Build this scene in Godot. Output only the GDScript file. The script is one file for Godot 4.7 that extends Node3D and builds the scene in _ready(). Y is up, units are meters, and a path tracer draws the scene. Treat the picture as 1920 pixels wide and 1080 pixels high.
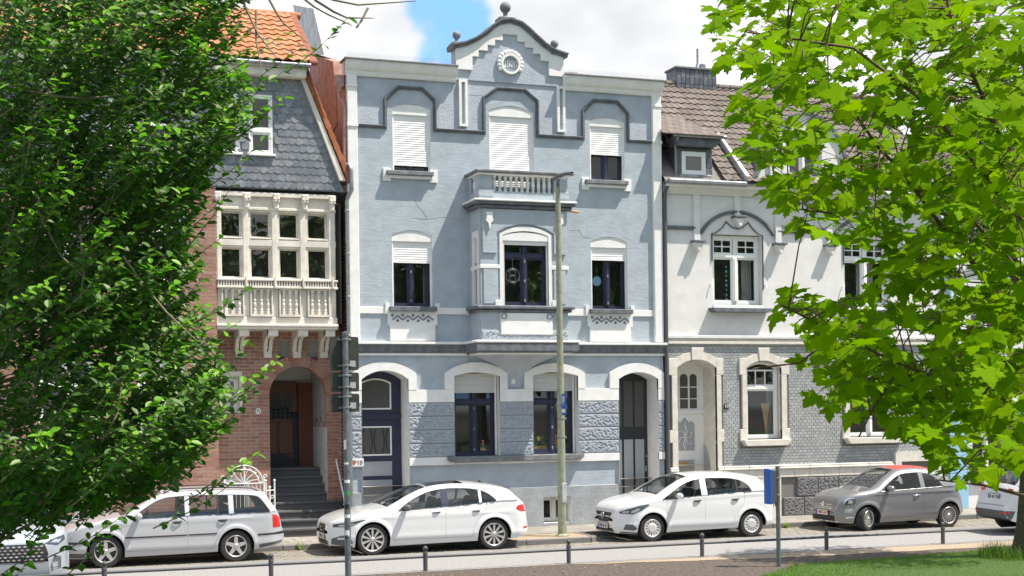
extends Node3D

# ---------------------------------------------------------------- camera numbers (photo pixels 1920 x 1080)
const CAM := Vector3(-11.793, 2.95, 32.4)
const FPX := 2670.0
const HORIZON := 770.0
var yaw := deg_to_rad(20.0)
var roll := deg_to_rad(0.75)
var M := {}
var taken := {}
var rng := RandomNumberGenerator.new()

# direction through a photo pixel, one metre deep along the lens axis
func ray(px: float, py: float) -> Vector3:
	var u := px - 960.0
	var v := HORIZON - py
	var u2 := u * cos(roll) + v * sin(roll)
	var v2 := -u * sin(roll) + v * cos(roll)
	return Vector3(sin(yaw) * FPX + cos(yaw) * u2, v2, -cos(yaw) * FPX + sin(yaw) * u2) / FPX

func at_depth(px: float, py: float, d: float) -> Vector3:
	return CAM + ray(px, py) * d

func on_z(px: float, py: float, z: float) -> Vector3:
	var r := ray(px, py)
	return CAM + r * ((z - CAM.z) / r.z)

func on_y(px: float, py: float, y: float) -> Vector3:
	var r := ray(px, py)
	return CAM + r * ((y - CAM.y) / r.y)

# ---------------------------------------------------------------- mesh builder
class MB:
	var v := PackedVector3Array()
	var n := PackedVector3Array()
	var c := PackedColorArray()
	var col := Color(1, 1, 1)
	var xf := Transform3D.IDENTITY

	func tri(a: Vector3, b: Vector3, d: Vector3) -> void:
		var p := xf * a
		var q := xf * b
		var r := xf * d
		var m := (q - p).cross(r - p)
		if m.length_squared() < 1e-16:
			return
		m = m.normalized()
		v.append(p); v.append(r); v.append(q)
		n.append(m); n.append(m); n.append(m)
		c.append(col); c.append(col); c.append(col)

	func trin(a: Vector3, b: Vector3, d: Vector3, na: Vector3, nb: Vector3, nd: Vector3) -> void:
		var p := xf * a
		var q := xf * b
		var r := xf * d
		if (q - p).cross(r - p).length_squared() < 1e-16:
			return
		v.append(p); v.append(r); v.append(q)
		n.append((xf.basis * na).normalized()); n.append((xf.basis * nd).normalized()); n.append((xf.basis * nb).normalized())
		c.append(col); c.append(col); c.append(col)

	func quad(a: Vector3, b: Vector3, d: Vector3, e: Vector3) -> void:
		tri(a, b, d)
		tri(a, d, e)

	func quadn(a: Vector3, b: Vector3, d: Vector3, e: Vector3, na: Vector3, nb: Vector3, nd: Vector3, ne: Vector3) -> void:
		trin(a, b, d, na, nb, nd)
		trin(a, d, e, na, nd, ne)

	# box between two corners, edges chamfered by k
	func box(a: Vector3, b: Vector3, k := 0.0) -> void:
		var lo := a.min(b)
		var hi := a.max(b)
		if k <= 0.0:
			var p := [lo, Vector3(hi.x, lo.y, lo.z), Vector3(hi.x, hi.y, lo.z), Vector3(lo.x, hi.y, lo.z), Vector3(lo.x, lo.y, hi.z), Vector3(hi.x, lo.y, hi.z), hi, Vector3(lo.x, hi.y, hi.z)]
			quad(p[4], p[5], p[6], p[7])
			quad(p[1], p[0], p[3], p[2])
			quad(p[0], p[4], p[7], p[3])
			quad(p[5], p[1], p[2], p[6])
			quad(p[7], p[6], p[2], p[3])
			quad(p[0], p[1], p[5], p[4])
			return
		var s := (hi - lo) * 0.5
		var m := (hi + lo) * 0.5
		k = minf(k, minf(s.x, minf(s.y, s.z)) * 0.8)
		var g := func(sx: int, sy: int, sz: int, f: int) -> Vector3:
			var q := Vector3(sx * (s.x - (k if f != 0 else 0.0)), sy * (s.y - (k if f != 1 else 0.0)), sz * (s.z - (k if f != 2 else 0.0)))
			return m + q
		for sg in [-1, 1]:
			flat4([g.call(sg, -1, -1, 0), g.call(sg, 1, -1, 0), g.call(sg, 1, 1, 0), g.call(sg, -1, 1, 0)], m)
			flat4([g.call(-1, sg, -1, 1), g.call(1, sg, -1, 1), g.call(1, sg, 1, 1), g.call(-1, sg, 1, 1)], m)
			flat4([g.call(-1, -1, sg, 2), g.call(1, -1, sg, 2), g.call(1, 1, sg, 2), g.call(-1, 1, sg, 2)], m)
			for sh in [-1, 1]:
				flat4([g.call(sg, sh, -1, 0), g.call(sg, sh, 1, 0), g.call(sg, sh, 1, 1), g.call(sg, sh, -1, 1)], m)
				flat4([g.call(sg, -1, sh, 0), g.call(sg, 1, sh, 0), g.call(sg, 1, sh, 2), g.call(sg, -1, sh, 2)], m)
				flat4([g.call(-1, sg, sh, 1), g.call(1, sg, sh, 1), g.call(1, sg, sh, 2), g.call(-1, sg, sh, 2)], m)
				for si in [-1, 1]:
					var ca: Vector3 = g.call(sg, sh, si, 0)
					var cb: Vector3 = g.call(sg, sh, si, 1)
					var cc: Vector3 = g.call(sg, sh, si, 2)
					if (cb - ca).cross(cc - ca).dot(ca - m) > 0:
						tri(ca, cb, cc)
					else:
						tri(ca, cc, cb)

	# four coplanar points, turned to face away from m
	func flat4(p: Array, m: Vector3) -> void:
		if (p[1] - p[0]).cross(p[2] - p[0]).dot(p[0] - m) > 0:
			quad(p[0], p[1], p[2], p[3])
		else:
			quad(p[3], p[2], p[1], p[0])

	func face(poly: PackedVector2Array, z: float, front := true) -> void:
		var idx := Geometry2D.triangulate_polygon(poly)
		for i in range(0, idx.size(), 3):
			var a := poly[idx[i]]
			var b := poly[idx[i + 1]]
			var d := poly[idx[i + 2]]
			var ccw := (b - a).cross(d - a) > 0
			if ccw == front:
				tri(Vector3(a.x, a.y, z), Vector3(b.x, b.y, z), Vector3(d.x, d.y, z))
			else:
				tri(Vector3(a.x, a.y, z), Vector3(d.x, d.y, z), Vector3(b.x, b.y, z))

	# polygon in the xy plane pushed from z0 to z1; bev chamfers the front edge
	func prism(poly_in: PackedVector2Array, z0: float, z1: float, bev := 0.0, back := true) -> void:
		var poly := poly_in
		if Geometry2D.is_polygon_clockwise(poly):
			poly = poly.duplicate()
			poly.reverse()
		var ztop := z1
		var front := poly
		if bev > 0.0:
			var small := Geometry2D.offset_polygon(poly, -bev)
			if small.size() == 1 and small[0].size() == poly.size():
				front = small[0]
				# match the starting corner
				var best := 0
				for i in front.size():
					if front[i].distance_to(poly[0]) < front[best].distance_to(poly[0]):
						best = i
				var turned := PackedVector2Array()
				for i in front.size():
					turned.append(front[(best + i) % front.size()])
				front = turned
				ztop = z1 - bev
				for i in poly.size():
					var j := (i + 1) % poly.size()
					quad(Vector3(poly[i].x, poly[i].y, ztop), Vector3(poly[j].x, poly[j].y, ztop), Vector3(front[j].x, front[j].y, z1), Vector3(front[i].x, front[i].y, z1))
		face(front, z1, true)
		if back:
			face(poly, z0, false)
		for i in poly.size():
			var j := (i + 1) % poly.size()
			quad(Vector3(poly[i].x, poly[i].y, z0), Vector3(poly[j].x, poly[j].y, z0), Vector3(poly[j].x, poly[j].y, ztop), Vector3(poly[i].x, poly[i].y, ztop))

	# profile of (radius, height) turned about the y axis at p
	func lathe(prof: Array, p: Vector3, sides := 16, basis := Basis.IDENTITY) -> void:
		for i in prof.size() - 1:
			var a: Vector2 = prof[i]
			var b: Vector2 = prof[i + 1]
			var d := b - a
			var nn := Vector2(d.y, -d.x).normalized()
			for k in sides:
				var t0 := TAU * k / sides
				var t1 := TAU * (k + 1) / sides
				var c0 := Vector3(cos(t0), 0, -sin(t0))
				var c1 := Vector3(cos(t1), 0, -sin(t1))
				var n0 := basis * (c0 * nn.x + Vector3.UP * nn.y)
				var n1 := basis * (c1 * nn.x + Vector3.UP * nn.y)
				quadn(p + basis * (c0 * a.x + Vector3.UP * a.y), p + basis * (c1 * a.x + Vector3.UP * a.y), p + basis * (c1 * b.x + Vector3.UP * b.y), p + basis * (c0 * b.x + Vector3.UP * b.y), n0, n1, n1, n0)

	func ball(p: Vector3, r: float, sides := 16) -> void:
		var prof := []
		var m := sides / 2
		for i in m + 1:
			var t := -PI / 2 + PI * i / m
			prof.append(Vector2(cos(t) * r, sin(t) * r))
		for i in m:
			for k in sides:
				var q := []
				for e in [[i, k], [i, k + 1], [i + 1, k + 1], [i + 1, k]]:
					var t: float = TAU * e[1] / sides
					q.append(Vector3(cos(t) * prof[e[0]].x, prof[e[0]].y, -sin(t) * prof[e[0]].x))
				quadn(p + q[0], p + q[1], p + q[2], p + q[3], q[0], q[1], q[2], q[3])

	# round tube through points; r is a number or an array
	func tube(pts: Array, r, sides := 8, caps := true) -> void:
		var m := pts.size()
		var rings := []
		var nors := []
		var side := Vector3.ZERO
		for i in m:
			var t: Vector3 = (pts[mini(i + 1, m - 1)] - pts[maxi(i - 1, 0)]).normalized()
			if side == Vector3.ZERO:
				side = t.cross(Vector3.UP if absf(t.y) < 0.9 else Vector3.RIGHT).normalized()
			side = (side - t * side.dot(t)).normalized()
			var up := side.cross(t).normalized()
			var rr: float = r[i] if r is Array else r
			var ring := []
			var nor := []
			for k in sides:
				var a := TAU * k / sides
				var d := side * cos(a) + up * sin(a)
				ring.append(pts[i] + d * rr)
				nor.append(d)
			rings.append(ring)
			nors.append(nor)
		for i in m - 1:
			for k in sides:
				var l := (k + 1) % sides
				quadn(rings[i][l], rings[i][k], rings[i + 1][k], rings[i + 1][l], nors[i][l], nors[i][k], nors[i + 1][k], nors[i + 1][l])
		if caps:
			for k in range(1, sides - 1):
				tri(rings[0][0], rings[0][k], rings[0][k + 1])
				tri(rings[m - 1][0], rings[m - 1][k + 1], rings[m - 1][k])

	# grid of points [i][j] with smooth normals
	func grid(p: Array, flip := false) -> void:
		var a := p.size()
		var b: int = p[0].size()
		var nn := []
		for i in a:
			var row := PackedVector3Array()
			for j in b:
				var du: Vector3 = p[mini(i + 1, a - 1)][j] - p[maxi(i - 1, 0)][j]
				var dv: Vector3 = p[i][mini(j + 1, b - 1)] - p[i][maxi(j - 1, 0)]
				var m := du.cross(dv).normalized()
				row.append(-m if flip else m)
			nn.append(row)
		for i in a - 1:
			for j in b - 1:
				if flip:
					quadn(p[i][j], p[i][j + 1], p[i + 1][j + 1], p[i + 1][j], nn[i][j], nn[i][j + 1], nn[i + 1][j + 1], nn[i + 1][j])
				else:
					quadn(p[i][j], p[i + 1][j], p[i + 1][j + 1], p[i][j + 1], nn[i][j], nn[i + 1][j], nn[i + 1][j + 1], nn[i][j + 1])

	# a moulding: profile of (out, up) swept along a path in the xy plane, standing out towards +z.
	# "up" runs to the left of the direction of travel.
	func mould(path: Array, prof: Array, z := 0.0) -> void:
		var m := path.size()
		var rows := []
		for i in m:
			var d0: Vector2 = (path[i] - path[i - 1]).normalized() if i > 0 else (path[1] - path[0]).normalized()
			var d1: Vector2 = (path[i + 1] - path[i]).normalized() if i < m - 1 else d0
			var l0 := Vector2(-d0.y, d0.x)
			var l1 := Vector2(-d1.y, d1.x)
			var l := (l0 + l1).normalized()
			l /= maxf(0.3, l.dot(l0))
			var row := []
			for q in prof:
				row.append(Vector3(path[i].x + l.x * q.y, path[i].y + l.y * q.y, z + q.x))
			rows.append(row)
		for i in m - 1:
			for j in prof.size() - 1:
				quad(rows[i][j], rows[i + 1][j], rows[i + 1][j + 1], rows[i][j + 1])
		for e in [[0, false], [m - 1, true]]:
			var poly := PackedVector2Array(prof)
			var idx := Geometry2D.triangulate_polygon(poly)
			for i in range(0, idx.size(), 3):
				var r: Array = rows[e[0]]
				tri(r[idx[i]], r[idx[i + 1]], r[idx[i + 2]])

	func mesh() -> ArrayMesh:
		var am := ArrayMesh.new()
		if v.size() == 0:
			return am
		var a := []
		a.resize(Mesh.ARRAY_MAX)
		a[Mesh.ARRAY_VERTEX] = v
		a[Mesh.ARRAY_NORMAL] = n
		a[Mesh.ARRAY_COLOR] = c
		am.add_surface_from_arrays(Mesh.PRIMITIVE_TRIANGLES, a)
		return am

# ---------------------------------------------------------------- nodes
func give_name(o: Node, called: String, parent: Node) -> void:
	var key := str(parent.get_instance_id()) + called
	var k: int = taken.get(key, 0)
	taken[key] = k + 1
	o.name = called if k == 0 else "%s_%03d" % [called, k]
	parent.add_child(o, true)

func thing(called: String, label: String, category: String, at := Vector3.ZERO, group := "", turn := 0.0) -> Node3D:
	var o := Node3D.new()
	give_name(o, called, self)
	o.position = at
	o.rotation.y = turn
	tag(o, label, category, group)
	return o

func tag(o: Node, label: String, category: String, group := "", kind := "") -> void:
	if label: o.set_meta("label", label)
	if category: o.set_meta("category", category)
	if group: o.set_meta("group", group)
	if kind: o.set_meta("kind", kind)

# a part holder inside a thing (a window, a door)
func holder(called: String, parent: Node3D) -> Node3D:
	var o := Node3D.new()
	give_name(o, called, parent)
	return o

# one mesh as a part, given in the thing's own axes (shift = false) or in world axes (shift = true)
func part(called: String, mb, mat: Material, parent: Node3D, shift := false) -> MeshInstance3D:
	var o := MeshInstance3D.new()
	var am: Mesh = mb.mesh() if mb is MB else mb
	o.mesh = am
	o.material_override = mat
	give_name(o, called, parent)
	if shift:
		var p: Node = parent
		while p != self and p is Node3D:
			o.position -= p.position
			p = p.get_parent()
	return o

func wpart(called: String, mb, mat: Material, parent: Node3D) -> MeshInstance3D:
	return part(called, mb, mat, parent, true)

func structure(called: String, mb, mat: Material) -> MeshInstance3D:
	var o := part(called, mb, mat, self)
	o.set_meta("kind", "structure")
	return o

func P(a: Array) -> PackedVector2Array:
	var r := PackedVector2Array()
	for i in range(0, a.size(), 2):
		r.append(Vector2(a[i], a[i + 1]))
	return r

func rect(x0: float, y0: float, x1: float, y1: float) -> PackedVector2Array:
	return P([x0, y0, x1, y0, x1, y1, x0, y1])

# opening with a segmental arch: spring height ys, crown height yc
func arch(x0: float, y0: float, x1: float, ys: float, yc: float, k := 12) -> PackedVector2Array:
	var r := P([x0, y0, x1, y0])
	r.append_array(arc_pts(x0, x1, ys, yc, k))
	return r

# the arc alone, from the right spring over the crown to the left spring
func arc_pts(x0: float, x1: float, ys: float, yc: float, k := 12) -> PackedVector2Array:
	var r := PackedVector2Array()
	var h := maxf(yc - ys, 0.001)
	var w := (x1 - x0) * 0.5
	var rad := (w * w + h * h) / (2 * h)
	var cy := yc - rad
	var a0 := asin(clampf(w / rad, -1, 1))
	if h > w:
		a0 = PI - a0
	for i in k + 1:
		var t := a0 - 2 * a0 * i / k
		r.append(Vector2((x0 + x1) * 0.5 + rad * sin(t), cy + rad * cos(t)))
	return r

# front face of a wall with openings (no hole may lie across two cuts' gap): cut into strips through the holes' middles
func wall_face(mb: MB, outer: PackedVector2Array, holes: Array, z: float) -> void:
	var cuts := []
	for h in holes:
		var lo := INF
		var hi := -INF
		for q in h:
			lo = minf(lo, q.x)
			hi = maxf(hi, q.x)
		var near := false
		for q in cuts:
			if q > lo + 0.02 and q < hi - 0.02:
				near = true
		if not near:
			cuts.append((lo + hi) * 0.5)
	cuts.sort()
	cuts.push_front(-1000.0)
	cuts.append(1000.0)
	for i in cuts.size() - 1:
		var pieces: Array = Geometry2D.intersect_polygons(outer, rect(cuts[i], -100, cuts[i + 1], 100))
		for h in holes:
			var nxt := []
			for p in pieces:
				nxt.append_array(Geometry2D.clip_polygons(p, h))
			pieces = nxt
		for p in pieces:
			if not Geometry2D.is_polygon_clockwise(p):
				mb.face(p, z)

# the sides of an opening, from z back by d
func reveal(mb: MB, hole: PackedVector2Array, z: float, d: float) -> void:
	var h := hole
	if Geometry2D.is_polygon_clockwise(h):
		h = h.duplicate()
		h.reverse()
	for i in h.size():
		var a := h[i]
		var b := h[(i + 1) % h.size()]
		mb.quad(Vector3(b.x, b.y, z), Vector3(b.x, b.y, z - d), Vector3(a.x, a.y, z - d), Vector3(a.x, a.y, z))

# flat ring between two outlines of the same number of points
func band(mb: MB, outer: PackedVector2Array, inner: PackedVector2Array, z0: float, z1: float, closed := true) -> void:
	var m := outer.size()
	for i in (m if closed else m - 1):
		var j := (i + 1) % m
		var a := outer[i]
		var b := outer[j]
		var d := inner[j]
		var e := inner[i]
		var q := [Vector3(a.x, a.y, z1), Vector3(b.x, b.y, z1), Vector3(d.x, d.y, z1), Vector3(e.x, e.y, z1)]
		if (q[1] - q[0]).cross(q[2] - q[0]).z < 0:
			q.reverse()
		mb.quad(q[0], q[1], q[2], q[3])
		var mid := Vector3((a.x + b.x + d.x + e.x) / 4, (a.y + b.y + d.y + e.y) / 4, (z0 + z1) / 2)
		mb.flat4([Vector3(a.x, a.y, z0), Vector3(b.x, b.y, z0), Vector3(b.x, b.y, z1), Vector3(a.x, a.y, z1)], mid)
		mb.flat4([Vector3(e.x, e.y, z0), Vector3(d.x, d.y, z0), Vector3(d.x, d.y, z1), Vector3(e.x, e.y, z1)], mid)
		if not closed and i == 0:
			mb.flat4([Vector3(a.x, a.y, z0), Vector3(e.x, e.y, z0), Vector3(e.x, e.y, z1), Vector3(a.x, a.y, z1)], mid)
		if not closed and i == m - 2:
			mb.flat4([Vector3(b.x, b.y, z0), Vector3(d.x, d.y, z0), Vector3(d.x, d.y, z1), Vector3(b.x, b.y, z1)], mid)

func lettering(text: String, at: Vector3, height: float, mat: Material, parent: Node3D, called := "lettering", thick := 0.006, serif := false, turn := Basis.IDENTITY, squeeze := 1.0) -> MeshInstance3D:
	var tm := TextMesh.new()
	var f := SystemFont.new()
	f.font_names = PackedStringArray(["Droid Serif" if serif else "Droid Sans"])
	f.font_weight = 700
	tm.font = f
	tm.text = text
	tm.font_size = 32
	tm.depth = thick
	tm.pixel_size = height / 23.0
	tm.curve_step = 1.0
	var o := MeshInstance3D.new()
	o.mesh = tm
	o.material_override = mat
	give_name(o, called, parent)
	var p: Node = parent
	while p != self and p is Node3D:
		at -= p.position
		p = p.get_parent()
	o.transform = Transform3D(turn.scaled_local(Vector3(squeeze, 1, 1)), at)
	return o

# ---------------------------------------------------------------- materials
var tex := {}

func to_tex(im: Image) -> ImageTexture:
	im.generate_mipmaps()
	return ImageTexture.create_from_image(im)

# grey noise picture with mean about 1, for multiplying a colour
func noise_tex(key: String, size: int, freq: float, lo: float, hi: float, octaves := 4, stretch := 1.0, kind := FastNoiseLite.TYPE_SIMPLEX_SMOOTH, sharp := 1.0) -> ImageTexture:
	if tex.has(key):
		return tex[key]
	var f := FastNoiseLite.new()
	f.noise_type = kind
	f.seed = key.hash() % 9999
	f.frequency = freq
	f.fractal_octaves = octaves
	f.fractal_gain = 0.55
	var im: Image
	if stretch == 1.0:
		im = f.get_seamless_image(size, size)
	else:
		im = f.get_seamless_image(int(size / stretch), size)
		im.resize(size, size, Image.INTERPOLATE_CUBIC)
	im.convert(Image.FORMAT_L8)
	var d := im.get_data()
	var o := PackedByteArray()
	o.resize(d.size())
	var lut := PackedByteArray()
	for i in 256:
		var t := i / 255.0
		t = clampf((t - 0.5) * sharp + 0.5, 0, 1)
		lut.append(int(clampf(lo + (hi - lo) * t, 0, 1) * 255.0))
	for i in d.size():
		o[i] = lut[d[i]]
	var r := Image.create_from_data(size, size, false, Image.FORMAT_L8, o)
	r.convert(Image.FORMAT_RGB8)
	tex[key] = to_tex(r)
	return tex[key]

func lin(r: float, g: float, b: float) -> Color:
	return Color(r, g, b).linear_to_srgb()

# colour in linear base-colour values
func mat(key: String, c: Array, rough := 0.8, opt := {}) -> StandardMaterial3D:
	if M.has(key):
		return M[key]
	var m := StandardMaterial3D.new()
	m.albedo_color = lin(c[0], c[1], c[2])
	m.roughness = rough
	m.metallic = opt.get("metal", 0.0)
	m.metallic_specular = opt.get("spec", 0.5)
	if opt.has("tex"):
		m.albedo_texture = opt.tex
		m.uv1_triplanar = true
		m.uv1_world_triplanar = opt.get("world", true)
		m.uv1_scale = Vector3.ONE / float(opt.get("size", 1.0))
		m.uv1_triplanar_sharpness = 8.0
	if opt.has("bump"):
		m.heightmap_enabled = true
		m.heightmap_texture = opt.bump
		m.heightmap_scale = opt.get("depth", 1.0)
		m.uv1_triplanar = true
		m.uv1_world_triplanar = opt.get("world", true)
		m.uv1_scale = Vector3.ONE / float(opt.get("size", 1.0))
		m.uv1_triplanar_sharpness = 8.0
	if opt.get("vc", false):
		m.vertex_color_use_as_albedo = true
	if opt.has("coat"):
		m.clearcoat_enabled = true
		m.clearcoat = opt.coat
		m.clearcoat_roughness = opt.get("coat_rough", 0.03)
	if opt.has("back"):
		m.backlight_enabled = true
		m.backlight = opt.back
	m.cull_mode = BaseMaterial3D.CULL_DISABLED
	M[key] = m
	return m

func glass(key: String, c: Array, alpha: float, rough := 0.0) -> StandardMaterial3D:
	var m := mat(key, c, rough, {"spec": 0.7})
	m.transparency = BaseMaterial3D.TRANSPARENCY_ALPHA
	m.albedo_color.a = alpha
	return m

func make_materials() -> void:
	var coarse := noise_tex("coarse", 512, 0.006, 0.72, 1.0, 6)
	var fine := noise_tex("fine", 512, 0.05, 0.8, 1.0, 4)
	var brushed := noise_tex("brushed", 512, 0.035, 0.0, 1.0, 4, 4.0)
	var rough := noise_tex("rough", 512, 0.04, 0.0, 1.0, 5)
	var grit := noise_tex("grit", 512, 0.16, 0.0, 1.0, 3)
	var speck := noise_tex("speck", 512, 0.12, 0.55, 1.0, 4, 1.0, FastNoiseLite.TYPE_SIMPLEX_SMOOTH, 1.5)
	mat("stucco", [0.42, 0.475, 0.525], 0.9, {"tex": noise_tex("stuccotone", 512, 0.006, 0.91, 1.0, 6), "bump": brushed, "depth": 0.3, "size": 1.3})
	mat("stucco_smooth", [0.44, 0.485, 0.545], 0.9, {"tex": noise_tex("stuccotone2", 512, 0.006, 0.9, 1.0, 6), "bump": rough, "depth": 0.5, "size": 1.6})
	mat("boss", [0.42, 0.46, 0.515], 0.9, {"tex": fine, "size": 0.7})
	mat("white_trim", [0.82, 0.82, 0.81], 0.75, {"tex": noise_tex("trimtone", 512, 0.007, 0.93, 1.0, 6), "size": 1.4})
	mat("dark_trim", [0.17, 0.185, 0.21], 0.7, {"tex": coarse, "size": 0.9})
	mat("grey_sill", [0.25, 0.26, 0.28], 0.7, {"tex": coarse, "size": 0.8})
	mat("plinth", [0.36, 0.385, 0.41], 0.9, {"tex": noise_tex("plinthtone", 512, 0.008, 0.88, 1.0, 6), "bump": rough, "depth": 0.5, "size": 1.8})
	mat("shutter", [0.78, 0.78, 0.78], 0.5)
	mat("shutter_grey", [0.55, 0.55, 0.54], 0.5)
	mat("blue_frame", [0.03, 0.033, 0.066], 0.35, {"spec": 0.5})
	mat("black_frame", [0.025, 0.027, 0.033], 0.4)
	mat("white_frame", [0.82, 0.82, 0.8], 0.4)
	mat("cream", [0.8, 0.75, 0.66], 0.55, {"tex": noise_tex("creamtone", 256, 0.01, 0.86, 1.0, 5), "size": 1.1})
	mat("panel_grey", [0.36, 0.38, 0.41], 0.5)
	mat("lace", [0.16, 0.16, 0.15], 0.85, {"tex": speck, "size": 0.12})
	mat("curtain", [0.6, 0.6, 0.58], 0.9, {"back": Color(0.3, 0.3, 0.3)})
	mat("room", [0.5, 0.47, 0.42], 0.95)
	mat("room_floor", [0.12, 0.09, 0.06], 0.8)
	glass("pane", [0.02, 0.025, 0.025], 0.07)
	glass("car_glass", [0.012, 0.02, 0.02], 0.28)
	glass("car_glass_dark", [0.008, 0.01, 0.01], 0.66)
	mat("mortar", [0.66, 0.6, 0.53], 0.95, {"tex": fine, "size": 0.5})
	mat("dark_mortar", [0.18, 0.17, 0.16], 0.95)
	mat("brick", [1, 1, 1], 0.88, {"vc": true, "tex": speck, "size": 0.45})
	mat("glazed", [1, 1, 1], 0.3, {"vc": true, "tex": fine, "size": 0.8})
	mat("slate", [1, 1, 1], 0.42, {"vc": true, "tex": noise_tex("slatetone", 256, 0.03, 0.75, 1.0, 5), "size": 0.9})
	mat("orange_tile", [1, 1, 1], 0.75, {"vc": true, "tex": speck, "size": 0.9})
	mat("brown_tile", [1, 1, 1], 0.85, {"vc": true, "tex": speck, "size": 0.6})
	mat("zinc", [0.36, 0.38, 0.4], 0.42, {"metal": 0.55, "tex": coarse, "size": 0.7})
	mat("white_sheet", [0.62, 0.64, 0.65], 0.45, {"metal": 0.2, "tex": coarse, "size": 1.2})
	mat("copper_paint", [0.5, 0.27, 0.2], 0.7, {"tex": coarse, "size": 1.0})
	mat("copper_pipe", [0.56, 0.36, 0.3], 0.6, {"tex": coarse, "size": 0.5})
	mat("white_wall", [0.73, 0.72, 0.71], 0.9, {"tex": noise_tex("whitetone", 512, 0.006, 0.94, 1.0, 6), "size": 1.7})
	mat("glazed_cream", [0.75, 0.71, 0.64], 0.25, {"tex": noise_tex("glazetone", 256, 0.01, 0.9, 1.0, 4), "size": 0.9})
	mat("rusticated", [0.3, 0.3, 0.31], 0.95, {"tex": speck, "size": 0.35})
	mat("wood", [0.23, 0.085, 0.035], 0.45, {"tex": noise_tex("woodtone", 512, 0.02, 0.55, 1.0, 5, 1.0), "size": 0.5})
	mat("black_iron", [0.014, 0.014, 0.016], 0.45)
	mat("white_iron", [0.75, 0.75, 0.74], 0.5)
	mat("step_stone", [0.17, 0.17, 0.172], 0.85, {"tex": speck, "bump": grit, "depth": 0.15, "size": 0.6})
	mat("asphalt", [0.37, 0.36, 0.355], 0.9, {"tex": noise_tex("asphalttone", 512, 0.05, 0.72, 1.0, 6, 1.0), "bump": grit, "depth": 0.35, "size": 1.5})
	mat("asphalt_dark", [0.3, 0.295, 0.295], 0.9, {"tex": noise_tex("asphalttone", 512, 0.05, 0.72, 1.0, 6), "bump": grit, "depth": 0.35, "size": 1.1})
	mat("paint", [0.62, 0.61, 0.6], 0.8, {"tex": speck, "size": 0.5})
	mat("paver", [1, 1, 1], 0.92, {"vc": true, "tex": speck, "size": 0.7})
	mat("joint_sand", [0.3, 0.26, 0.17], 0.95, {"tex": speck, "size": 0.6})
	mat("kerb", [0.28, 0.27, 0.26], 0.9, {"tex": speck, "bump": grit, "depth": 0.2, "size": 0.8})
	mat("brown_ground", [0.15, 0.118, 0.095], 0.97, {"tex": noise_tex("earthtone", 512, 0.03, 0.55, 1.0, 6), "bump": rough, "depth": 1.5, "size": 1.7})
	mat("sand", [0.5, 0.4, 0.29], 0.97, {"tex": noise_tex("sandtone", 512, 0.05, 0.68, 1.0, 6), "bump": grit, "depth": 0.6, "size": 1.2})
	mat("lawn", [0.085, 0.17, 0.022], 0.97, {"tex": noise_tex("lawntone", 512, 0.03, 0.5, 1.0, 6), "bump": rough, "depth": 2.0, "size": 1.3})
	mat("grass", [1, 1, 1], 0.8, {"vc": true, "spec": 0.12, "back": Color(0.5, 0.6, 0.2)})
	mat("holly_leaf", [1, 1, 1], 0.42, {"vc": true, "spec": 0.42, "back": Color(0.75, 0.95, 0.3)})
	mat("maple_leaf", [1, 1, 1], 0.6, {"vc": true, "spec": 0.12, "back": Color(1.0, 1.0, 0.3)})
	mat("park_leaf", [1, 1, 1], 0.55, {"vc": true, "back": Color(0.4, 0.5, 0.15)})
	mat("bark", [0.16, 0.12, 0.085], 0.95, {"tex": speck, "bump": rough, "depth": 2.0, "size": 0.5})
	mat("mossy_bark", [0.22, 0.2, 0.1], 0.95, {"tex": noise_tex("barktone", 512, 0.03, 0.4, 1.0, 6), "bump": rough, "depth": 4.0, "size": 0.6})
	mat("twig", [0.2, 0.17, 0.12], 0.85)
	mat("red_twig", [0.1, 0.06, 0.03], 0.8)
	mat("lamp_paint", [0.36, 0.38, 0.27], 0.55, {"tex": coarse, "size": 0.8})
	mat("galvanised", [0.2, 0.23, 0.25], 0.5, {"metal": 0.4, "tex": coarse, "size": 0.4})
	mat("sign_back", [0.05, 0.055, 0.045], 0.6, {"tex": coarse, "size": 0.6})
	mat("iron_grey", [0.075, 0.078, 0.085], 0.55)
	mat("paint_white", [0.66, 0.665, 0.67], 0.35, {"coat": 1.0})
	mat("paint_silver", [0.5, 0.51, 0.53], 0.42, {"metal": 0.3, "coat": 0.7})
	mat("paint_pale", [0.4, 0.45, 0.5], 0.35, {"metal": 0.2, "coat": 1.0})
	mat("paint_grey", [0.235, 0.235, 0.24], 0.38, {"metal": 0.5, "coat": 1.0})
	mat("rubber", [0.028, 0.028, 0.029], 0.8)
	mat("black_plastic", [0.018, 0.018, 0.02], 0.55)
	mat("grey_plastic", [0.1, 0.1, 0.105], 0.6)
	mat("alloy", [0.6, 0.58, 0.56], 0.35, {"metal": 0.7})
	mat("alloy_dark", [0.05, 0.05, 0.052], 0.5, {"metal": 0.4})
	mat("hubcap", [0.58, 0.57, 0.55], 0.45, {"metal": 0.3})
	mat("chrome", [0.75, 0.75, 0.76], 0.12, {"metal": 1.0})
	mat("red_lens", [0.55, 0.012, 0.01], 0.15, {"coat": 1.0})
	mat("clear_lens", [0.55, 0.57, 0.6], 0.1, {"metal": 0.5, "coat": 1.0})
	mat("dark_lens", [0.08, 0.09, 0.12], 0.1, {"metal": 0.3, "coat": 1.0})
	mat("soft_top", [0.42, 0.055, 0.05], 0.85)
	mat("seat_cloth", [0.03, 0.03, 0.034], 0.9)
	mat("plate_white", [0.78, 0.78, 0.76], 0.45)
	mat("plate_blue", [0.02, 0.08, 0.4], 0.45)
	mat("ink", [0.02, 0.02, 0.022], 0.6)
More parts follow.
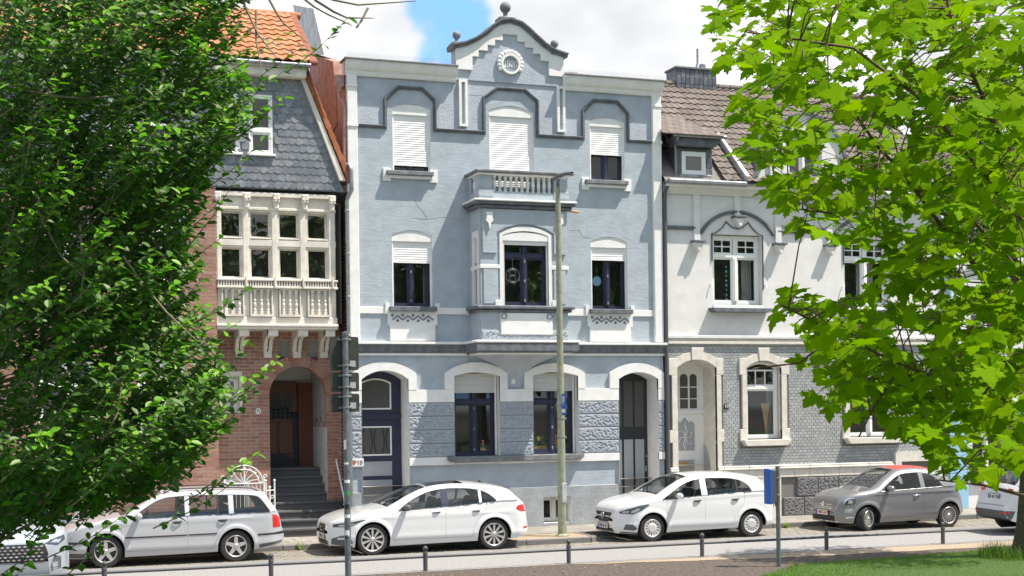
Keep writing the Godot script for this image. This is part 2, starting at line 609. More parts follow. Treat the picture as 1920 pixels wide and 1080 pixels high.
	mat("red_ink", [0.35, 0.03, 0.03], 0.6)
	mat("sign_blue", [0.015, 0.1, 0.42], 0.4)
	mat("crest_green", [0.05, 0.28, 0.06], 0.6)
	mat("crest_red", [0.5, 0.05, 0.04], 0.6)
	mat("light_blue", [0.28, 0.5, 0.68], 0.5)
	mat("brass", [0.6, 0.4, 0.12], 0.3, {"metal": 0.9})
	mat("teal", [0.05, 0.5, 0.5], 0.3)
	mat("orange", [0.75, 0.2, 0.02], 0.6)
	mat("yellow", [0.8, 0.5, 0.03], 0.6)
	mat("terracotta", [0.4, 0.14, 0.06], 0.8)
	mat("straw", [0.55, 0.42, 0.22], 0.9)
	mat("basket", [0.55, 0.4, 0.2], 0.8)
	mat("plant_green", [0.05, 0.13, 0.03], 0.5, {"back": Color(0.3, 0.4, 0.1)})
	mat("cream_niche", [0.62, 0.6, 0.55], 0.95, {"bump": rough, "depth": 1.5, "size": 0.5, "tex": fine})
	mat("slate_grey", [0.19, 0.21, 0.24], 0.6)
	mat("weed", [0.2, 0.32, 0.03], 0.7, {"back": Color(0.5, 0.6, 0.2)})
	mat("litter", [1, 1, 1], 0.9, {"vc": true})

func make_sky() -> void:
	var w := 2048
	var h := 1024
	var im := Image.create(w, h, false, Image.FORMAT_RGBF)
	var f := FastNoiseLite.new()
	f.noise_type = FastNoiseLite.TYPE_SIMPLEX_SMOOTH
	f.seed = 11
	f.frequency = 2.1
	f.fractal_octaves = 6
	f.fractal_gain = 0.52
	var f2 := FastNoiseLite.new()
	f2.noise_type = FastNoiseLite.TYPE_SIMPLEX_SMOOTH
	f2.seed = 5
	f2.frequency = 2.6
	f2.fractal_octaves = 5
	var gap := ray(868, 30).normalized()
	var gside := gap.cross(Vector3.UP).normalized()
	var gup := gside.cross(gap)
	for j in h:
		var th := PI * (j + 0.5) / h
		var sy := cos(th)
		var st := sin(th)
		if sy < -0.05:
			im.fill_rect(Rect2i(0, j, w, h - j), Color(0.16, 0.17, 0.15))
			break
		for i in w:
			var ph := (i + 0.5) / w * TAU
			var d := Vector3(sin(ph) * st, sy, -cos(ph) * st)
			var q := d / (0.35 + maxf(sy, 0.0)) # flatten the layer towards the horizon
			var nv := f.get_noise_3dv(q)
			var cov := nv + 0.16 + 0.6 * smoothstep(0.7, 0.92, d.dot(gap))
			var t := lerpf(smoothstep(-0.06, 0.12, cov), 1.0, 0.97 * smoothstep(0.72, 0.93, d.dot(gap)))
			var gd := d - gap
			var gy := gd.dot(gup)
			var gx := gd.dot(gside) + gy * 0.12 + 0.008
			if absf(gx) < 0.2 and absf(gy) < 0.2:
				var e := Vector2(gx / 0.027, gy / 0.05).length() + (f.get_noise_3dv(d * 9.0) + 0.6 * f.get_noise_3dv(d * 31.0)) * 0.9
				t *= 1.0 - smoothstep(1.3, 0.75, e)
			var shade := 0.5 + 0.5 * f2.get_noise_3dv(q * 1.3 + Vector3(3, 1, 7))
			var bright := lerpf(0.46, 0.86, clampf(shade * 1.9 - 0.42, 0, 1))
			var cl := Color(bright * 0.97, bright * 0.985, bright * 1.0)
			var up := clampf(sy, 0, 1)
			var bl := Color(lerpf(0.27, 0.09, up), lerpf(0.52, 0.25, up), lerpf(0.86, 0.62, up))
			var c := bl.lerp(cl, t)
			im.set_pixel(i, j, c)
	var pm := PanoramaSkyMaterial.new()
	pm.panorama = ImageTexture.create_from_image(im)
	var sk := Sky.new()
	sk.sky_material = pm
	var env := Environment.new()
	env.background_mode = Environment.BG_SKY
	env.sky = sk
	env.background_energy_multiplier = 0.92
	env.tonemap_mode = Environment.TONE_MAPPER_LINEAR
	env.tonemap_exposure = EXPOSURE
	env.sdfgi_enabled = true
	env.ssao_enabled = true
	env.ssil_enabled = true
	var we := WorldEnvironment.new()
	we.name = "world_environment"
	we.environment = env
	add_child(we)

const EXPOSURE := 1.7

func _ready() -> void:
	rng.seed = 7
	# camera: a shifted lens, so that the walls stay upright
	var cam := Camera3D.new()
	cam.name = "camera"
	cam.projection = Camera3D.PROJECTION_FRUSTUM
	cam.near = 0.1
	cam.far = 900.0
	cam.size = 2.0 * 0.1 * 540.0 / FPX
	cam.frustum_offset = Vector2(0, 0.1 * (HORIZON - 540.0) / FPX)
	cam.transform = Transform3D(Basis(Vector3.UP, -yaw) * Basis(Vector3.BACK, -roll), CAM)
	add_child(cam)
	cam.current = true
	make_sky()
	var sun := DirectionalLight3D.new()
	sun.name = "sun"
	sun.light_energy = 1.52
	sun.light_color = Color(1.0, 0.965, 0.915)
	sun.light_angular_distance = 0.5
	sun.shadow_enabled = true
	add_child(sun)
	sun.look_at_from_position(Vector3(0.45, 1.0, 0.28) * 30.0, Vector3.ZERO)
	make_materials()
	ground()
	blue_house()
	brick_house()
	tiled_house()
	far_house()
	cars()
	street_things()
	window_things()
	holly()
	maple()
	park_trees()
	small_stuff()

# ---------------------------------------------------------------- ground
func sheet(poly: PackedVector2Array, y: float) -> MB:
	# polygon given as (x, z)
	var mb := MB.new()
	var idx := Geometry2D.triangulate_polygon(poly)
	for i in range(0, idx.size(), 3):
		var q := []
		for k in 3:
			q.append(Vector3(poly[idx[i + k]].x, y, poly[idx[i + k]].y))
		if (q[1] - q[0]).cross(q[2] - q[0]).y > 0:
			mb.tri(q[0], q[1], q[2])
		else:
			mb.tri(q[0], q[2], q[1])
	return mb

func lawn_edge(x: float) -> float:
	var k := [[-60.0, 19.0], [-6.0, 18.0], [0.0, 12.6], [0.7, 10.5], [2.3, 9.2], [3.6, 9.05], [5.6, 8.8], [7.8, 8.5], [60.0, 8.2]]
	for i in k.size() - 1:
		if x <= k[i + 1][0]:
			return lerpf(k[i][1], k[i + 1][1], (x - k[i][0]) / (k[i + 1][0] - k[i][0]))
	return 8.2

func lawn_y(x: float, z: float) -> float:
	var d := z - lawn_edge(x)
	return 0.008 + 0.035 * smoothstep(0.0, 0.7, d) + 1.15 * smoothstep(2.0, 20.0, d) + 0.02 * sin(x * 2.3) * smoothstep(0.0, 1.0, d)

func ground() -> void:
	structure("ground", sheet(P([-400, -400, 400, -400, 400, 400, -400, 400]), -0.03), M.brown_ground)
	structure("road", sheet(P([-120, 3.85, 120, 3.85, 120, 7.14, -120, 7.14]), 0.0), M.asphalt)
	structure("cycle_lane", sheet(P([-120, 3.86, 120, 3.86, 120, 4.72, -120, 4.72]), 0.004), M.asphalt_dark)
	# broken line: thin strokes one metre long, one metre apart
	var lines := Node3D.new()
	give_name(lines, "lane_marking", self)
	lines.set_meta("kind", "structure")
	for i in range(-14, 24):
		var x := -11.45 + i * 2.03 if i < 0 else -11.45 + i * 2.03
		var mb := MB.new()
		mb.box(Vector3(x, 0.0045, 4.70), Vector3(x + 1.04, 0.009, 4.80))
		part("stroke", mb, M.paint, lines)
	# worn wheel-side patches of the carriageway
	# parking lane: small concrete pavers
	var lane := structure("parking_lane", sheet(P([-60, 1.9, 60, 1.9, 60, 3.86, -60, 3.86]), -0.012), M.joint_sand)
	var pav := MB.new()
	var r := RandomNumberGenerator.new()
	r.seed = 3
	for i in range(-90, 120):
		for j in 9:
			var x := i * 0.21 + (0.105 if j % 2 else 0.0)
			var z := 1.95 + j * 0.212
			var t := r.randf_range(0.36, 0.46)
			pav.col = Color(t, t * 0.93, t * 0.8)
			pav.box(Vector3(x + 0.006, -0.06, z + 0.006), Vector3(x + 0.204, r.randf_range(-0.002, 0.003), z + 0.206))
	var pv := part("paver", pav, M.paver, lane)
	pv.set_meta("kind", "stuff")
	# pavement: slabs on a sand bed, kerb stones, and a nose that reaches out round the lamp post
	var bed := MB.new()
	bed.box(Vector3(-60, -0.02, -1.4), Vector3(60, 0.105, 1.84))
	var walk := structure("pavement", bed, M.joint_sand)
	var slabs := []
	for k in 5:
		var mb := MB.new()
		var t := 0.42 + 0.025 * k
		mb.col = Color(t, t * 0.93, t * 0.82)
		mb.box(Vector3(-0.243, -0.02, -0.223), Vector3(0.243, 0.018, 0.223), 0.004)
		slabs.append(mb.mesh())
	for i in 70:
		for j in 4:
			var o := MeshInstance3D.new()
			o.mesh = slabs[r.randi() % 5]
			o.material_override = M.paver
			o.position = Vector3(-17.0 + i * 0.5 + (0.25 if j % 2 else 0.0), 0.105 + r.randf_range(-0.002, 0.002), 0.27 + j * 0.46)
			give_name(o, "slab", walk)
	var kerb := Node3D.new()
	give_name(kerb, "kerb", self)
	kerb.set_meta("kind", "structure")
	var nose0 := -2.3
	var nose1 := 0.82
	for i in 36:
		var x := -18.0 + i * 1.0
		if x + 1.0 > nose0 and x < nose1:
			continue
		var mb := MB.new()
		mb.box(Vector3(x + 0.004, -0.1, 1.84), Vector3(x + 0.996, 0.122, 1.98), 0.015)
		part("kerb_stone", mb, M.kerb, kerb)
	# the nose: front z 3.28, rounded shoulders
	var path := []
	path.append(Vector2(-3.0, 1.91))
	path.append(Vector2(nose0, 1.91))
	for a in 5:
		path.append(Vector2(nose0 + 0.55 * sin(a * PI / 8), 3.21 - 0.55 * (1 - sin(a * PI / 8)) * 1.0 if a > 0 else 2.66))
	path.append(Vector2(-0.9, 3.21))
	path.append(Vector2(0.1, 3.21))
	path.append(Vector2(0.62, 3.21))
	path.append(Vector2(nose1, 3.0))
	path.append(Vector2(nose1, 2.4))
	path.append(Vector2(nose1, 1.91))
	var top := PackedVector2Array()
	for q in path:
		top.append(q)
	var nb := sheet(top, 0.112)
	structure("pavement_nose", nb, M.sand)
	for i in path.size() - 1:
		var a: Vector2 = path[i]
		var b: Vector2 = path[i + 1]
		var d := (b - a)
		var mb := MB.new()
		mb.xf = Transform3D(Basis(Vector3.UP, -d.angle()), Vector3(a.x, 0, a.y))
		mb.box(Vector3(0.002, -0.1, -0.075), Vector3(d.length() - 0.002, 0.122, 0.07), 0.015)
		part("kerb_stone", mb, M.kerb, kerb)
	# dark brown verge, sandy strip, lawn
	structure("verge", sheet(P([-120, 7.12, 120, 7.12, 120, 24, -120, 24]), -0.004), M.brown_ground)
	var sp := PackedVector2Array()
	for i in 30:
		sp.append(Vector2(-1.4 + i * 0.55, 7.2 + 0.03 * sin(i * 1.7)))
	for i in 30:
		var k := 29 - i
		sp.append(Vector2(-1.4 + k * 0.55, 7.26 + minf(k * 0.1, 0.62 + k * 0.012) + 0.05 * sin(k * 2.1)))
	structure("sand_strip", sheet(sp, 0.002), M.sand)
	var lg := MB.new()
	var rows := []
	for i in 81:
		var x := -40.0 + i if i < 38 else (-2.0 + (i - 38) * 0.5 if i < 66 else 12.0 + (i - 66) * 3.0)
		var row := []
		for j in 30:
			var d := 0.14 * j if j < 12 else 1.54 + (j - 11) * 3.2
			var z := lawn_edge(x) + d + (0.05 * sin(x * 9.0) + 0.04 * sin(x * 23.0) if j == 0 else 0.0)
			row.append(Vector3(x, -0.012 if j == 0 else lawn_y(x, z), z))
		rows.append(row)
	lg.grid(rows, true)
	structure("lawn", lg, M.lawn)

# ---------------------------------------------------------------- pieces shared by the houses
# roller shutter curtain: rounded laths from y0 up to y1
func shutter_mesh(x0: float, x1: float, y0: float, y1: float, z: float) -> MB:
	var mb := MB.new()
	var h := 0.052
	var m := maxi(1, int((y1 - y0) / h))
	h = (y1 - y0) / m
	for i in m:
		var y := y0 + i * h
		var pr := [Vector2(0.0, 0.0), Vector2(0.007, 0.12), Vector2(0.011, 0.4), Vector2(0.009, 0.7), Vector2(0.003, 0.92), Vector2(0.0, 1.0)]
		for k in pr.size() - 1:
			mb.quad(Vector3(x0, y + pr[k].y * h, z + pr[k].x), Vector3(x1, y + pr[k].y * h, z + pr[k].x), Vector3(x1, y + pr[k + 1].y * h, z + pr[k + 1].x), Vector3(x0, y + pr[k + 1].y * h, z + pr[k + 1].x))
	mb.box(Vector3(x0, y0 - 0.03, z - 0.008), Vector3(x1, y0 + 0.002, z + 0.014), 0.003)
	return mb

# a window in an opening: frame, bars, panes, roller shutter. cells: list of [x share, y share] rects
func window(root: Node3D, x0: float, x1: float, y0: float, y1: float, z: float, o := {}) -> Node3D:
	var w := holder("window", root)
	var fm: Material = o.get("mat", M.blue_frame)
	var t: float = o.get("bar", 0.065)
	var f := MB.new()
	var yc: float = o.get("crown", y1)
	var outer := arch(x0, y0, x1, y1, yc, 10) if yc > y1 + 0.01 else rect(x0, y0, x1, y1)
	var inner := arch(x0 + t, y0 + t, x1 - t, y1 - t * 0.8, yc - t, 10) if yc > y1 + 0.01 else rect(x0 + t, y0 + t, x1 - t, y1 - t)
	band(f, outer, inner, z - 0.07, z)
	wpart("frame", f, fm, w)
	var tr: float = o.get("transom", 0.0)
	var pts := [x0 + t, x1 - t, y0 + t, y1 - t]
	if tr > 0.0:
		var mb := MB.new()
		mb.box(Vector3(pts[0], tr - 0.045, z - 0.066), Vector3(pts[1], tr + 0.045, z + 0.022), 0.008)
		wpart("transom", mb, fm, w)
	var cols: int = o.get("cols", 2)
	for k in range(1, cols):
		var mx := lerpf(x0, x1, float(k) / cols)
		var mb := MB.new()
		mb.box(Vector3(mx - t * 0.75, y0 + t, z - 0.064), Vector3(mx + t * 0.75, (tr - 0.045 if tr > 0.0 else y1 - t), z + 0.03), 0.008)
		mb.box(Vector3(mx - t * 0.32, y0 + t + 0.02, z + 0.03), Vector3(mx + t * 0.32, (tr - 0.06 if tr > 0.0 else y1 - t), z + 0.045), 0.005)
		wpart("mullion", mb, fm, w)
		if o.get("lock", false):
			mb = MB.new()
			for yy in [0.06, 0.5, 0.93]:
				var y := lerpf(y0 + t, (tr if tr > 0.0 else y1) - t, yy)
				mb.box(Vector3(mx - 0.02, y - 0.03, z + 0.045), Vector3(mx + 0.02, y + 0.03, z + 0.065), 0.004)
			wpart("catch", mb, M.zinc, w)
		if tr > 0.0 and o.get("top_bar", true):
			mb = MB.new()
			mb.box(Vector3(mx - t * 0.5, tr + 0.045, z - 0.062), Vector3(mx + t * 0.5, y1 - t, z + 0.018), 0.006)
			wpart("mullion", mb, fm, w)
	# sash bars round each casement, and the panes
	var ys := [pts[2], pts[3]] if tr <= 0.0 else [pts[2], tr - 0.045, tr + 0.045, pts[3]]
	for rr in range(0, ys.size(), 2):
		for k in cols:
			var a := maxf(pts[0], lerpf(x0, x1, float(k) / cols) + (t * 0.75 if k > 0 else 0.0))
			var b := minf(pts[1], lerpf(x0, x1, float(k + 1) / cols) - (t * 0.75 if k < cols - 1 else 0.0))
			var s := MB.new()
			var e: float = o.get("sash", 0.04)
			band(s, rect(a, ys[rr], b, ys[rr + 1]), rect(a + e, ys[rr] + e, b - e, ys[rr + 1] - e), z - 0.05, z - 0.012)
			wpart("sash", s, fm, w)
			var g := MB.new()
			g.box(Vector3(a + e * 0.7, ys[rr] + e * 0.7, z - 0.036), Vector3(b - e * 0.7, ys[rr + 1] - e * 0.7, z - 0.032))
			wpart("pane", g, M.pane, w)
			var nx: int = o.get("grid_x", 0) if rr > 0 or tr <= 0.0 else 0
			var ny: int = o.get("grid_y", 0) if rr > 0 or tr <= 0.0 else 0
			for q in range(1, nx):
				var gx := lerpf(a, b, float(q) / nx)
				var gb := MB.new()
				gb.box(Vector3(gx - 0.014, ys[rr] + e, z - 0.046), Vector3(gx + 0.014, ys[rr + 1] - e, z - 0.016))
				wpart("glazing_bar", gb, fm, w)
			for q in range(1, ny):
				var gy := lerpf(ys[rr], ys[rr + 1], float(q) / ny)
				var gb := MB.new()
				gb.box(Vector3(a + e, gy - 0.014, z - 0.045), Vector3(b - e, gy + 0.014, z - 0.017))
				wpart("glazing_bar", gb, fm, w)
	if o.has("shut"):
		var sb: float = o.shut
		var zt := z + 0.09
		var top: float = o.get("shut_top", y1)
		wpart("roller_shutter", shutter_mesh(x0 + 0.035, x1 - 0.035, sb, top, zt), o.get("shut_mat", M.shutter), w)
		for sx in [x0, x1 - 0.04]:
			var gd := MB.new()
			gd.box(Vector3(sx, y0 + 0.01, zt - 0.02), Vector3(sx + 0.04, top, zt + 0.03), 0.004)
			wpart("shutter_guide", gd, M.white_trim, w)
		if o.get("box_top", 0.0) > 0.0:
			var bt: float = o.box_top
			var bm := MB.new()
			bm.prism(arch(x0, top - 0.01, x1, bt - 0.07, bt, 10), z - 0.05, zt + 0.05, 0.0)
			wpart("shutter_box", bm, M.white_trim, w)
	return w

# dark rooms behind a front, one above another
func rooms(root: Node3D, x0: float, x1: float, zf: float, zb: float, levels: Array) -> void:
	for i in levels.size() - 1:
		var mb := MB.new()
		var a: float = levels[i]
		var b: float = levels[i + 1] - 0.2
		mb.quad(Vector3(x0, a, zb), Vector3(x1, a, zb), Vector3(x1, b, zb), Vector3(x0, b, zb))
		mb.quad(Vector3(x0, a, zf), Vector3(x0, a, zb), Vector3(x0, b, zb), Vector3(x0, b, zf))
		mb.quad(Vector3(x1, a, zb), Vector3(x1, a, zf), Vector3(x1, b, zf), Vector3(x1, b, zb))
		mb.quad(Vector3(x0, b, zb), Vector3(x1, b, zb), Vector3(x1, b, zf), Vector3(x0, b, zf))
		mb.quad(Vector3(x0, a, zf), Vector3(x1, a, zf), Vector3(x1, a, zb), Vector3(x0, a, zb))
		wpart("room_wall", mb, M.room, root)

# bricks in half bond over an outline; the first ones picked become parts of their own
func brickwork(root: Node3D, called: String, outer: PackedVector2Array, holes: Array, z: float, size: Vector2, joint: float, proud: float, tones: Array, m: Material, singles: int, pick: Callable, xf := Transform3D.IDENTITY) -> int:
	var lo := Vector2(INF, INF)
	var hi := -lo
	for q in outer:
		lo = lo.min(q)
		hi = hi.max(q)
	var boxes := []
	for h in holes:
		var r := Rect2(h[0], Vector2.ZERO)
		for q in h:
			r = r.expand(q)
		boxes.append(r.grow(0.005))
	var whole := outer.size() == 4 and absf(outer[0].y - outer[1].y) < 0.001
	var shapes := []
	for t in tones:
		var sm := MB.new()
		sm.col = t
		sm.box(Vector3(-size.x * 0.5 + joint * 0.5, -size.y * 0.5 + joint * 0.5, -0.02), Vector3(size.x * 0.5 - joint * 0.5, size.y * 0.5 - joint * 0.5, proud), 0.003)
		shapes.append(sm.mesh())
	var rest := MB.new()
	rest.xf = xf
	var made := 0
	var r := RandomNumberGenerator.new()
	r.seed = int(lo.x * 100) + 99
	var row := 0
	var y := lo.y
	while y < hi.y - 0.01:
		var x := lo.x - (size.x * 0.5 if row % 2 else 0.0)
		while x < hi.x:
			var cell := Rect2(x + joint * 0.5, y + joint * 0.5, size.x - joint, size.y - joint)
			var full := cell.position.x >= lo.x - 0.001 and cell.end.x <= hi.x + 0.001 and cell.end.y <= hi.y + 0.001 and whole
			for b in boxes:
				if b.intersects(cell):
					full = false
			var k := r.randi() % tones.size()
			var cen := Vector2(x + size.x * 0.5, y + size.y * 0.5)
			if full and made < singles and pick.call(cen):
				var o := MeshInstance3D.new()
				o.mesh = shapes[k]
				o.material_override = m
				give_name(o, called, root)
				o.transform = xf * Transform3D(Basis.IDENTITY, Vector3(cen.x, cen.y, z + r.randf_range(-0.002, 0.002)))
				var pp: Node = root
				while pp != self:
					o.position -= pp.position
					pp = pp.get_parent()
				made += 1
			else:
				rest.col = tones[k]
				if full:
					var a := cell.position
					var e := cell.end
					var zz := z + proud + r.randf_range(-0.002, 0.002)
					rest.quad(Vector3(a.x, a.y, zz), Vector3(e.x, a.y, zz), Vector3(e.x, e.y, zz), Vector3(a.x, e.y, zz))
					rest.quad(Vector3(a.x, e.y, zz), Vector3(e.x, e.y, zz), Vector3(e.x, e.y, z), Vector3(a.x, e.y, z))
					rest.quad(Vector3(a.x, a.y, z), Vector3(e.x, a.y, z), Vector3(e.x, a.y, zz), Vector3(a.x, a.y, zz))
					rest.quad(Vector3(a.x, a.y, z), Vector3(a.x, a.y, zz), Vector3(a.x, e.y, zz), Vector3(a.x, e.y, z))
					rest.quad(Vector3(e.x, a.y, zz), Vector3(e.x, a.y, z), Vector3(e.x, e.y, z), Vector3(e.x, e.y, zz))
				else:
					var pieces: Array = Geometry2D.intersect_polygons(rect(cell.position.x, cell.position.y, cell.end.x, cell.end.y), outer)
					for hi2 in holes.size():
						if not boxes[hi2].intersects(cell):
							continue
						var nxt := []
						for p in pieces:
							nxt.append_array(Geometry2D.clip_polygons(p, holes[hi2]))
						pieces = nxt
					for p in pieces:
						if p.size() >= 3 and not Geometry2D.is_polygon_clockwise(p):
							rest.prism(p, z, z + proud, 0.0, false)
			x += size.x
		y += size.y
		row += 1
	if rest.v.size():
		var o := wpart(called, rest, m, root)
		o.set_meta("kind", "stuff")
	return made

# voussoirs: bricks standing round an arch (from the right spring to the left)
func arch_bricks(root: Node3D, called: String, inner: PackedVector2Array, outer: PackedVector2Array, z0: float, z1: float, tones: Array, m: Material) -> void:
	for i in inner.size() - 1:
		var a := inner[i].lerp(inner[i + 1], 0.06)
		var b := inner[i].lerp(inner[i + 1], 0.94)
		var c := outer[i].lerp(outer[i + 1], 0.06)
		var d := outer[i].lerp(outer[i + 1], 0.94)
		var mb := MB.new()
		mb.col = tones[(i * 7) % tones.size()]
		mb.prism(PackedVector2Array([a, c, d, b]), z0, z1)
		wpart(called, mb, m, root)

# interlocking roof tile: an S across, one metre-fraction long; x across, -z up the slope, y out
func tile_mesh(w: float, l: float, t: Color, roll_h := 0.035) -> ArrayMesh:
	var mb := MB.new()
	mb.col = t
	var k := 8
	var top := []
	for i in k + 1:
		var u := float(i) / k
		var hgt := roll_h * (0.5 + 0.5 * cos(u * TAU * 1.0 + 0.5)) + 0.006
		top.append(Vector2(lerpf(-w * 0.53, w * 0.53, u), hgt))
	for i in k:
		var a: Vector2 = top[i]
		var b: Vector2 = top[i + 1]
		var na := Vector3(0, 1, 0)
		mb.quad(Vector3(a.x, a.y + 0.03, l * 0.5), Vector3(b.x, b.y + 0.03, l * 0.5), Vector3(b.x, b.y, -l * 0.56), Vector3(a.x, a.y, -l * 0.56))
		mb.quad(Vector3(a.x, a.y + 0.008, l * 0.5), Vector3(b.x, b.y + 0.008, l * 0.5), Vector3(b.x, b.y + 0.03, l * 0.5), Vector3(a.x, a.y + 0.03, l * 0.5))
	return mb.mesh()

# tiles over a slope: o = lower left corner, right and up unit vectors, test(u, v) says where
func tile_slope(root: Node3D, o: Vector3, right: Vector3, up: Vector3, wide: float, long: float, w: float, l: float, tones: Array, m: Material, singles: int, test: Callable) -> void:
	var shapes := []
	for t in tones:
		shapes.append(tile_mesh(w, l, t))
	var out := right.cross(up).normalized()
	var bas := Basis(right, out, -up)
	var rest := MB.new()
	var made := 0
	var r := RandomNumberGenerator.new()
	r.seed = 21
	var nv := int(ceil(long / l))
	var nu := int(ceil(wide / w))
	for j in nv:
		for i in range(nu - 1, -1, -1):
			var u := (i + 0.5) * w
			var v := (j + 0.5) * l
			if not test.call(u, v):
				continue
			var p := o + right * u + up * v + out * r.randf_range(0.0, 0.006)
			var jb := bas.rotated(out, r.randf_range(-0.012, 0.012))
			var k := r.randi() % tones.size()
			if made < singles:
				var t := MeshInstance3D.new()
				t.mesh = shapes[k]
				t.material_override = m
				give_name(t, "tile", root)
				t.transform = Transform3D(jb, p - root.position)
				made += 1
			else:
				var am: ArrayMesh = shapes[k]
				var a := am.surface_get_arrays(0)
				var xf := Transform3D(jb, p)
				rest.v.append_array(xf * (a[Mesh.ARRAY_VERTEX] as PackedVector3Array))
				rest.n.append_array(Transform3D(jb, Vector3.ZERO) * (a[Mesh.ARRAY_NORMAL] as PackedVector3Array))
				rest.c.append_array(a[Mesh.ARRAY_COLOR])
	if rest.v.size():
		var q := wpart("tile", rest, m, root)
		q.set_meta("kind", "stuff")

# ---------------------------------------------------------------- the blue house of 1906
# block with a hammered, pitted face
func boss_block(x0: float, x1: float, y0: float, y1: float, z0: float, z1: float, seed_: int) -> MB:
	var mb := MB.new()
	var f := FastNoiseLite.new()
	f.seed = 17
	f.frequency = 9.0
	f.fractal_octaves = 3
	var w := x1 - x0
	var h := y1 - y0
	var nx := maxi(6, int(w / 0.016))
	var ny := maxi(6, int(h / 0.016))
	var rows := []
	for i in nx + 1:
		var row := []
		for j in ny + 1:
			var x := x0 + w * i / nx
			var y := y0 + h * j / ny
			var e := minf(minf(x - x0, x1 - x), minf(y - y0, y1 - y))
			var inside := smoothstep(0.018, 0.05, e)
			var d := f.get_noise_2d(x * 1.0 + seed_ * 3.1, y * 1.7 + x * 0.5)
			var pit := -0.022 * smoothstep(0.05, 0.35, d) + 0.005
			row.append(Vector3(x, y, z1 + pit * inside - (0.012 if e < 0.001 else 0.0)))
		rows.append(row)
	mb.grid(rows)
	mb.box(Vector3(x0, y0, z0), Vector3(x1, y1, z1 - 0.06))
	for q in [[x0, y0, x1, y0], [x1, y0, x1, y1], [x1, y1, x0, y1], [x0, y1, x0, y0]]:
		mb.quad(Vector3(q[0], q[1], z1 - 0.06), Vector3(q[2], q[3], z1 - 0.06), Vector3(q[2], q[3], z1 - 0.012), Vector3(q[0], q[1], z1 - 0.012))
	return mb

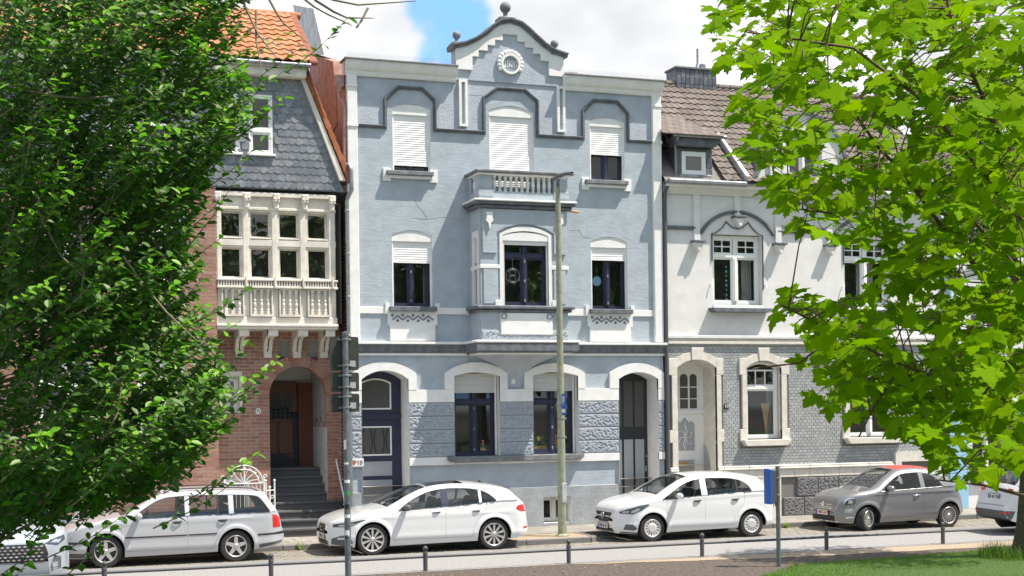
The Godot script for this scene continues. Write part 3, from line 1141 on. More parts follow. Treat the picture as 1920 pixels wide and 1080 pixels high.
func blue_house() -> void:
	var at := Vector3(0.02, 0.12, 0.0)
	var h := thing("row_house", "blue-grey stuccoed row house with white trim and curved 1906 gable", "house", at)
	var X0 := -4.0
	var X1 := 4.06
	# ---- openings in the front
	var w2l := arch(-2.9, 8.62, -1.97, 10.12, 10.23)
	var w2c := arch(-0.49, 8.2, 0.65, 10.2, 10.33)
	var w2r := arch(2.14, 8.62, 3.07, 10.1, 10.2)
	var w1l := arch(-2.95, 5.43, -1.97, 7.13, 7.24)
	var w1r := arch(2.13, 5.43, 3.11, 7.12, 7.23)
	var dl := arch(-3.74, 0.13, -2.61, 3.72, 3.93)
	var wa := arch(-1.48, 1.87, -0.33, 3.79, 3.88)
	var wb := arch(0.53, 1.87, 1.71, 3.79, 3.88)
	var dr := arch(2.81, 0.13, 3.89, 3.7, 3.87)
	var bw := rect(0.77, 0.2, 1.51, 0.84)
	var behind_bay := rect(-0.8, 5.0, 0.95, 7.6)
	var holes := [w2l, w2c, w2r, w1l, w1r, dl, wa, wb, dr, behind_bay]
	var low := MB.new()
	wall_face(low, rect(X0, 1.0, X1, 9.66), holes, 0.0)
	wpart("wall", low, M.stucco, h)
	var high := MB.new()
	wall_face(high, rect(X0, 9.66, X1, 10.9), holes, 0.0)
	wpart("frieze_wall", high, M.stucco_smooth, h)
	var base := MB.new()
	wall_face(base, rect(X0, 0.1, X1, 1.08), [dl, dr, bw], 0.05)
	base.quad(Vector3(X0, 1.08, 0.05), Vector3(dl[0].x, 1.08, 0.05), Vector3(dl[0].x, 1.09, 0.0), Vector3(X0, 1.09, 0.0))
	base.quad(Vector3(dl[1].x, 1.08, 0.05), Vector3(dr[0].x, 1.08, 0.05), Vector3(dr[0].x, 1.09, 0.0), Vector3(dl[1].x, 1.09, 0.0))
	base.quad(Vector3(dr[1].x, 1.08, 0.05), Vector3(X1, 1.08, 0.05), Vector3(X1, 1.09, 0.0), Vector3(dr[1].x, 1.09, 0.0))
	wpart("plinth", base, M.plinth, h)
	for q in [[w2l, 0.0, 0.3], [w2c, 0.0, 0.3], [w2r, 0.0, 0.3], [w1l, 0.0, 0.3], [w1r, 0.0, 0.3], [wa, 0.07, 0.4], [wb, 0.07, 0.4], [dl, 0.07, 0.75], [dr, 0.07, 0.75], [bw, 0.05, 0.35]]:
		var rv := MB.new()
		reveal(rv, q[0], q[1], q[2])
		wpart("reveal", rv, M.white_trim, h)
	# ---- the body of the house: flanks, back, flat roof, rooms
	var body := MB.new()
	body.quad(Vector3(X1, 0.1, 0), Vector3(X1, 0.1, -9), Vector3(X1, 10.9, -9), Vector3(X1, 10.9, 0))
	body.quad(Vector3(X1, 0.1, -9), Vector3(X0, 0.1, -9), Vector3(X0, 10.9, -9), Vector3(X1, 10.9, -9))
	body.quad(Vector3(X0, 8.1, -9), Vector3(X0, 8.1, 0), Vector3(X0, 10.9, 0), Vector3(X0, 10.9, -9))
	body.quad(Vector3(X0, 0.1, -9), Vector3(X0, 0.1, -1.3), Vector3(X0, 8.1, -1.3), Vector3(X0, 8.1, -9))
	body.quad(Vector3(X0, 10.84, 0), Vector3(X1, 10.84, 0), Vector3(X1, 10.7, -9), Vector3(X0, 10.7, -9))
	wpart("shell", body, M.copper_pipe, h)
	rooms(h, X0 + 0.1, X1 - 0.1, -0.31, -4.0, [0.15, 1.2, 4.7, 8.0, 10.9])
	# brick flank beside the entrance of the neighbour
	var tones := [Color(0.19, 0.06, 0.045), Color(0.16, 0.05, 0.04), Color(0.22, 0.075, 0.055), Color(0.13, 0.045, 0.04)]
	var fx := Transform3D(Basis(Vector3(0, 0, 1), Vector3.UP, Vector3(-1, 0, 0)), Vector3(X0, 0, 0))
	var fm := MB.new()
	fm.xf = fx
	fm.face(rect(-1.3, 0.1, 0.0, 8.1), 0.0)
	wpart("flank", fm, M.mortar, h)
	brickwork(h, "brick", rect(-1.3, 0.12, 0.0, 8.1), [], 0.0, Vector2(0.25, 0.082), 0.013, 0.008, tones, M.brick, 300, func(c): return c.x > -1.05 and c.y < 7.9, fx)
	# ---- corner strips, cornice, gable
	for s in [[-4.0, -3.76], [3.82, 4.06]]:
		var mb := MB.new()
		mb.box(Vector3(s[0], 4.62, -0.02), Vector3(s[1], 10.84, 0.09), 0.012)
		mb.box(Vector3(s[0] - 0.012, 9.6, -0.02), Vector3(s[1] + 0.012, 9.68, 0.115), 0.01)
		mb.box(Vector3(s[0] - 0.012, 10.52, -0.02), Vector3(s[1] + 0.012, 10.58, 0.11), 0.01)
		wpart("corner_strip", mb, M.white_trim, h)
	for s in [[-4.04, -1.33], [1.41, 4.1]]:
		var mb := MB.new()
		mb.mould([Vector2(s[0], 10.8), Vector2(s[1], 10.8)], [Vector2(0, 0), Vector2(0.06, 0.0), Vector2(0.09, 0.05), Vector2(0.09, 0.1), Vector2(0.16, 0.14), Vector2(0.2, 0.2), Vector2(0.24, 0.33), Vector2(0.0, 0.33)])
		mb.box(Vector3(s[0], 10.82, -0.25), Vector3(s[1], 11.13, 0.05))
		wpart("cornice", mb, M.white_trim, h)
		var cap := MB.new()
		cap.box(Vector3(s[0] - (0.05 if s[0] < 0 else 0.0), 11.132, -0.28), Vector3(s[1] + (0.05 if s[0] > 0 else 0.0), 11.165, 0.29), 0.005)
		wpart("coping", cap, M.grey_sill, h)
	# bird wires along the cornice
	for s in [[-4.0, -1.4], [1.5, 4.1]]:
		var mb := MB.new()
		var x: float = s[0]
		while x < s[1]:
			for e in [-0.05, 0.0, 0.06]:
				mb.tube([Vector3(x, 11.16, 0.2), Vector3(x + e * 0.6, 11.29, 0.2 + e)], 0.0016, 3, false)
			x += 0.05
		var o := wpart("bird_wire", mb, M.zinc, h)
		o.set_meta("kind", "stuff")
	var curve := P([-1.33, 11.63, -1.07, 11.7, -0.82, 11.82, -0.55, 12.0, -0.38, 12.16, -0.2, 12.28, 0.05, 12.34, 0.3, 12.28, 0.48, 12.16, 0.65, 12.02, 0.9, 11.82, 1.16, 11.68, 1.43, 11.61])
	var g := P([1.43, 10.88, -1.33, 10.88])
	g.append_array(curve)
	var gm := MB.new()
	gm.prism(g, -0.3, 0.03)
	wpart("gable", gm, M.stucco_smooth, h)
	var steps := P([-0.92, 11.12, -0.92, 11.45, -0.76, 11.45, -0.76, 11.61, -0.53, 11.61, -0.53, 11.75, -0.34, 11.75, -0.34, 11.89, -0.14, 11.89, -0.14, 12.05, 0.24, 12.05, 0.24, 11.9, 0.44, 11.9, 0.44, 11.77, 0.65, 11.77, 0.65, 11.63, 0.84, 11.63, 0.84, 11.47, 1.05, 11.47, 1.05, 11.12])
	var border := P([-1.33, 11.12])
	border.append_array(curve)
	border.append(Vector2(1.43, 11.12))
	for i in steps.size():
		border.append(steps[steps.size() - 1 - i])
	var bm := MB.new()
	bm.prism(border, 0.02, 0.085, 0.0, false)
	wpart("gable_border", bm, M.white_trim, h)
	var cap2 := MB.new()
	var cp := []
	for q in curve:
		cp.append(q)
	cp.push_front(Vector2(-1.42, 11.62))
	cp.append(Vector2(1.52, 11.6))
	cap2.mould(cp, [Vector2(-0.36, -0.02), Vector2(0.13, -0.02), Vector2(0.15, 0.0), Vector2(0.15, 0.03), Vector2(0.2, 0.05), Vector2(0.2, 0.085), Vector2(-0.36, 0.1), Vector2(-0.36, -0.02)])
	wpart("gable_coping", cap2, M.dark_trim, h)
	# ball finials
	for b in [[-0.02, 12.42, 0.135, 0.1], [-1.27, 11.72, 0.1, 0.06], [1.25, 11.7, 0.1, 0.06]]:
		var mb := MB.new()
		mb.box(Vector3(b[0] - b[2] * 1.5, b[1] - 0.06, -0.25), Vector3(b[0] + b[2] * 1.5, b[1] + 0.04, 0.12), 0.012)
		mb.lathe([Vector2(b[2] * 0.9, 0.03), Vector2(b[2] * 0.75, 0.07), Vector2(b[2] * 0.4, 0.1), Vector2(b[2] * 0.45, 0.1 + b[3]), Vector2(b[2] * 0.8, 0.12 + b[3])], Vector3(b[0], b[1], -0.05), 18)
		mb.ball(Vector3(b[0], b[1] + b[3] + 0.1 + b[2] * 0.75, -0.05), b[2], 24)
		wpart("ball_finial", mb, M.grey_sill, h)
	# year medallion
	var med := MB.new()
	for k in 14:
		var a := -0.5 + k * (PI + 1.0) / 13.0
		med.ball(Vector3(0.05 + cos(a) * 0.29, 11.34 + sin(a) * 0.29, 0.06), 0.058, 10)
	var ring := PackedVector2Array()
	var ring2 := PackedVector2Array()
	for k in 28:
		var a := TAU * k / 28
		ring.append(Vector2(0.05 + cos(a) * 0.25, 11.33 + sin(a) * 0.25))
		ring2.append(Vector2(0.05 + cos(a) * 0.195, 11.33 + sin(a) * 0.195))
	band(med, ring, ring2, 0.02, 0.12)
	var md := wpart("year_medallion", med, M.white_trim, h)
	lettering("1906", Vector3(0.05, 11.33, 0.045), 0.14, M.white_trim, h, "year_figures", 0.05, true, Basis.IDENTITY, 0.8)
	# narrow niches
	for s in [[-1.26, -1.05], [1.26, 1.47]]:
		var mb := MB.new()
		band(mb, rect(s[0], 9.76, s[1], 10.88), rect(s[0] + 0.06, 9.82, s[1] - 0.06, 10.82), -0.01, 0.075)
		wpart("niche_frame", mb, M.white_trim, h)
	# dark hood moulding that steps over the three upper windows
	var hp := [Vector2(-3.76, 9.6), Vector2(-3.03, 9.6), Vector2(-3.03, 10.27), Vector2(-2.73, 10.55), Vector2(-2.19, 10.55), Vector2(-1.91, 10.31), Vector2(-1.91, 9.6), Vector2(-0.58, 9.6), Vector2(-0.58, 10.46), Vector2(-0.28, 10.68), Vector2(0.41, 10.68), Vector2(0.7, 10.46), Vector2(0.7, 9.6), Vector2(2.0, 9.6), Vector2(2.0, 10.29), Vector2(2.27, 10.55), Vector2(2.86, 10.55), Vector2(3.12, 10.3), Vector2(3.12, 9.6), Vector2(3.82, 9.6)]
	var hm := MB.new()
	hm.mould(hp, [Vector2(0, 0.005), Vector2(0.045, 0.01), Vector2(0.045, 0.035), Vector2(0.08, 0.045), Vector2(0.085, 0.07), Vector2(0.05, 0.088), Vector2(0.0, 0.092)])
	wpart("hood_moulding", hm, M.dark_trim, h)
	# cracks in the render
	for q in [[767, 363, 776, 373, 785, 388, 796, 400, 801, 410], [773, 408, 800, 411, 830, 407, 868, 414], [1070, 432, 1085, 431, 1093, 443, 1108, 446], [1032, 140, 1050, 180, 1041, 150], [852, 176, 905, 179], [961, 183, 975, 188, 984, 184]]:
		var pts := []
		for i in range(0, q.size(), 2):
			pts.append(on_z(q[i], q[i + 1], 0.002))
		var ck := MB.new()
		ck.tube(pts, 0.003, 4)
		wpart("crack", ck, M.plinth, h)
	# ---- upper windows with roller shutters
	window(h, -2.9, -1.97, 8.62, 10.1, -0.16, {"shut": 8.8, "shut_top": 9.98, "box_top": 10.22})
	window(h, -0.49, 0.65, 8.2, 10.12, -0.16, {"shut": 8.25, "shut_top": 10.08, "box_top": 10.32})
	window(h, 2.14, 3.07, 8.62, 10.05, -0.16, {"shut": 9.3, "shut_top": 9.98, "box_top": 10.19})
	window(h, -2.95, -1.97, 5.43, 7.1, -0.16, {"shut": 6.5, "shut_top": 6.99, "box_top": 7.23, "lock": true})
	window(h, 2.13, 3.11, 5.43, 7.1, -0.16, {"shut": 6.68, "shut_top": 6.98, "box_top": 7.22, "lock": true})
	# sills: a grey slab over white blocks
	for s in [[-2.47, 0.61, 8.62], [2.58, 0.61, 8.62]]:
		var mb := MB.new()
		mb.box(Vector3(s[0] - s[1], s[2] - 0.1, -0.2), Vector3(s[0] + s[1] * 0.86, s[2] + 0.0, 0.17), 0.012)
		wpart("sill", mb, M.grey_sill, h)
		for sx in [-0.68, 0.46]:
			mb = MB.new()
			mb.box(Vector3(s[0] + sx, s[2] - 0.24, 0), Vector3(s[0] + sx + 0.19, s[2] + 0.06, 0.05), 0.008)
			wpart("sill_block", mb, M.white_trim, h)
		mb = MB.new()
		mb.box(Vector3(s[0] - 0.56, s[2] - 0.17, 0), Vector3(s[0] + 0.52, s[2] - 0.1, 0.1), 0.008)
		wpart("sill_block", mb, M.white_trim, h)
	for s in [-2.48, 2.61]:
		var mb := MB.new()
		mb.box(Vector3(s - 0.58, 5.32, -0.2), Vector3(s + 0.57, 5.43, 0.19), 0.012)
		wpart("sill", mb, M.dark_trim, h)
		mb = MB.new()
		mb.prism(P([s - 0.66, 5.26, s - 0.6, 5.26, s - 0.6, 5.0, s - 0.55, 5.0, s - 0.55, 4.63, s + 0.55, 4.63, s + 0.55, 5.0, s + 0.6, 5.0, s + 0.6, 5.26, s + 0.66, 5.26, s + 0.66, 5.52, s + 0.56, 5.52, s + 0.56, 5.33, s - 0.56, 5.33, s - 0.56, 5.52, s - 0.66, 5.52]), 0.0, 0.07, 0.01)
		var ap := wpart("apron", mb, M.white_trim, h)
		# painted relief: zigzag with discs
		mb = MB.new()
		var zig := []
		for k in 9:
			zig.append(Vector2(s - 0.5 + k * 0.125, 5.12 if k % 2 == 0 else 5.21))
		mb.mould(zig, [Vector2(0, -0.018), Vector2(0.012, -0.018), Vector2(0.012, 0.018), Vector2(0, 0.018)], 0.07)
		for k in 8:
			var c := Vector2(s - 0.5 + k * 0.125 + (0.0 if k % 2 else 0.0), 5.225 if k % 2 == 0 else 5.1)
			var disc := PackedVector2Array()
			for a in 12:
				disc.append(c + Vector2(cos(TAU * a / 12), sin(TAU * a / 12)) * 0.036)
			mb.prism(disc, 0.07, 0.081)
		wpart("zigzag_ornament", mb, M.grey_sill, h)
	# white belt between floors
	for s in [[-3.76, -3.14], [-1.82, -1.03], [1.18, 1.95], [3.27, 3.82]]:
		var mb := MB.new()
		mb.box(Vector3(s[0], 5.265, -0.01), Vector3(s[1], 5.42, 0.035), 0.006)
		wpart("belt", mb, M.white_trim, h)
	# ---- string course over the ground floor
	var BX0 := -1.02
	var BX1 := 1.18
	var BZ := 0.78
	for s in [[-4.03, BX0 - 0.12], [BX1 + 0.12, 4.1]]:
		var mb := MB.new()
		mb.mould([Vector2(s[0], 4.34), Vector2(s[1], 4.34)], [Vector2(0, 0), Vector2(0.07, 0.0), Vector2(0.09, 0.06), Vector2(0.11, 0.12), Vector2(0.16, 0.17), Vector2(0.18, 0.2), Vector2(0.0, 0.2)])
		wpart("string_course", mb, M.dark_trim, h)
		mb = MB.new()
		mb.box(Vector3(s[0], 4.542, -0.01), Vector3(s[1], 4.6, 0.2), 0.008)
		wpart("string_course_edge", mb, M.white_trim, h)
		mb = MB.new()
		mb.box(Vector3(s[0], 4.28, -0.01), Vector3(s[1], 4.338, 0.065), 0.008)
		wpart("string_course_edge", mb, M.white_trim, h)
	# ---- the bay
	var bay := holder("bay", h)
	var bwin := arch(-0.47, 5.43, 0.68, 7.1, 7.2)
	var bf := MB.new()
	wall_face(bf, rect(BX0, 4.6, BX1, 7.75), [bwin], BZ)
	bf.xf = Transform3D(Basis(Vector3(0, 0, 1), Vector3.UP, Vector3(-1, 0, 0)), Vector3(BX0, 0, 0))
	var side_win := rect(0.3, 5.45, 0.62, 7.05)
	wall_face(bf, rect(0, 4.6, BZ, 7.75), [side_win], 0.0)
	reveal(bf, side_win, 0.0, 0.12)
	bf.xf = Transform3D(Basis(Vector3(0, 0, -1), Vector3.UP, Vector3(1, 0, 0)), Vector3(BX1, 0, 0))
	wall_face(bf, rect(-BZ, 4.6, 0, 7.75), [], 0.0)
	bf.xf = Transform3D.IDENTITY
	wpart("bay_wall", bf, M.stucco, bay)
	var br := MB.new()
	reveal(br, bwin, BZ + 0.03, 0.28)
	var bo := P([0.76, 5.43])
	bo.append_array(arc_pts(-0.55, 0.76, 7.12, 7.31))
	bo.append(Vector2(-0.55, 5.43))
	var bi := P([0.68, 5.43])
	bi.append_array(arc_pts(-0.47, 0.68, 7.1, 7.2))
	bi.append(Vector2(-0.47, 5.43))
	band(br, bo, bi, BZ - 0.01, BZ + 0.03, false)
	# white collar at mid height and shoulders
	for s in [[BX0 - 0.02, -0.55], [0.76, BX1 + 0.02]]:
		br.box(Vector3(s[0], 6.3, 0.1), Vector3(s[1], 6.39, BZ + 0.035), 0.008)
	for s in [-0.68, 0.76]:
		br.box(Vector3(s, 5.4, BZ - 0.02), Vector3(s + 0.13, 5.56, BZ + 0.05), 0.006)
	wpart("bay_surround", br, M.white_trim, bay)
	# raised stucco frame with the flat arch, and square panels below
	var bp := MB.new()
	var aro := PackedVector2Array([Vector2(1.12, 6.68), Vector2(1.12, 7.7), Vector2(BX0 + 0.06, 7.7), Vector2(BX0 + 0.06, 6.68)])
	bp.prism(P([BX0 + 0.05, 6.67, -0.62, 6.67, -0.62, 7.16, -0.4, 7.28, -0.1, 7.35, 0.105, 7.365, 0.31, 7.35, 0.61, 7.28, 0.83, 7.16, 0.83, 6.67, BX1 - 0.05, 6.67, BX1 - 0.05, 7.7, BX0 + 0.05, 7.7]), BZ - 0.01, BZ + 0.045, 0.008, false)
	for s in [[BX0 + 0.06, -0.6], [0.82, BX1 - 0.06]]:
		bp.box(Vector3(s[0], 5.47, BZ - 0.01), Vector3(s[1], 6.29, BZ + 0.03), 0.008)
	wpart("raised_panel", bp, M.stucco, bay)
	for s in [-0.81, 0.97]:
		var mb := MB.new()
		mb.prism(P([s - 0.085, 7.62, s + 0.085, 7.62, s + 0.07, 7.5, s + 0.09, 7.42, s + 0.03, 7.36, s, 7.2, s - 0.03, 7.36, s - 0.09, 7.42, s - 0.07, 7.5]), BZ + 0.03, BZ + 0.1, 0.008)
		wpart("pendant", mb, M.white_trim, bay)
	window(bay, -0.47, 0.68, 5.43, 7.02, BZ - 0.12, {"transom": 6.62, "shut": 6.9, "shut_top": 6.98, "box_top": 7.17, "lock": true})
	var sp := MB.new()
	sp.box(Vector3(BX0 + 0.02, 5.46, 0.31), Vector3(BX0 + 0.03, 7.04, 0.61))
	wpart("pane", sp, M.pane, bay)
	sp = MB.new()
	sp.xf = Transform3D(Basis(Vector3(0, 0, 1), Vector3.UP, Vector3(-1, 0, 0)), Vector3(BX0 - 0.01, 0, 0))
	band(sp, rect(0.25, 5.4, 0.67, 7.2), rect(0.32, 5.47, 0.6, 7.04), -0.06, 0.02)
	wpart("side_window_frame", sp, M.white_trim, bay)
	sp = MB.new()
	var shx := shutter_mesh(0.32, 0.6, 6.45, 7.05, 0.0)
	shx.xf = Transform3D.IDENTITY
	sp.xf = Transform3D(Basis(Vector3(0, 0, 1), Vector3.UP, Vector3(-1, 0, 0)), Vector3(BX0 + 0.01, 0, 0))
	sp.box(Vector3(0.32, 6.45, -0.01), Vector3(0.6, 7.05, 0.0))
	wpart("side_shutter", sp, M.shutter_grey, bay)
	# belts round the bay: [y0, y1, out, material, name]
	for b in [[4.34, 4.545, 0.2, M.dark_trim, "bay_base_moulding"], [4.28, 4.338, 0.08, M.white_trim, "bay_base_edge"], [4.547, 4.61, 0.22, M.white_trim, "bay_base_ledge"], [5.28, 5.345, 0.08, M.dark_trim, "bay_sill"], [5.347, 5.43, 0.14, M.dark_trim, "bay_sill"], [7.72, 7.8, 0.1, M.dark_trim, "bay_cornice"], [7.802, 7.87, 0.17, M.dark_trim, "bay_cornice"], [7.872, 7.92, 0.2, M.white_trim, "bay_ledge"]]:
		var mb := MB.new()
		mb.box(Vector3(BX0 - b[2], b[0], -0.0), Vector3(BX1 + b[2], b[1], BZ + b[2]), 0.022)
		wpart(b[4], mb, b[3], bay)
	var lowp := boss_block(BX0 + 0.005, BX1 - 0.005, 4.62, 4.84, BZ - 0.05, BZ + 0.03, 5)
	wpart("pitted_strip", lowp, M.boss, bay)
	var wp := MB.new()
	wp.box(Vector3(-0.55, 4.75, BZ - 0.01), Vector3(0.76, 5.26, BZ + 0.055), 0.01)
	wpart("apron", wp, M.white_trim, bay)
	for s in [-0.47, 0.68]:
		var mb := MB.new()
		var o1 := PackedVector2Array()
		var o2 := PackedVector2Array()
		for a in 16:
			o1.append(Vector2(s, 5.18) + Vector2(cos(TAU * a / 16), sin(TAU * a / 16)) * 0.075)
			o2.append(Vector2(s, 5.18) + Vector2(cos(TAU * a / 16), sin(TAU * a / 16)) * 0.058)
		band(mb, o1, o2, BZ + 0.05, BZ + 0.075)
		wpart("ring_ornament", mb, M.dark_trim, bay)
	# cove that carries the bay
	var cv := MB.new()
	var rows := []
	for j in 17:
		var t := j / 16.0
		var y := lerpf(3.52, 4.29, t)
		var hw := 0.19 + 0.95 * pow(t, 2.6)
		var dd := 0.015 + (BZ + 0.04) * (1.0 - sqrt(maxf(0.0, 1.0 - pow(t, 2.2))))
		if t > 0.999:
			dd = BZ + 0.05
		var row := []
		for i in 21:
			var u := -1.0 + i / 10.0
			var e := pow(1.0 - pow(absf(u), 5.0), 0.6) if absf(u) < 1.0 else 0.0
			row.append(Vector3(0.08 + u * hw, y, dd * e))
		rows.append(row)
	cv.grid(rows, true)
	wpart("cove", cv, M.stucco_smooth, bay)
	var sock := MB.new()
	sock.box(Vector3(-0.02, 3.6, 0.0), Vector3(0.08, 3.71, 0.06), 0.005)
	wpart("socket_box", sock, M.white_trim, bay)
	# parapet with balusters
	var pl := MB.new()
	pl.box(Vector3(BX0 - 0.02, 7.922, 0), Vector3(BX1 + 0.02, 8.12, BZ + 0.03), 0.01)
	for s in [[BX0 - 0.02, -0.71], [0.86, BX1 + 0.02]]:
		pl.box(Vector3(s[0], 8.118, BZ - 0.22), Vector3(s[1], 8.5, BZ + 0.025), 0.01)
		pl.box(Vector3(s[0] - 0.02, 8.0, BZ - 0.24), Vector3(s[1] + 0.02, 8.16, BZ + 0.05), 0.01)
	pl.box(Vector3(BX0 - 0.015, 8.118, 0.0), Vector3(BX0 + 0.1, 8.5, 0.16), 0.01)
	wpart("parapet", pl, M.stucco, bay)
	for k in 11:
		var x := -0.63 + k * 0.14
		var mb := MB.new()
		mb.lathe([Vector2(0.05, 0), Vector2(0.05, 0.03), Vector2(0.032, 0.05), Vector2(0.036, 0.1), Vector2(0.05, 0.19), Vector2(0.036, 0.28), Vector2(0.032, 0.33), Vector2(0.05, 0.35), Vector2(0.05, 0.39)], Vector3(x, 8.115, BZ - 0.08), 8)
		wpart("baluster", mb, M.white_trim, bay)
	for k in 2:
		var mb := MB.new()
		mb.lathe([Vector2(0.05, 0), Vector2(0.05, 0.03), Vector2(0.032, 0.05), Vector2(0.05, 0.19), Vector2(0.032, 0.33), Vector2(0.05, 0.35), Vector2(0.05, 0.39)], Vector3(BX0 + 0.06, 8.115, 0.26 + k * 0.16), 8)
		wpart("baluster", mb, M.white_trim, bay)
	var rail := MB.new()
	rail.box(Vector3(BX0 - 0.06, 8.502, -0.0), Vector3(BX1 + 0.08, 8.55, BZ + 0.09), 0.012)
	wpart("parapet_rail", rail, M.white_trim, bay)
	rail = MB.new()
	rail.box(Vector3(BX0 - 0.13, 8.552, -0.0), Vector3(BX1 + 0.15, 8.61, BZ + 0.17), 0.015)
	wpart("parapet_coping", rail, M.grey_sill, bay)
	var spout := MB.new()
	spout.tube([Vector3(1.2, 7.78, 0.5), Vector3(1.52, 7.7, 0.75)], 0.028, 8)
	wpart("water_spout", spout, M.basket, bay)
	# ---- ground floor: white arches, bossed blocks, belts
	for s in [[-3.98, -2.41, -3.74, -2.61, 3.72, 3.93, 4.13], [-1.71, -0.13, -1.48, -0.33, 3.79, 3.88, 4.12], [0.31, 1.9, 0.53, 1.71, 3.79, 3.88, 4.1], [2.57, 4.05, 2.81, 3.89, 3.7, 3.87, 4.1]]:
		var mb := MB.new()
		var oa := P([s[1], 3.472])
		oa.append_array(arc_pts(s[0], s[1], 3.86, s[6], 14))
		oa.append(Vector2(s[0], 3.472))
		var ia := P([s[3], 3.472])
		ia.append_array(arc_pts(s[2], s[3], s[4], s[5], 14))
		ia.append(Vector2(s[2], 3.472))
		band(mb, oa, ia, -0.01, 0.075, false)
		wpart("arch_surround", mb, M.white_trim, h)
	var spans := [[-4.0, -3.74], [-2.61, -1.48], [-0.33, 0.53], [1.71, 2.81], [3.89, 4.06]]
	for i in spans.size():
		var s: Array = spans[i]
		var mb := MB.new()
		mb.box(Vector3(s[0], 3.17, -0.01), Vector3(s[1], 3.47, 0.068), 0.006)
		wpart("belt", mb, M.white_trim, h)
		mb = MB.new()
		mb.box(Vector3(s[0], 1.68, -0.01), Vector3(s[1], 1.868, 0.068), 0.006)
		wpart("belt", mb, M.white_trim, h)
		for k in 4:
			wpart("bossed_block", boss_block(s[0] + 0.004, s[1] - 0.004, 1.877 + k * 0.324, 1.877 + k * 0.324 + 0.312, -0.02, 0.062, i * 4 + k), M.boss, h)
	var ws := MB.new()
	ws.box(Vector3(-1.48, 1.69, -0.01), Vector3(1.71, 1.735, 0.1), 0.006)
	wpart("sill_band", ws, M.white_trim, h)
	var gs := MB.new()
	gs.prism(P([-1.6, 1.742, 1.72, 1.742, 1.8, 1.8, 1.8, 1.872, -1.68, 1.872, -1.68, 1.8]), -0.2, 0.21, 0.01)
	wpart("sill", gs, M.grey_sill, h)
	window(h, -1.46, -0.35, 1.88, 3.86, -0.25, {"transom": 3.17, "shut": 3.42, "shut_top": 3.86, "shut_mat": M.shutter_grey, "bar": 0.075, "lock": true})
	window(h, 0.55, 1.69, 1.88, 3.86, -0.25, {"transom": 3.17, "shut": 3.45, "shut_top": 3.86, "shut_mat": M.shutter_grey, "bar": 0.075, "lock": true})
	window(h, 0.79, 1.49, 0.22, 0.82, -0.25, {"mat": M.shutter_grey, "bar": 0.05})
	# ---- doors
	var d1 := holder("door", h)
	var zd := -0.6
	var leaf := MB.new()
	leaf.prism(arch(-3.78, 0.13, -2.62, 3.72, 3.93), zd - 0.08, zd)
	wpart("leaf", leaf, M.blue_frame, d1)
	for q in [[3.02, 3.72, true], [1.92, 2.62, true], [1.44, 1.78, false], [0.5, 1.34, false]]:
		var mb := MB.new()
		var ax := -3.62
		var bx := -2.86
		var outl := arch(ax, q[0], bx, q[1] - 0.06, q[1] + 0.04, 10) if q[0] > 3.0 else rect(ax, q[0], bx, q[1])
		var inl := arch(ax + 0.035, q[0] + 0.035, bx - 0.035, q[1] - 0.09, q[1] + 0.005, 10) if q[0] > 3.0 else rect(ax + 0.035, q[0] + 0.035, bx - 0.035, q[1] - 0.035)
		band(mb, outl, inl, zd - 0.01, zd + 0.025)
		wpart("panel_border", mb, M.white_frame if q[2] else M.panel_grey, d1)
		mb = MB.new()
		mb.prism(inl, zd - 0.01, zd + 0.008, 0.0, false)
		wpart("lace_pane" if q[2] else "panel", mb, M.lace if q[2] else M.panel_grey, d1)
	var gr := MB.new()
	for k in 5:
		var x := -3.53 + k * 0.145
		var pts := []
		for j in 13:
			var t := j / 12.0
			pts.append(Vector3(x + 0.05 * sin(t * PI) * (1 if k % 2 else -1), 1.98 + t * 0.6, zd + 0.02))
		gr.tube(pts, 0.008, 5)
	wpart("door_grille", gr, M.black_iron, d1)
	gr = MB.new()
	gr.box(Vector3(-3.78, 2.78, zd), Vector3(-2.62, 2.92, zd + 0.04), 0.01)
	gr.box(Vector3(-2.8, 2.1, zd), Vector3(-2.77, 2.3, zd + 0.05), 0.006)
	wpart("door_rail", gr, M.blue_frame, d1)
	var d2 := holder("door", h)
	leaf = MB.new()
	leaf.prism(arch(2.8, 0.13, 3.9, 3.7, 3.87), zd - 0.08, zd)
	wpart("leaf", leaf, M.black_frame, d2)
	for k in 3:
		var x := 2.92 + k * 0.31
		if k < 3:
			var mb := MB.new()
			mb.box(Vector3(x, 2.5, zd - 0.01), Vector3(x + 0.25, 3.66, zd + 0.012), 0.004)
			wpart("lace_pane", mb, M.lace, d2)
			mb = MB.new()
			mb.box(Vector3(x, 0.4, zd - 0.01), Vector3(x + 0.25, 2.18, zd + 0.016), 0.006)
			wpart("panel", mb, M.panel_grey, d2)
	var knob := MB.new()
	knob.ball(Vector3(3.83, 1.75, zd + 0.05), 0.03, 10)
	knob.box(Vector3(3.81, 1.35, zd), Vector3(3.86, 1.5, zd + 0.03), 0.006)
	wpart("handle", knob, M.zinc, d2)
	for e in [[-3.74, -2.61], [2.81, 3.89]]:
		var mb := MB.new()
		mb.box(Vector3(e[0], 0.1, -0.7), Vector3(e[1], 0.24, 0.09), 0.012)
		wpart("doorstep", mb, M.step_stone, h)
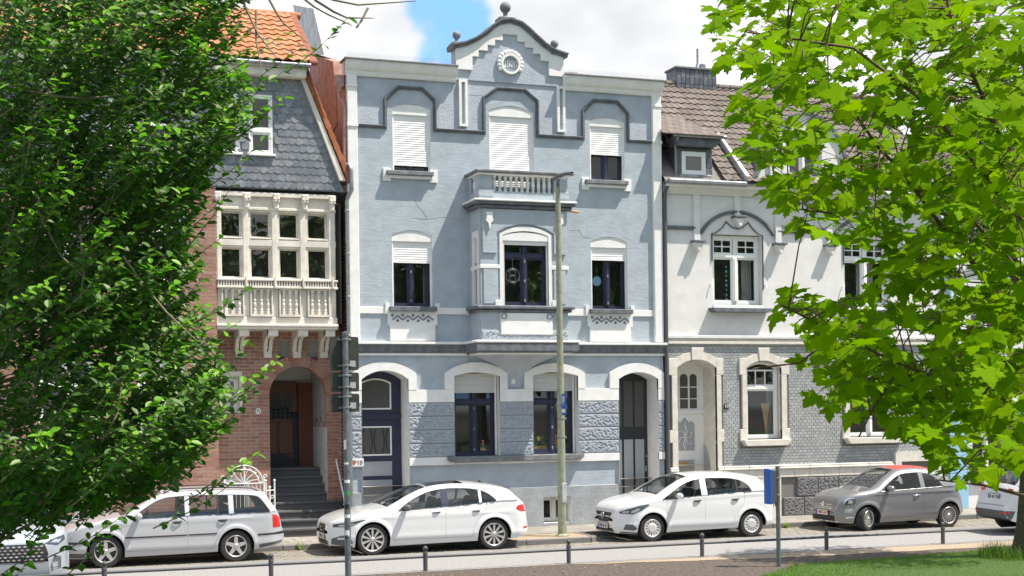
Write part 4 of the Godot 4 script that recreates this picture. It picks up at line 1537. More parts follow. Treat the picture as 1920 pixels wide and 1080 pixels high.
	# brown cladding and a white party wall on the roof, seen over the neighbour's roof
	for q in [["attic_cladding", M.copper_paint, [579, 101, 626, 115, 634, 232, 617, 262, 585, 160]], ["fire_wall", M.white_sheet, [549, 9, 588, 16, 608, 102, 579, 101, 556, 38]]]:
		var poly := PackedVector2Array()
		for i in range(0, q[2].size(), 2):
			var rr := ray(q[2][i], q[2][i + 1])
			var p := CAM + rr * ((X0 - CAM.x) / rr.x)
			poly.append(Vector2(p.z, p.y))
		var mb := MB.new()
		mb.xf = Transform3D(Basis(Vector3(0, 0, 1), Vector3.UP, Vector3(-1, 0, 0)), Vector3(X0 + (0.0 if q[0] == "attic_cladding" else 0.02), 0, 0))
		mb.prism(poly, -0.25, 0.02)
		wpart(q[0], mb, q[1], h)
	# roof light behind the right cornice
	var rl := MB.new()
	rl.prism(P([1.7, 11.0, 2.5, 11.0, 2.3, 11.55, 1.75, 11.55]), -1.8, -1.1)
	wpart("roof_light", rl, M.white_sheet, h)
	# rain hopper and the downpipe that drops down the corner
	var dp := MB.new()
	dp.box(Vector3(-4.24, 10.55, -0.28), Vector3(-4.02, 10.82, -0.06), 0.01)
	dp.lathe([Vector2(0.05, 0.0), Vector2(0.12, 0.16)], Vector3(-4.13, 10.4, -0.17), 8)
	dp.tube([Vector3(-4.13, 10.45, -0.17), Vector3(-4.13, 10.3, -0.17), Vector3(-4.06, 10.18, -0.05), Vector3(-4.04, 10.05, 0.0), Vector3(-4.06, 8.6, 0.0)], 0.05, 10)
	wpart("downpipe", dp, M.copper_pipe, h)
	dp = MB.new()
	dp.tube([Vector3(-4.06, 8.72, 0.02), Vector3(-3.98, 8.68, 0.13), Vector3(-3.94, 8.55, 0.16), Vector3(-3.94, 8.1, 0.16), Vector3(-4.02, 7.95, 0.12), Vector3(-4.04, 7.85, 0.1), Vector3(-4.04, 4.7, 0.1), Vector3(-4.04, 0.15, 0.12)], 0.048, 10)
	for y in [7.6, 6.6, 5.6, 4.7]:
		dp.lathe([Vector2(0.048, 0), Vector2(0.056, 0.01), Vector2(0.056, 0.05), Vector2(0.048, 0.06)], Vector3(-4.04, y, 0.1), 10)
	wpart("downpipe", dp, M.zinc, h)
	# house number
	var pn := MB.new()
	pn.box(Vector3(-4.02, 1.7, 0.06), Vector3(-3.72, 1.88, 0.09), 0.004)
	wpart("number_plate", pn, M.plate_white, h)
	lettering("19", Vector3(-3.82, 1.79, 0.094), 0.1, M.grey_sill, h, "number_figures", 0.006)
	pn = MB.new()
	pn.prism(P([-3.985, 1.85, -3.935, 1.85, -3.985, 1.77]), 0.088, 0.093)
	wpart("crest_green_half", pn, M.crest_green, h)
	pn = MB.new()
	pn.prism(P([-3.93, 1.85, -3.905, 1.85, -3.905, 1.78, -3.945, 1.73, -3.985, 1.76]), 0.0885, 0.0935)
	wpart("crest_red_half", pn, M.crest_red, h)

# ---------------------------------------------------------------- the brick house with the slate gable
func slate_mesh(w: float, hgt: float, t: Color) -> ArrayMesh:
	# rounded lower right corner, thin plate leaning on the row below
	var mb := MB.new()
	mb.col = t
	var poly := P([-w * 0.5, hgt * 0.62, -w * 0.5, -hgt * 0.3])
	for i in 7:
		var a := PI + i * PI / 2 / 6 * 1.0
		poly.append(Vector2(-w * 0.5 + w * 0.35 + cos(a) * w * 0.35, -hgt * 0.3 + sin(a) * hgt * 0.2))
	for i in 7:
		var a := -PI / 2 + i * PI / 2 / 6
		poly.append(Vector2(w * 0.5 - w * 0.6 + cos(a) * w * 0.6, -hgt * 0.1 + sin(a) * hgt * 0.4))
	poly.append(Vector2(w * 0.5, hgt * 0.62))
	mb.xf = Transform3D(Basis(Vector3.RIGHT, deg_to_rad(-3.5)), Vector3.ZERO)
	mb.prism(poly, 0.0, 0.012, 0.0, false)
	return mb.mesh()

# balustrade post with two bulges
func turned_post(x: float, y: float, z: float, hgt: float) -> MB:
	var mb := MB.new()
	var k := hgt / 0.55
	mb.box(Vector3(x - 0.035, y, z - 0.035), Vector3(x + 0.035, y + 0.07 * k, z + 0.035), 0.004)
	mb.lathe([Vector2(0.03, 0.07 * k), Vector2(0.036, 0.1 * k), Vector2(0.024, 0.13 * k), Vector2(0.037, 0.22 * k), Vector2(0.022, 0.27 * k), Vector2(0.034, 0.31 * k), Vector2(0.022, 0.34 * k), Vector2(0.034, 0.44 * k), Vector2(0.03, 0.48 * k)], Vector3(x, y, z), 10)
	mb.box(Vector3(x - 0.035, y + 0.48 * k, z - 0.035), Vector3(x + 0.035, y + hgt, z + 0.035), 0.004)
	return mb

func brick_house() -> void:
	var h := thing("row_house", "red brick row house with slate gable, orange tiled roof and white timber oriel", "house", Vector3(-9.5, 0.12, 0.0))
	var tones := [Color(0.63, 0.34, 0.24), Color(0.58, 0.285, 0.2), Color(0.67, 0.38, 0.28), Color(0.5, 0.24, 0.175), Color(0.62, 0.35, 0.26)]
	var zb := -0.1
	var za := -0.9
	var XR := -4.01
	# ---- projecting wing on the left
	var bwl := on_z(138, 935, 0.0)
	var bwr := on_z(204, 935, 0.0)
	var whole := [rect(-8.75, 5.85, -7.72, 7.6), rect(bwl.x, 0.35, bwr.x, 1.05), rect(-10.9, 2.3, -9.7, 4.2), rect(-10.9, 5.6, -9.7, 7.5), rect(-8.8, 2.3, -7.75, 4.2)]
	var wm := MB.new()
	wall_face(wm, rect(-17.0, 0.1, -7.04, 8.1), whole, 0.0)
	wm.quad(Vector3(-7.04, 0.1, 0), Vector3(-7.04, 0.1, za), Vector3(-7.04, 8.1, za), Vector3(-7.04, 8.1, 0))
	for q in whole:
		reveal(wm, q, 0.008, 0.25)
	wpart("mortar_wall", wm, M.mortar, h)
	var used := brickwork(h, "brick", rect(-17.0, 0.12, -7.04, 8.1), whole, 0.0, Vector2(0.25, 0.083), 0.015, 0.008, tones, M.brick, 110, func(c): return c.x > -7.7)
	for q in whole:
		window(h, q[0].x + 0.01, q[1].x - 0.01, q[0].y + 0.01, q[2].y - 0.01, -0.08, {"mat": M.white_frame, "transom": (lerpf(q[0].y, q[2].y, 0.7) if q[2].y - q[0].y > 1.0 else 0.0)})
	rooms(h, -16.9, -7.2, -0.3, -4.0, [0.2, 1.4, 4.7, 8.0])
	# ---- recessed entrance wall
	var ao := arch(-5.72, 0.1, -4.36, 3.4, 4.06, 22)
	var n1 := rect(-5.5, 4.18, -5.22, 4.68)
	var n2 := rect(-4.82, 4.18, -4.54, 4.68)
	var sw0 := on_z(424, 770, za)
	var sw1 := on_z(448, 706, za)
	var sw := rect(sw0.x, sw0.y, sw1.x, sw1.y)
	var bs0 := on_z(400, 915, za)
	var bs1 := on_z(470, 893, za)
	var bsw := rect(bs0.x - 0.2, 0.5, bs1.x, bs1.y)
	var em := MB.new()
	wall_face(em, rect(-7.04, 0.1, XR, 5.0), [ao, n1, n2, sw, bsw], za)
	for q in [n1, n2, sw, bsw]:
		reveal(em, q, za, 0.2)
	wpart("mortar_wall", em, M.mortar, h)
	var ring_o := arch(-5.98, 0.1, -4.1, 3.4, 4.32, 22)
	brickwork(h, "brick", rect(-7.04, 0.12, XR, 5.0), [ring_o, n1, n2, sw, bsw], za, Vector2(0.25, 0.083), 0.015, 0.008, tones, M.brick, 300 - used, func(c): return c.y > 1.6)
	brickwork(h, "jamb_brick", rect(-5.98, 0.12, -5.72, 3.4), [], za, Vector2(0.26, 0.083), 0.012, 0.008, tones, M.brick, 0, func(_c): return false)
	brickwork(h, "jamb_brick", rect(-4.36, 0.12, -4.1, 3.4), [], za, Vector2(0.26, 0.083), 0.012, 0.008, tones, M.brick, 0, func(_c): return false)
	arch_bricks(h, "arch_brick", arc_pts(-5.72, -4.36, 3.4, 4.06, 26), arc_pts(-5.98, -4.1, 3.4, 4.32, 26), za - 0.3, za + 0.014, tones, M.brick)
	# porch behind the arch
	var pm := MB.new()
	var zp := za - 1.75
	pm.quad(Vector3(-5.72, 0.1, za), Vector3(-5.72, 0.1, zp), Vector3(-5.72, 4.3, zp), Vector3(-5.72, 4.3, za))
	pm.quad(Vector3(-5.72, 0.1, zp), Vector3(-4.2, 0.1, zp), Vector3(-4.2, 4.3, zp), Vector3(-5.72, 4.3, zp))
	pm.quad(Vector3(-4.36, 0.1, zp), Vector3(-4.36, 0.1, za), Vector3(-4.36, 2.62, za), Vector3(-4.36, 2.62, zp))
	pm.quad(Vector3(-5.72, 4.28, zp), Vector3(-4.2, 4.28, zp), Vector3(-4.2, 4.28, za), Vector3(-5.72, 4.28, za))
	wpart("porch_wall", pm, M.brick, h)
	var nm := MB.new()
	nm.quad(Vector3(-4.355, 2.62, zp), Vector3(-4.355, 2.62, za - 0.3), Vector3(-4.355, 4.28, za - 0.3), Vector3(-4.355, 4.28, zp))
	wpart("porch_plaster", nm, M.cream_niche, h)
	for k in 5:
		for j in 2:
			if (k + j) % 2 == 0:
				var mb := MB.new()
				mb.col = tones[k]
				mb.box(Vector3(-4.37, 2.62 + j * 0.12, za - 0.42 - k * 0.24), Vector3(-4.335, 2.74 + j * 0.12, za - 0.3 - k * 0.24))
				wpart("checker_brick", mb, M.brick, h)
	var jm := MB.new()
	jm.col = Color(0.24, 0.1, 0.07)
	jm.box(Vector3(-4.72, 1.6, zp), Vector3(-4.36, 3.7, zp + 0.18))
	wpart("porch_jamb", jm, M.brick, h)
	# front door
	var dr := holder("door", h)
	var zd := zp + 0.06
	var dm := MB.new()
	dm.box(Vector3(-5.72, 1.62, zd - 0.05), Vector3(-4.72, 3.75, zd), 0.01)
	wpart("leaf", dm, M.wood, dr)
	for e in [[-5.62, -5.24], [-5.2, -4.84]]:
		var mb := MB.new()
		mb.box(Vector3(e[0], 1.95, zd - 0.01), Vector3(e[1], 2.75, zd + 0.025), 0.015)
		wpart("panel", mb, M.wood, dr)
	for e in [-5.62, -5.34, -5.06]:
		var mb := MB.new()
		mb.box(Vector3(e, 3.05, zd - 0.01), Vector3(e + 0.23, 3.45, zd + 0.012))
		wpart("pane", mb, M.lace, dr)
		mb = MB.new()
		for k in 3:
			mb.box(Vector3(e + 0.05 + k * 0.065, 3.05, zd + 0.012), Vector3(e + 0.06 + k * 0.065, 3.45, zd + 0.02))
		mb.box(Vector3(e, 3.24, zd + 0.012), Vector3(e + 0.23, 3.25, zd + 0.021))
		wpart("glazing_bar", mb, M.black_iron, dr)
	var om := MB.new()
	var crest := P([-5.72, 2.82, -4.72, 2.82, -4.74, 2.95, -4.9, 3.02, -5.05, 3.16, -5.2, 3.22, -5.35, 3.16, -5.5, 3.02, -5.7, 2.95])
	om.prism(crest, zd, zd + 0.04, 0.01)
	var fo := FastNoiseLite.new()
	for k in 26:
		var x := -5.64 + (k % 9) * 0.11
		var y := 2.87 + int(k / 9.0) * 0.09
		if y < 2.95 + 0.2 * (1.0 - absf(x + 5.2) / 0.5):
			om.ball(Vector3(x, y, zd + 0.04), 0.035, 8)
	om.prism(P([-5.72, 1.62, -4.72, 1.62, -4.72, 1.78, -5.2, 2.0, -5.72, 1.8]), zd, zd + 0.03, 0.008)
	om.box(Vector3(-4.82, 1.62, zd), Vector3(-4.72, 2.85, zd + 0.035), 0.01)
	wpart("iron_ornament", om, M.black_iron, dr)
	# steps
	for k in 8:
		var mb := MB.new()
		var y1 := 0.12 + (k + 1) * 0.19
		mb.box(Vector3(-5.95, 0.1, (zp if k == 7 else -0.02 - k * 0.24 - 0.5)), Vector3(-4.03, y1 - 0.06, -0.02 - k * 0.24))
		wpart("riser", mb, M.step_stone, h)
		mb = MB.new()
		mb.box(Vector3(-5.97, y1 - 0.06, (zp if k == 7 else -0.02 - k * 0.24 - 0.3)), Vector3(-4.02, y1, 0.01 - k * 0.24), 0.012)
		wpart("step", mb, M.step_stone, h)
	# windows in the entrance wall
	for q in [n1, n2]:
		var mb := MB.new()
		mb.prism(q, za - 0.22, za - 0.18)
		wpart("niche_back", mb, M.cream_niche, h)
	var swf := MB.new()
	band(swf, rect(sw0.x - 0.07, sw0.y - 0.06, sw1.x + 0.07, sw1.y + 0.12), sw, za - 0.02, za + 0.03)
	wpart("window_surround", swf, M.cream, h)
	window(h, sw0.x, sw1.x, sw0.y, sw1.y, za - 0.08, {"mat": M.white_frame, "cols": 1})
	window(h, bsw[0].x, bsw[1].x, bsw[0].y, bsw[2].y, za - 0.08, {"mat": M.white_frame, "cols": 2})
	rooms(h, -7.0, -5.75, za - 0.3, -4.0, [0.2, 1.4, 4.7])
	# enamel house number disc
	var pl := on_z(484, 771, za)
	var disc := PackedVector2Array()
	for a in 18:
		disc.append(Vector2(pl.x, pl.y) + Vector2(cos(TAU * a / 18) * 0.065, sin(TAU * a / 18) * 0.075))
	var dm2 := MB.new()
	dm2.prism(disc, za + 0.005, za + 0.03)
	wpart("crest_disc", dm2, M.plate_white, h)
	dm2 = MB.new()
	dm2.prism(P([pl.x - 0.03, pl.y + 0.05, pl.x + 0.02, pl.y + 0.05, pl.x - 0.03, pl.y - 0.03]), za + 0.03, za + 0.034)
	wpart("crest_green_half", dm2, M.crest_green, h)
	dm2 = MB.new()
	dm2.prism(P([pl.x + 0.035, pl.y + 0.04, pl.x + 0.035, pl.y - 0.03, pl.x, pl.y - 0.055]), za + 0.03, za + 0.034)
	wpart("crest_red_half", dm2, M.crest_red, h)
	# ---- timber oriel
	var og := holder("oriel", h)
	var kx := 1.0
	var bx := func(x: float) -> float: return CAM.x + (x - CAM.x) * kx
	var by := func(y: float) -> float: return CAM.y + (y - CAM.y) * kx
	var ox0: float = bx.call(-7.03)
	var ox1: float = bx.call(-4.28)
	var cols := [[-6.92, -6.5], [-6.25, -5.84], [-5.59, -5.19], [-4.93, -4.52]]
	var holes := []
	for c in cols:
		holes.append(rect(bx.call(c[0]), by.call(6.97), bx.call(c[1] + 0.05), by.call(7.56)))
		holes.append(rect(bx.call(c[0]), by.call(6.05), bx.call(c[1] + 0.05), by.call(6.74)))
	var ow := MB.new()
	wall_face(ow, rect(ox0, by.call(4.98), ox1, by.call(7.98)), holes, zb)
	for q in holes:
		reveal(ow, q, zb, 0.14)
	ow.quad(Vector3(ox1, by.call(4.98), zb), Vector3(ox1, by.call(4.98), za), Vector3(ox1, by.call(7.98), za), Vector3(ox1, by.call(7.98), zb))
	wpart("oriel_wall", ow, M.cream, og)
	for q in holes:
		var w := MB.new()
		band(w, q, rect(q[0].x + 0.035, q[0].y + 0.04, q[1].x - 0.035, q[2].y - 0.035), zb - 0.14, zb - 0.1)
		wpart("sash", w, M.cream, og)
		w = MB.new()
		w.box(Vector3(q[0].x + 0.03, q[0].y + 0.03, zb - 0.125), Vector3(q[1].x - 0.03, q[2].y - 0.03, zb - 0.12))
		wpart("pane", w, M.pane, og)
		w = MB.new()
		w.box(Vector3(q[0].x - 0.01, q[0].y - 0.03, zb - 0.05), Vector3(q[1].x + 0.01, q[0].y, zb + 0.03), 0.006)
		wpart("window_sill", w, M.cream, og)
	# posts and rails proud of the wall
	for x in [-7.03, -6.44, -5.78, -5.13, -4.46]:
		var mb := MB.new()
		var wd := 0.12 if x > -7.0 else 0.1
		mb.box(Vector3(bx.call(x + 0.02), by.call(5.05), zb), Vector3(bx.call(x + 0.02 + wd + (0.03 if x > -4.5 else 0.0)), by.call(7.62), zb + 0.03), 0.008)
		wpart("post", mb, M.cream, og)
	for r in [[6.78, 6.93, 0.022], [7.6, 7.66, 0.05], [7.9, 8.0, 0.09]]:
		var mb := MB.new()
		mb.box(Vector3(ox0, by.call(r[0]), zb), Vector3(ox1 + 0.01, by.call(r[1]), zb + r[2]), 0.008)
		wpart("rail", mb, M.cream, og)
	# carved brackets under the slate
	for x in [-6.99, -6.33, -5.66, -5.0, -4.36]:
		var mb := MB.new()
		var cx: float = bx.call(x)
		mb.box(Vector3(cx - 0.075, by.call(7.78), zb), Vector3(cx + 0.075, by.call(7.98), zb + 0.13), 0.02)
		mb.box(Vector3(cx - 0.06, by.call(7.62), zb), Vector3(cx + 0.06, by.call(7.8), zb + 0.1), 0.03)
		for s in [-0.045, 0.045]:
			mb.ball(Vector3(cx + s, by.call(7.86), zb + 0.13), 0.03, 8)
		wpart("bracket", mb, M.cream, og)
	# dentil rail over the balusters
	var dr2 := MB.new()
	dr2.box(Vector3(ox0, by.call(5.81), zb), Vector3(ox1 + 0.02, by.call(5.86), zb + 0.14), 0.008)
	wpart("dentil_ledge", dr2, M.cream, og)
	dr2 = MB.new()
	dr2.box(Vector3(ox0, by.call(5.98), zb), Vector3(ox1 + 0.02, by.call(6.02), zb + 0.14), 0.008)
	wpart("dentil_ledge", dr2, M.cream, og)
	var nd := 46
	for k in nd:
		var mb := MB.new()
		var x := lerpf(ox0 + 0.03, ox1 - 0.02, float(k) / (nd - 1))
		mb.box(Vector3(x - 0.014, by.call(5.86), zb + 0.07), Vector3(x + 0.014, by.call(5.98), zb + 0.12))
		wpart("dentil", mb, M.cream, og)
	for x in [-6.38, -5.72, -5.07, -4.38]:
		var mb := MB.new()
		mb.box(Vector3(bx.call(x) - 0.02, by.call(5.83), zb + 0.1), Vector3(bx.call(x) + 0.02, by.call(6.08), zb + 0.16), 0.005)
		wpart("dentil_post", mb, M.cream, og)
	for c in [[-6.9, -6.45], [-6.25, -5.8], [-5.59, -5.15], [-4.93, -4.47]]:
		var mb := MB.new()
		var x0: float = bx.call(c[0])
		var x1: float = bx.call(c[1])
		band(mb, rect(x0 - 0.03, by.call(5.17), x1 + 0.03, by.call(5.8)), rect(x0, by.call(5.22), x1, by.call(5.78)), zb, zb + 0.1)
		wpart("baluster_frame", mb, M.cream, og)
		for k in 3:
			wpart("baluster", turned_post(lerpf(x0, x1, (k + 0.5) / 3.0), by.call(5.22), zb + 0.05, 0.565), M.cream, og)
	for r in [[4.88, 4.94, 0.1], [4.94, 5.0, 0.13], [5.0, 5.16, 0.05]]:
		var mb := MB.new()
		mb.box(Vector3(ox0 - 0.02, by.call(r[0]), za), Vector3(ox1 + 0.02, by.call(r[1]), zb + r[2]), 0.012)
		wpart("oriel_base", mb, M.cream, og)
	# swept brackets that carry the oriel
	for x in [-6.43, -5.77, -5.08, -4.44]:
		for s in [-0.085, 0.03]:
			var mb := MB.new()
			mb.xf = Transform3D(Basis(Vector3(0, 0, 1), Vector3.UP, Vector3(-1, 0, 0)), Vector3(bx.call(x) + s + 0.07, 0, 0))
			var z1 := zb - 0.02
			mb.prism(P([za, 4.4, za + 0.14, 4.4, za + 0.2, 4.46, za + 0.24, 4.58, za + 0.34, 4.68, za + 0.52, 4.72, z1, 4.78, z1, 4.9, za, 4.9]), 0.0, 0.085, 0.008)
			wpart("swept_bracket", mb, M.cream, og)
		var cap := MB.new()
		cap.box(Vector3(bx.call(x) - 0.1, 4.72, zb - 0.2), Vector3(bx.call(x) + 0.13, 4.9, zb + 0.03), 0.02)
		cap.box(Vector3(bx.call(x) - 0.08, 4.26, za), Vector3(bx.call(x) + 0.1, 4.4, za + 0.13))
		wpart("bracket_head", cap, M.cream, og)
	rooms(h, ox0 + 0.05, -4.1, zb - 0.2, -4.0, [5.05, 8.05])
	# ---- slate gable
	var slope := func(y: float) -> float: return lerpf(-4.2, -5.1, clampf((y - 8.35) / (10.67 - 8.35), -0.15, 1.0))
	var sg := P([-13.2, 8.08, -4.08, 8.08, slope.call(8.35), 8.35, -5.1, 10.7, -12.2, 10.7])
	var gw := [rect(-6.27, 8.87, -5.73, 10.22), rect(-7.02, 8.87, -6.48, 10.22), rect(-8.6, 8.87, -8.06, 10.22), rect(-9.35, 8.87, -8.81, 10.22)]
	var bm := MB.new()
	wall_face(bm, sg, gw, 0.0)
	bm.quad(Vector3(-13.2, 8.08, 0.0), Vector3(-13.2, 8.08, -1.3), Vector3(-4.05, 8.08, -1.3), Vector3(-4.05, 8.08, 0.0))
	wpart("gable_boarding", bm, M.slate_grey, h)
	var st := [Color(0.22, 0.238, 0.262), Color(0.255, 0.273, 0.298), Color(0.195, 0.212, 0.236), Color(0.29, 0.308, 0.332), Color(0.235, 0.252, 0.276)]
	var shapes := []
	var sww := 0.165
	var shh := 0.17
	for t in st:
		shapes.append(slate_mesh(sww * 1.04, shh, t))
	var r := RandomNumberGenerator.new()
	r.seed = 4
	var srest := MB.new()
	var sn := 0
	for j in 16:
		var y := 8.18 + j * shh
		var i := 0
		while true:
			var x := -4.12 - i * sww - (sww * 0.5 if j % 2 else 0.0)
			i += 1
			if x < -13.0:
				break
			if x > slope.call(y) - 0.04 or y > 10.62:
				continue
			var skip := false
			for q in gw:
				if x > q[0].x - 0.05 and x < q[1].x + 0.05 and y > q[0].y - 0.06 and y < q[2].y + 0.06:
					skip = true
			if skip:
				continue
			var k := r.randi() % 5
			var xf := Transform3D(Basis(Vector3.BACK, r.randf_range(-0.02, 0.02)) * Basis(Vector3.RIGHT, r.randf_range(-0.015, 0.015)), Vector3(x, y, 0.006 + r.randf_range(0, 0.003)))
			if sn < 300 and x > -8.6:
				var o := MeshInstance3D.new()
				o.mesh = shapes[k]
				o.material_override = M.slate
				give_name(o, "slate", h)
				o.transform = Transform3D(xf.basis, xf.origin - h.position)
				sn += 1
			else:
				var a: Array = shapes[k].surface_get_arrays(0)
				srest.v.append_array(xf * (a[Mesh.ARRAY_VERTEX] as PackedVector3Array))
				srest.n.append_array(Transform3D(xf.basis, Vector3.ZERO) * (a[Mesh.ARRAY_NORMAL] as PackedVector3Array))
				srest.c.append_array(a[Mesh.ARRAY_COLOR])
	var so := wpart("slate", srest, M.slate, h)
	so.set_meta("kind", "stuff")
	# verge: white board and a stair of orange tiles
	var vb := MB.new()
	vb.prism(P([-4.2, 8.33, -4.06, 8.33, -5.0, 10.7, -5.1, 10.7]), -0.1, 0.09, 0.006)
	wpart("verge_board", vb, M.cream, h)
	for k in 10:
		var t0 := k / 9.5
		var mb := MB.new()
		mb.col = [Color(0.62, 0.2, 0.075), Color(0.55, 0.17, 0.065), Color(0.66, 0.23, 0.1)][k % 3]
		var c := Vector2(lerpf(-4.0, -4.95, t0), lerpf(8.42, 10.75, t0))
		mb.xf = Transform3D(Basis(Vector3.BACK, atan2(2.33, -0.95) - PI / 2), Vector3(c.x, c.y, 0))
		mb.prism(P([-0.06, -0.14, 0.075, -0.14, 0.05, 0.14, -0.045, 0.14]), -0.25, 0.12 + 0.0, 0.008)
		wpart("verge_tile", mb, M.orange_tile, h)
	for q in gw:
		window(h, q[0].x, q[1].x, q[0].y, q[2].y, 0.0, {"mat": M.white_frame, "transom": 9.4, "cols": 1, "bar": 0.05})
		var mb := MB.new()
		mb.box(Vector3(q[0].x - 0.05, q[0].y - 0.05, -0.02), Vector3(q[1].x + 0.05, q[0].y, 0.09), 0.006)
		wpart("window_sill", mb, M.white_frame, h)
	rooms(h, -12.0, -5.2, -0.15, -3.5, [8.2, 10.8])
	# ---- roof: half hip with orange pantiles, gutter and eaves board
	var ev := MB.new()
	ev.box(Vector3(-15.0, 10.62, -0.05), Vector3(-4.98, 10.84, 0.24), 0.01)
	wpart("eaves_board", ev, M.cream, h)
	ev = MB.new()
	ev.tube([Vector3(-15.0, 10.88, 0.33), Vector3(-4.9, 10.88, 0.33)], 0.06, 10)
	wpart("gutter", ev, M.zinc, h)
	var up := (Vector3(0, 12.62, -2.1) - Vector3(0, 10.9, 0.3)).normalized()
	var rb := MB.new()
	rb.quad(Vector3(-16, 10.86, 0.3), Vector3(-4.95, 10.86, 0.3), Vector3(-4.86, 12.6, -2.1), Vector3(-16, 12.6, -2.1))
	rb.quad(Vector3(-4.95, 10.86, 0.3), Vector3(-4.02, 8.3, -0.1), Vector3(-4.02, 8.3, -9.0), Vector3(-4.86, 12.6, -2.1))
	wpart("roof_boarding", rb, M.copper_paint, h)
	var ot := [Color(0.72, 0.3, 0.13), Color(0.66, 0.26, 0.11), Color(0.76, 0.34, 0.16), Color(0.7, 0.31, 0.15)]
	tile_slope(h, Vector3(-15.0, 10.94, 0.36), Vector3.RIGHT, up, 10.08, 2.95, 0.24, 0.3, ot, M.orange_tile, 280, func(_u, _v): return true)
	for k in 10:
		var mb := MB.new()
		mb.col = Color(0.42, 0.14, 0.08)
		var p := Vector3(-4.86, 10.95, 0.3) + up * (k * 0.29 + 0.1)
		mb.xf = Transform3D(Basis(Vector3.RIGHT, up.cross(Vector3.RIGHT) * -1.0, -up), p)
		mb.box(Vector3(-0.1, -0.05, -0.16), Vector3(0.13, 0.07, 0.16), 0.03)
		wpart("hip_tile", mb, M.orange_tile, h)
	for k in 26:
		var mb := MB.new()
		mb.col = ot[k % 4]
		mb.tube([Vector3(-15.0 + k * 0.4, 12.68, -2.12), Vector3(-14.62 + k * 0.4, 12.68, -2.12)], 0.09, 8)
		wpart("ridge_tile", mb, M.orange_tile, h)
	var wire := MB.new()
	var wp0 := Vector3(-6.5, 12.3, -1.45)
	var wp1 := Vector3(-5.05, 11.0, 0.3)
	wire.tube([wp0, wp1], 0.018, 6)
	wpart("roof_cable", wire, M.zinc, h)

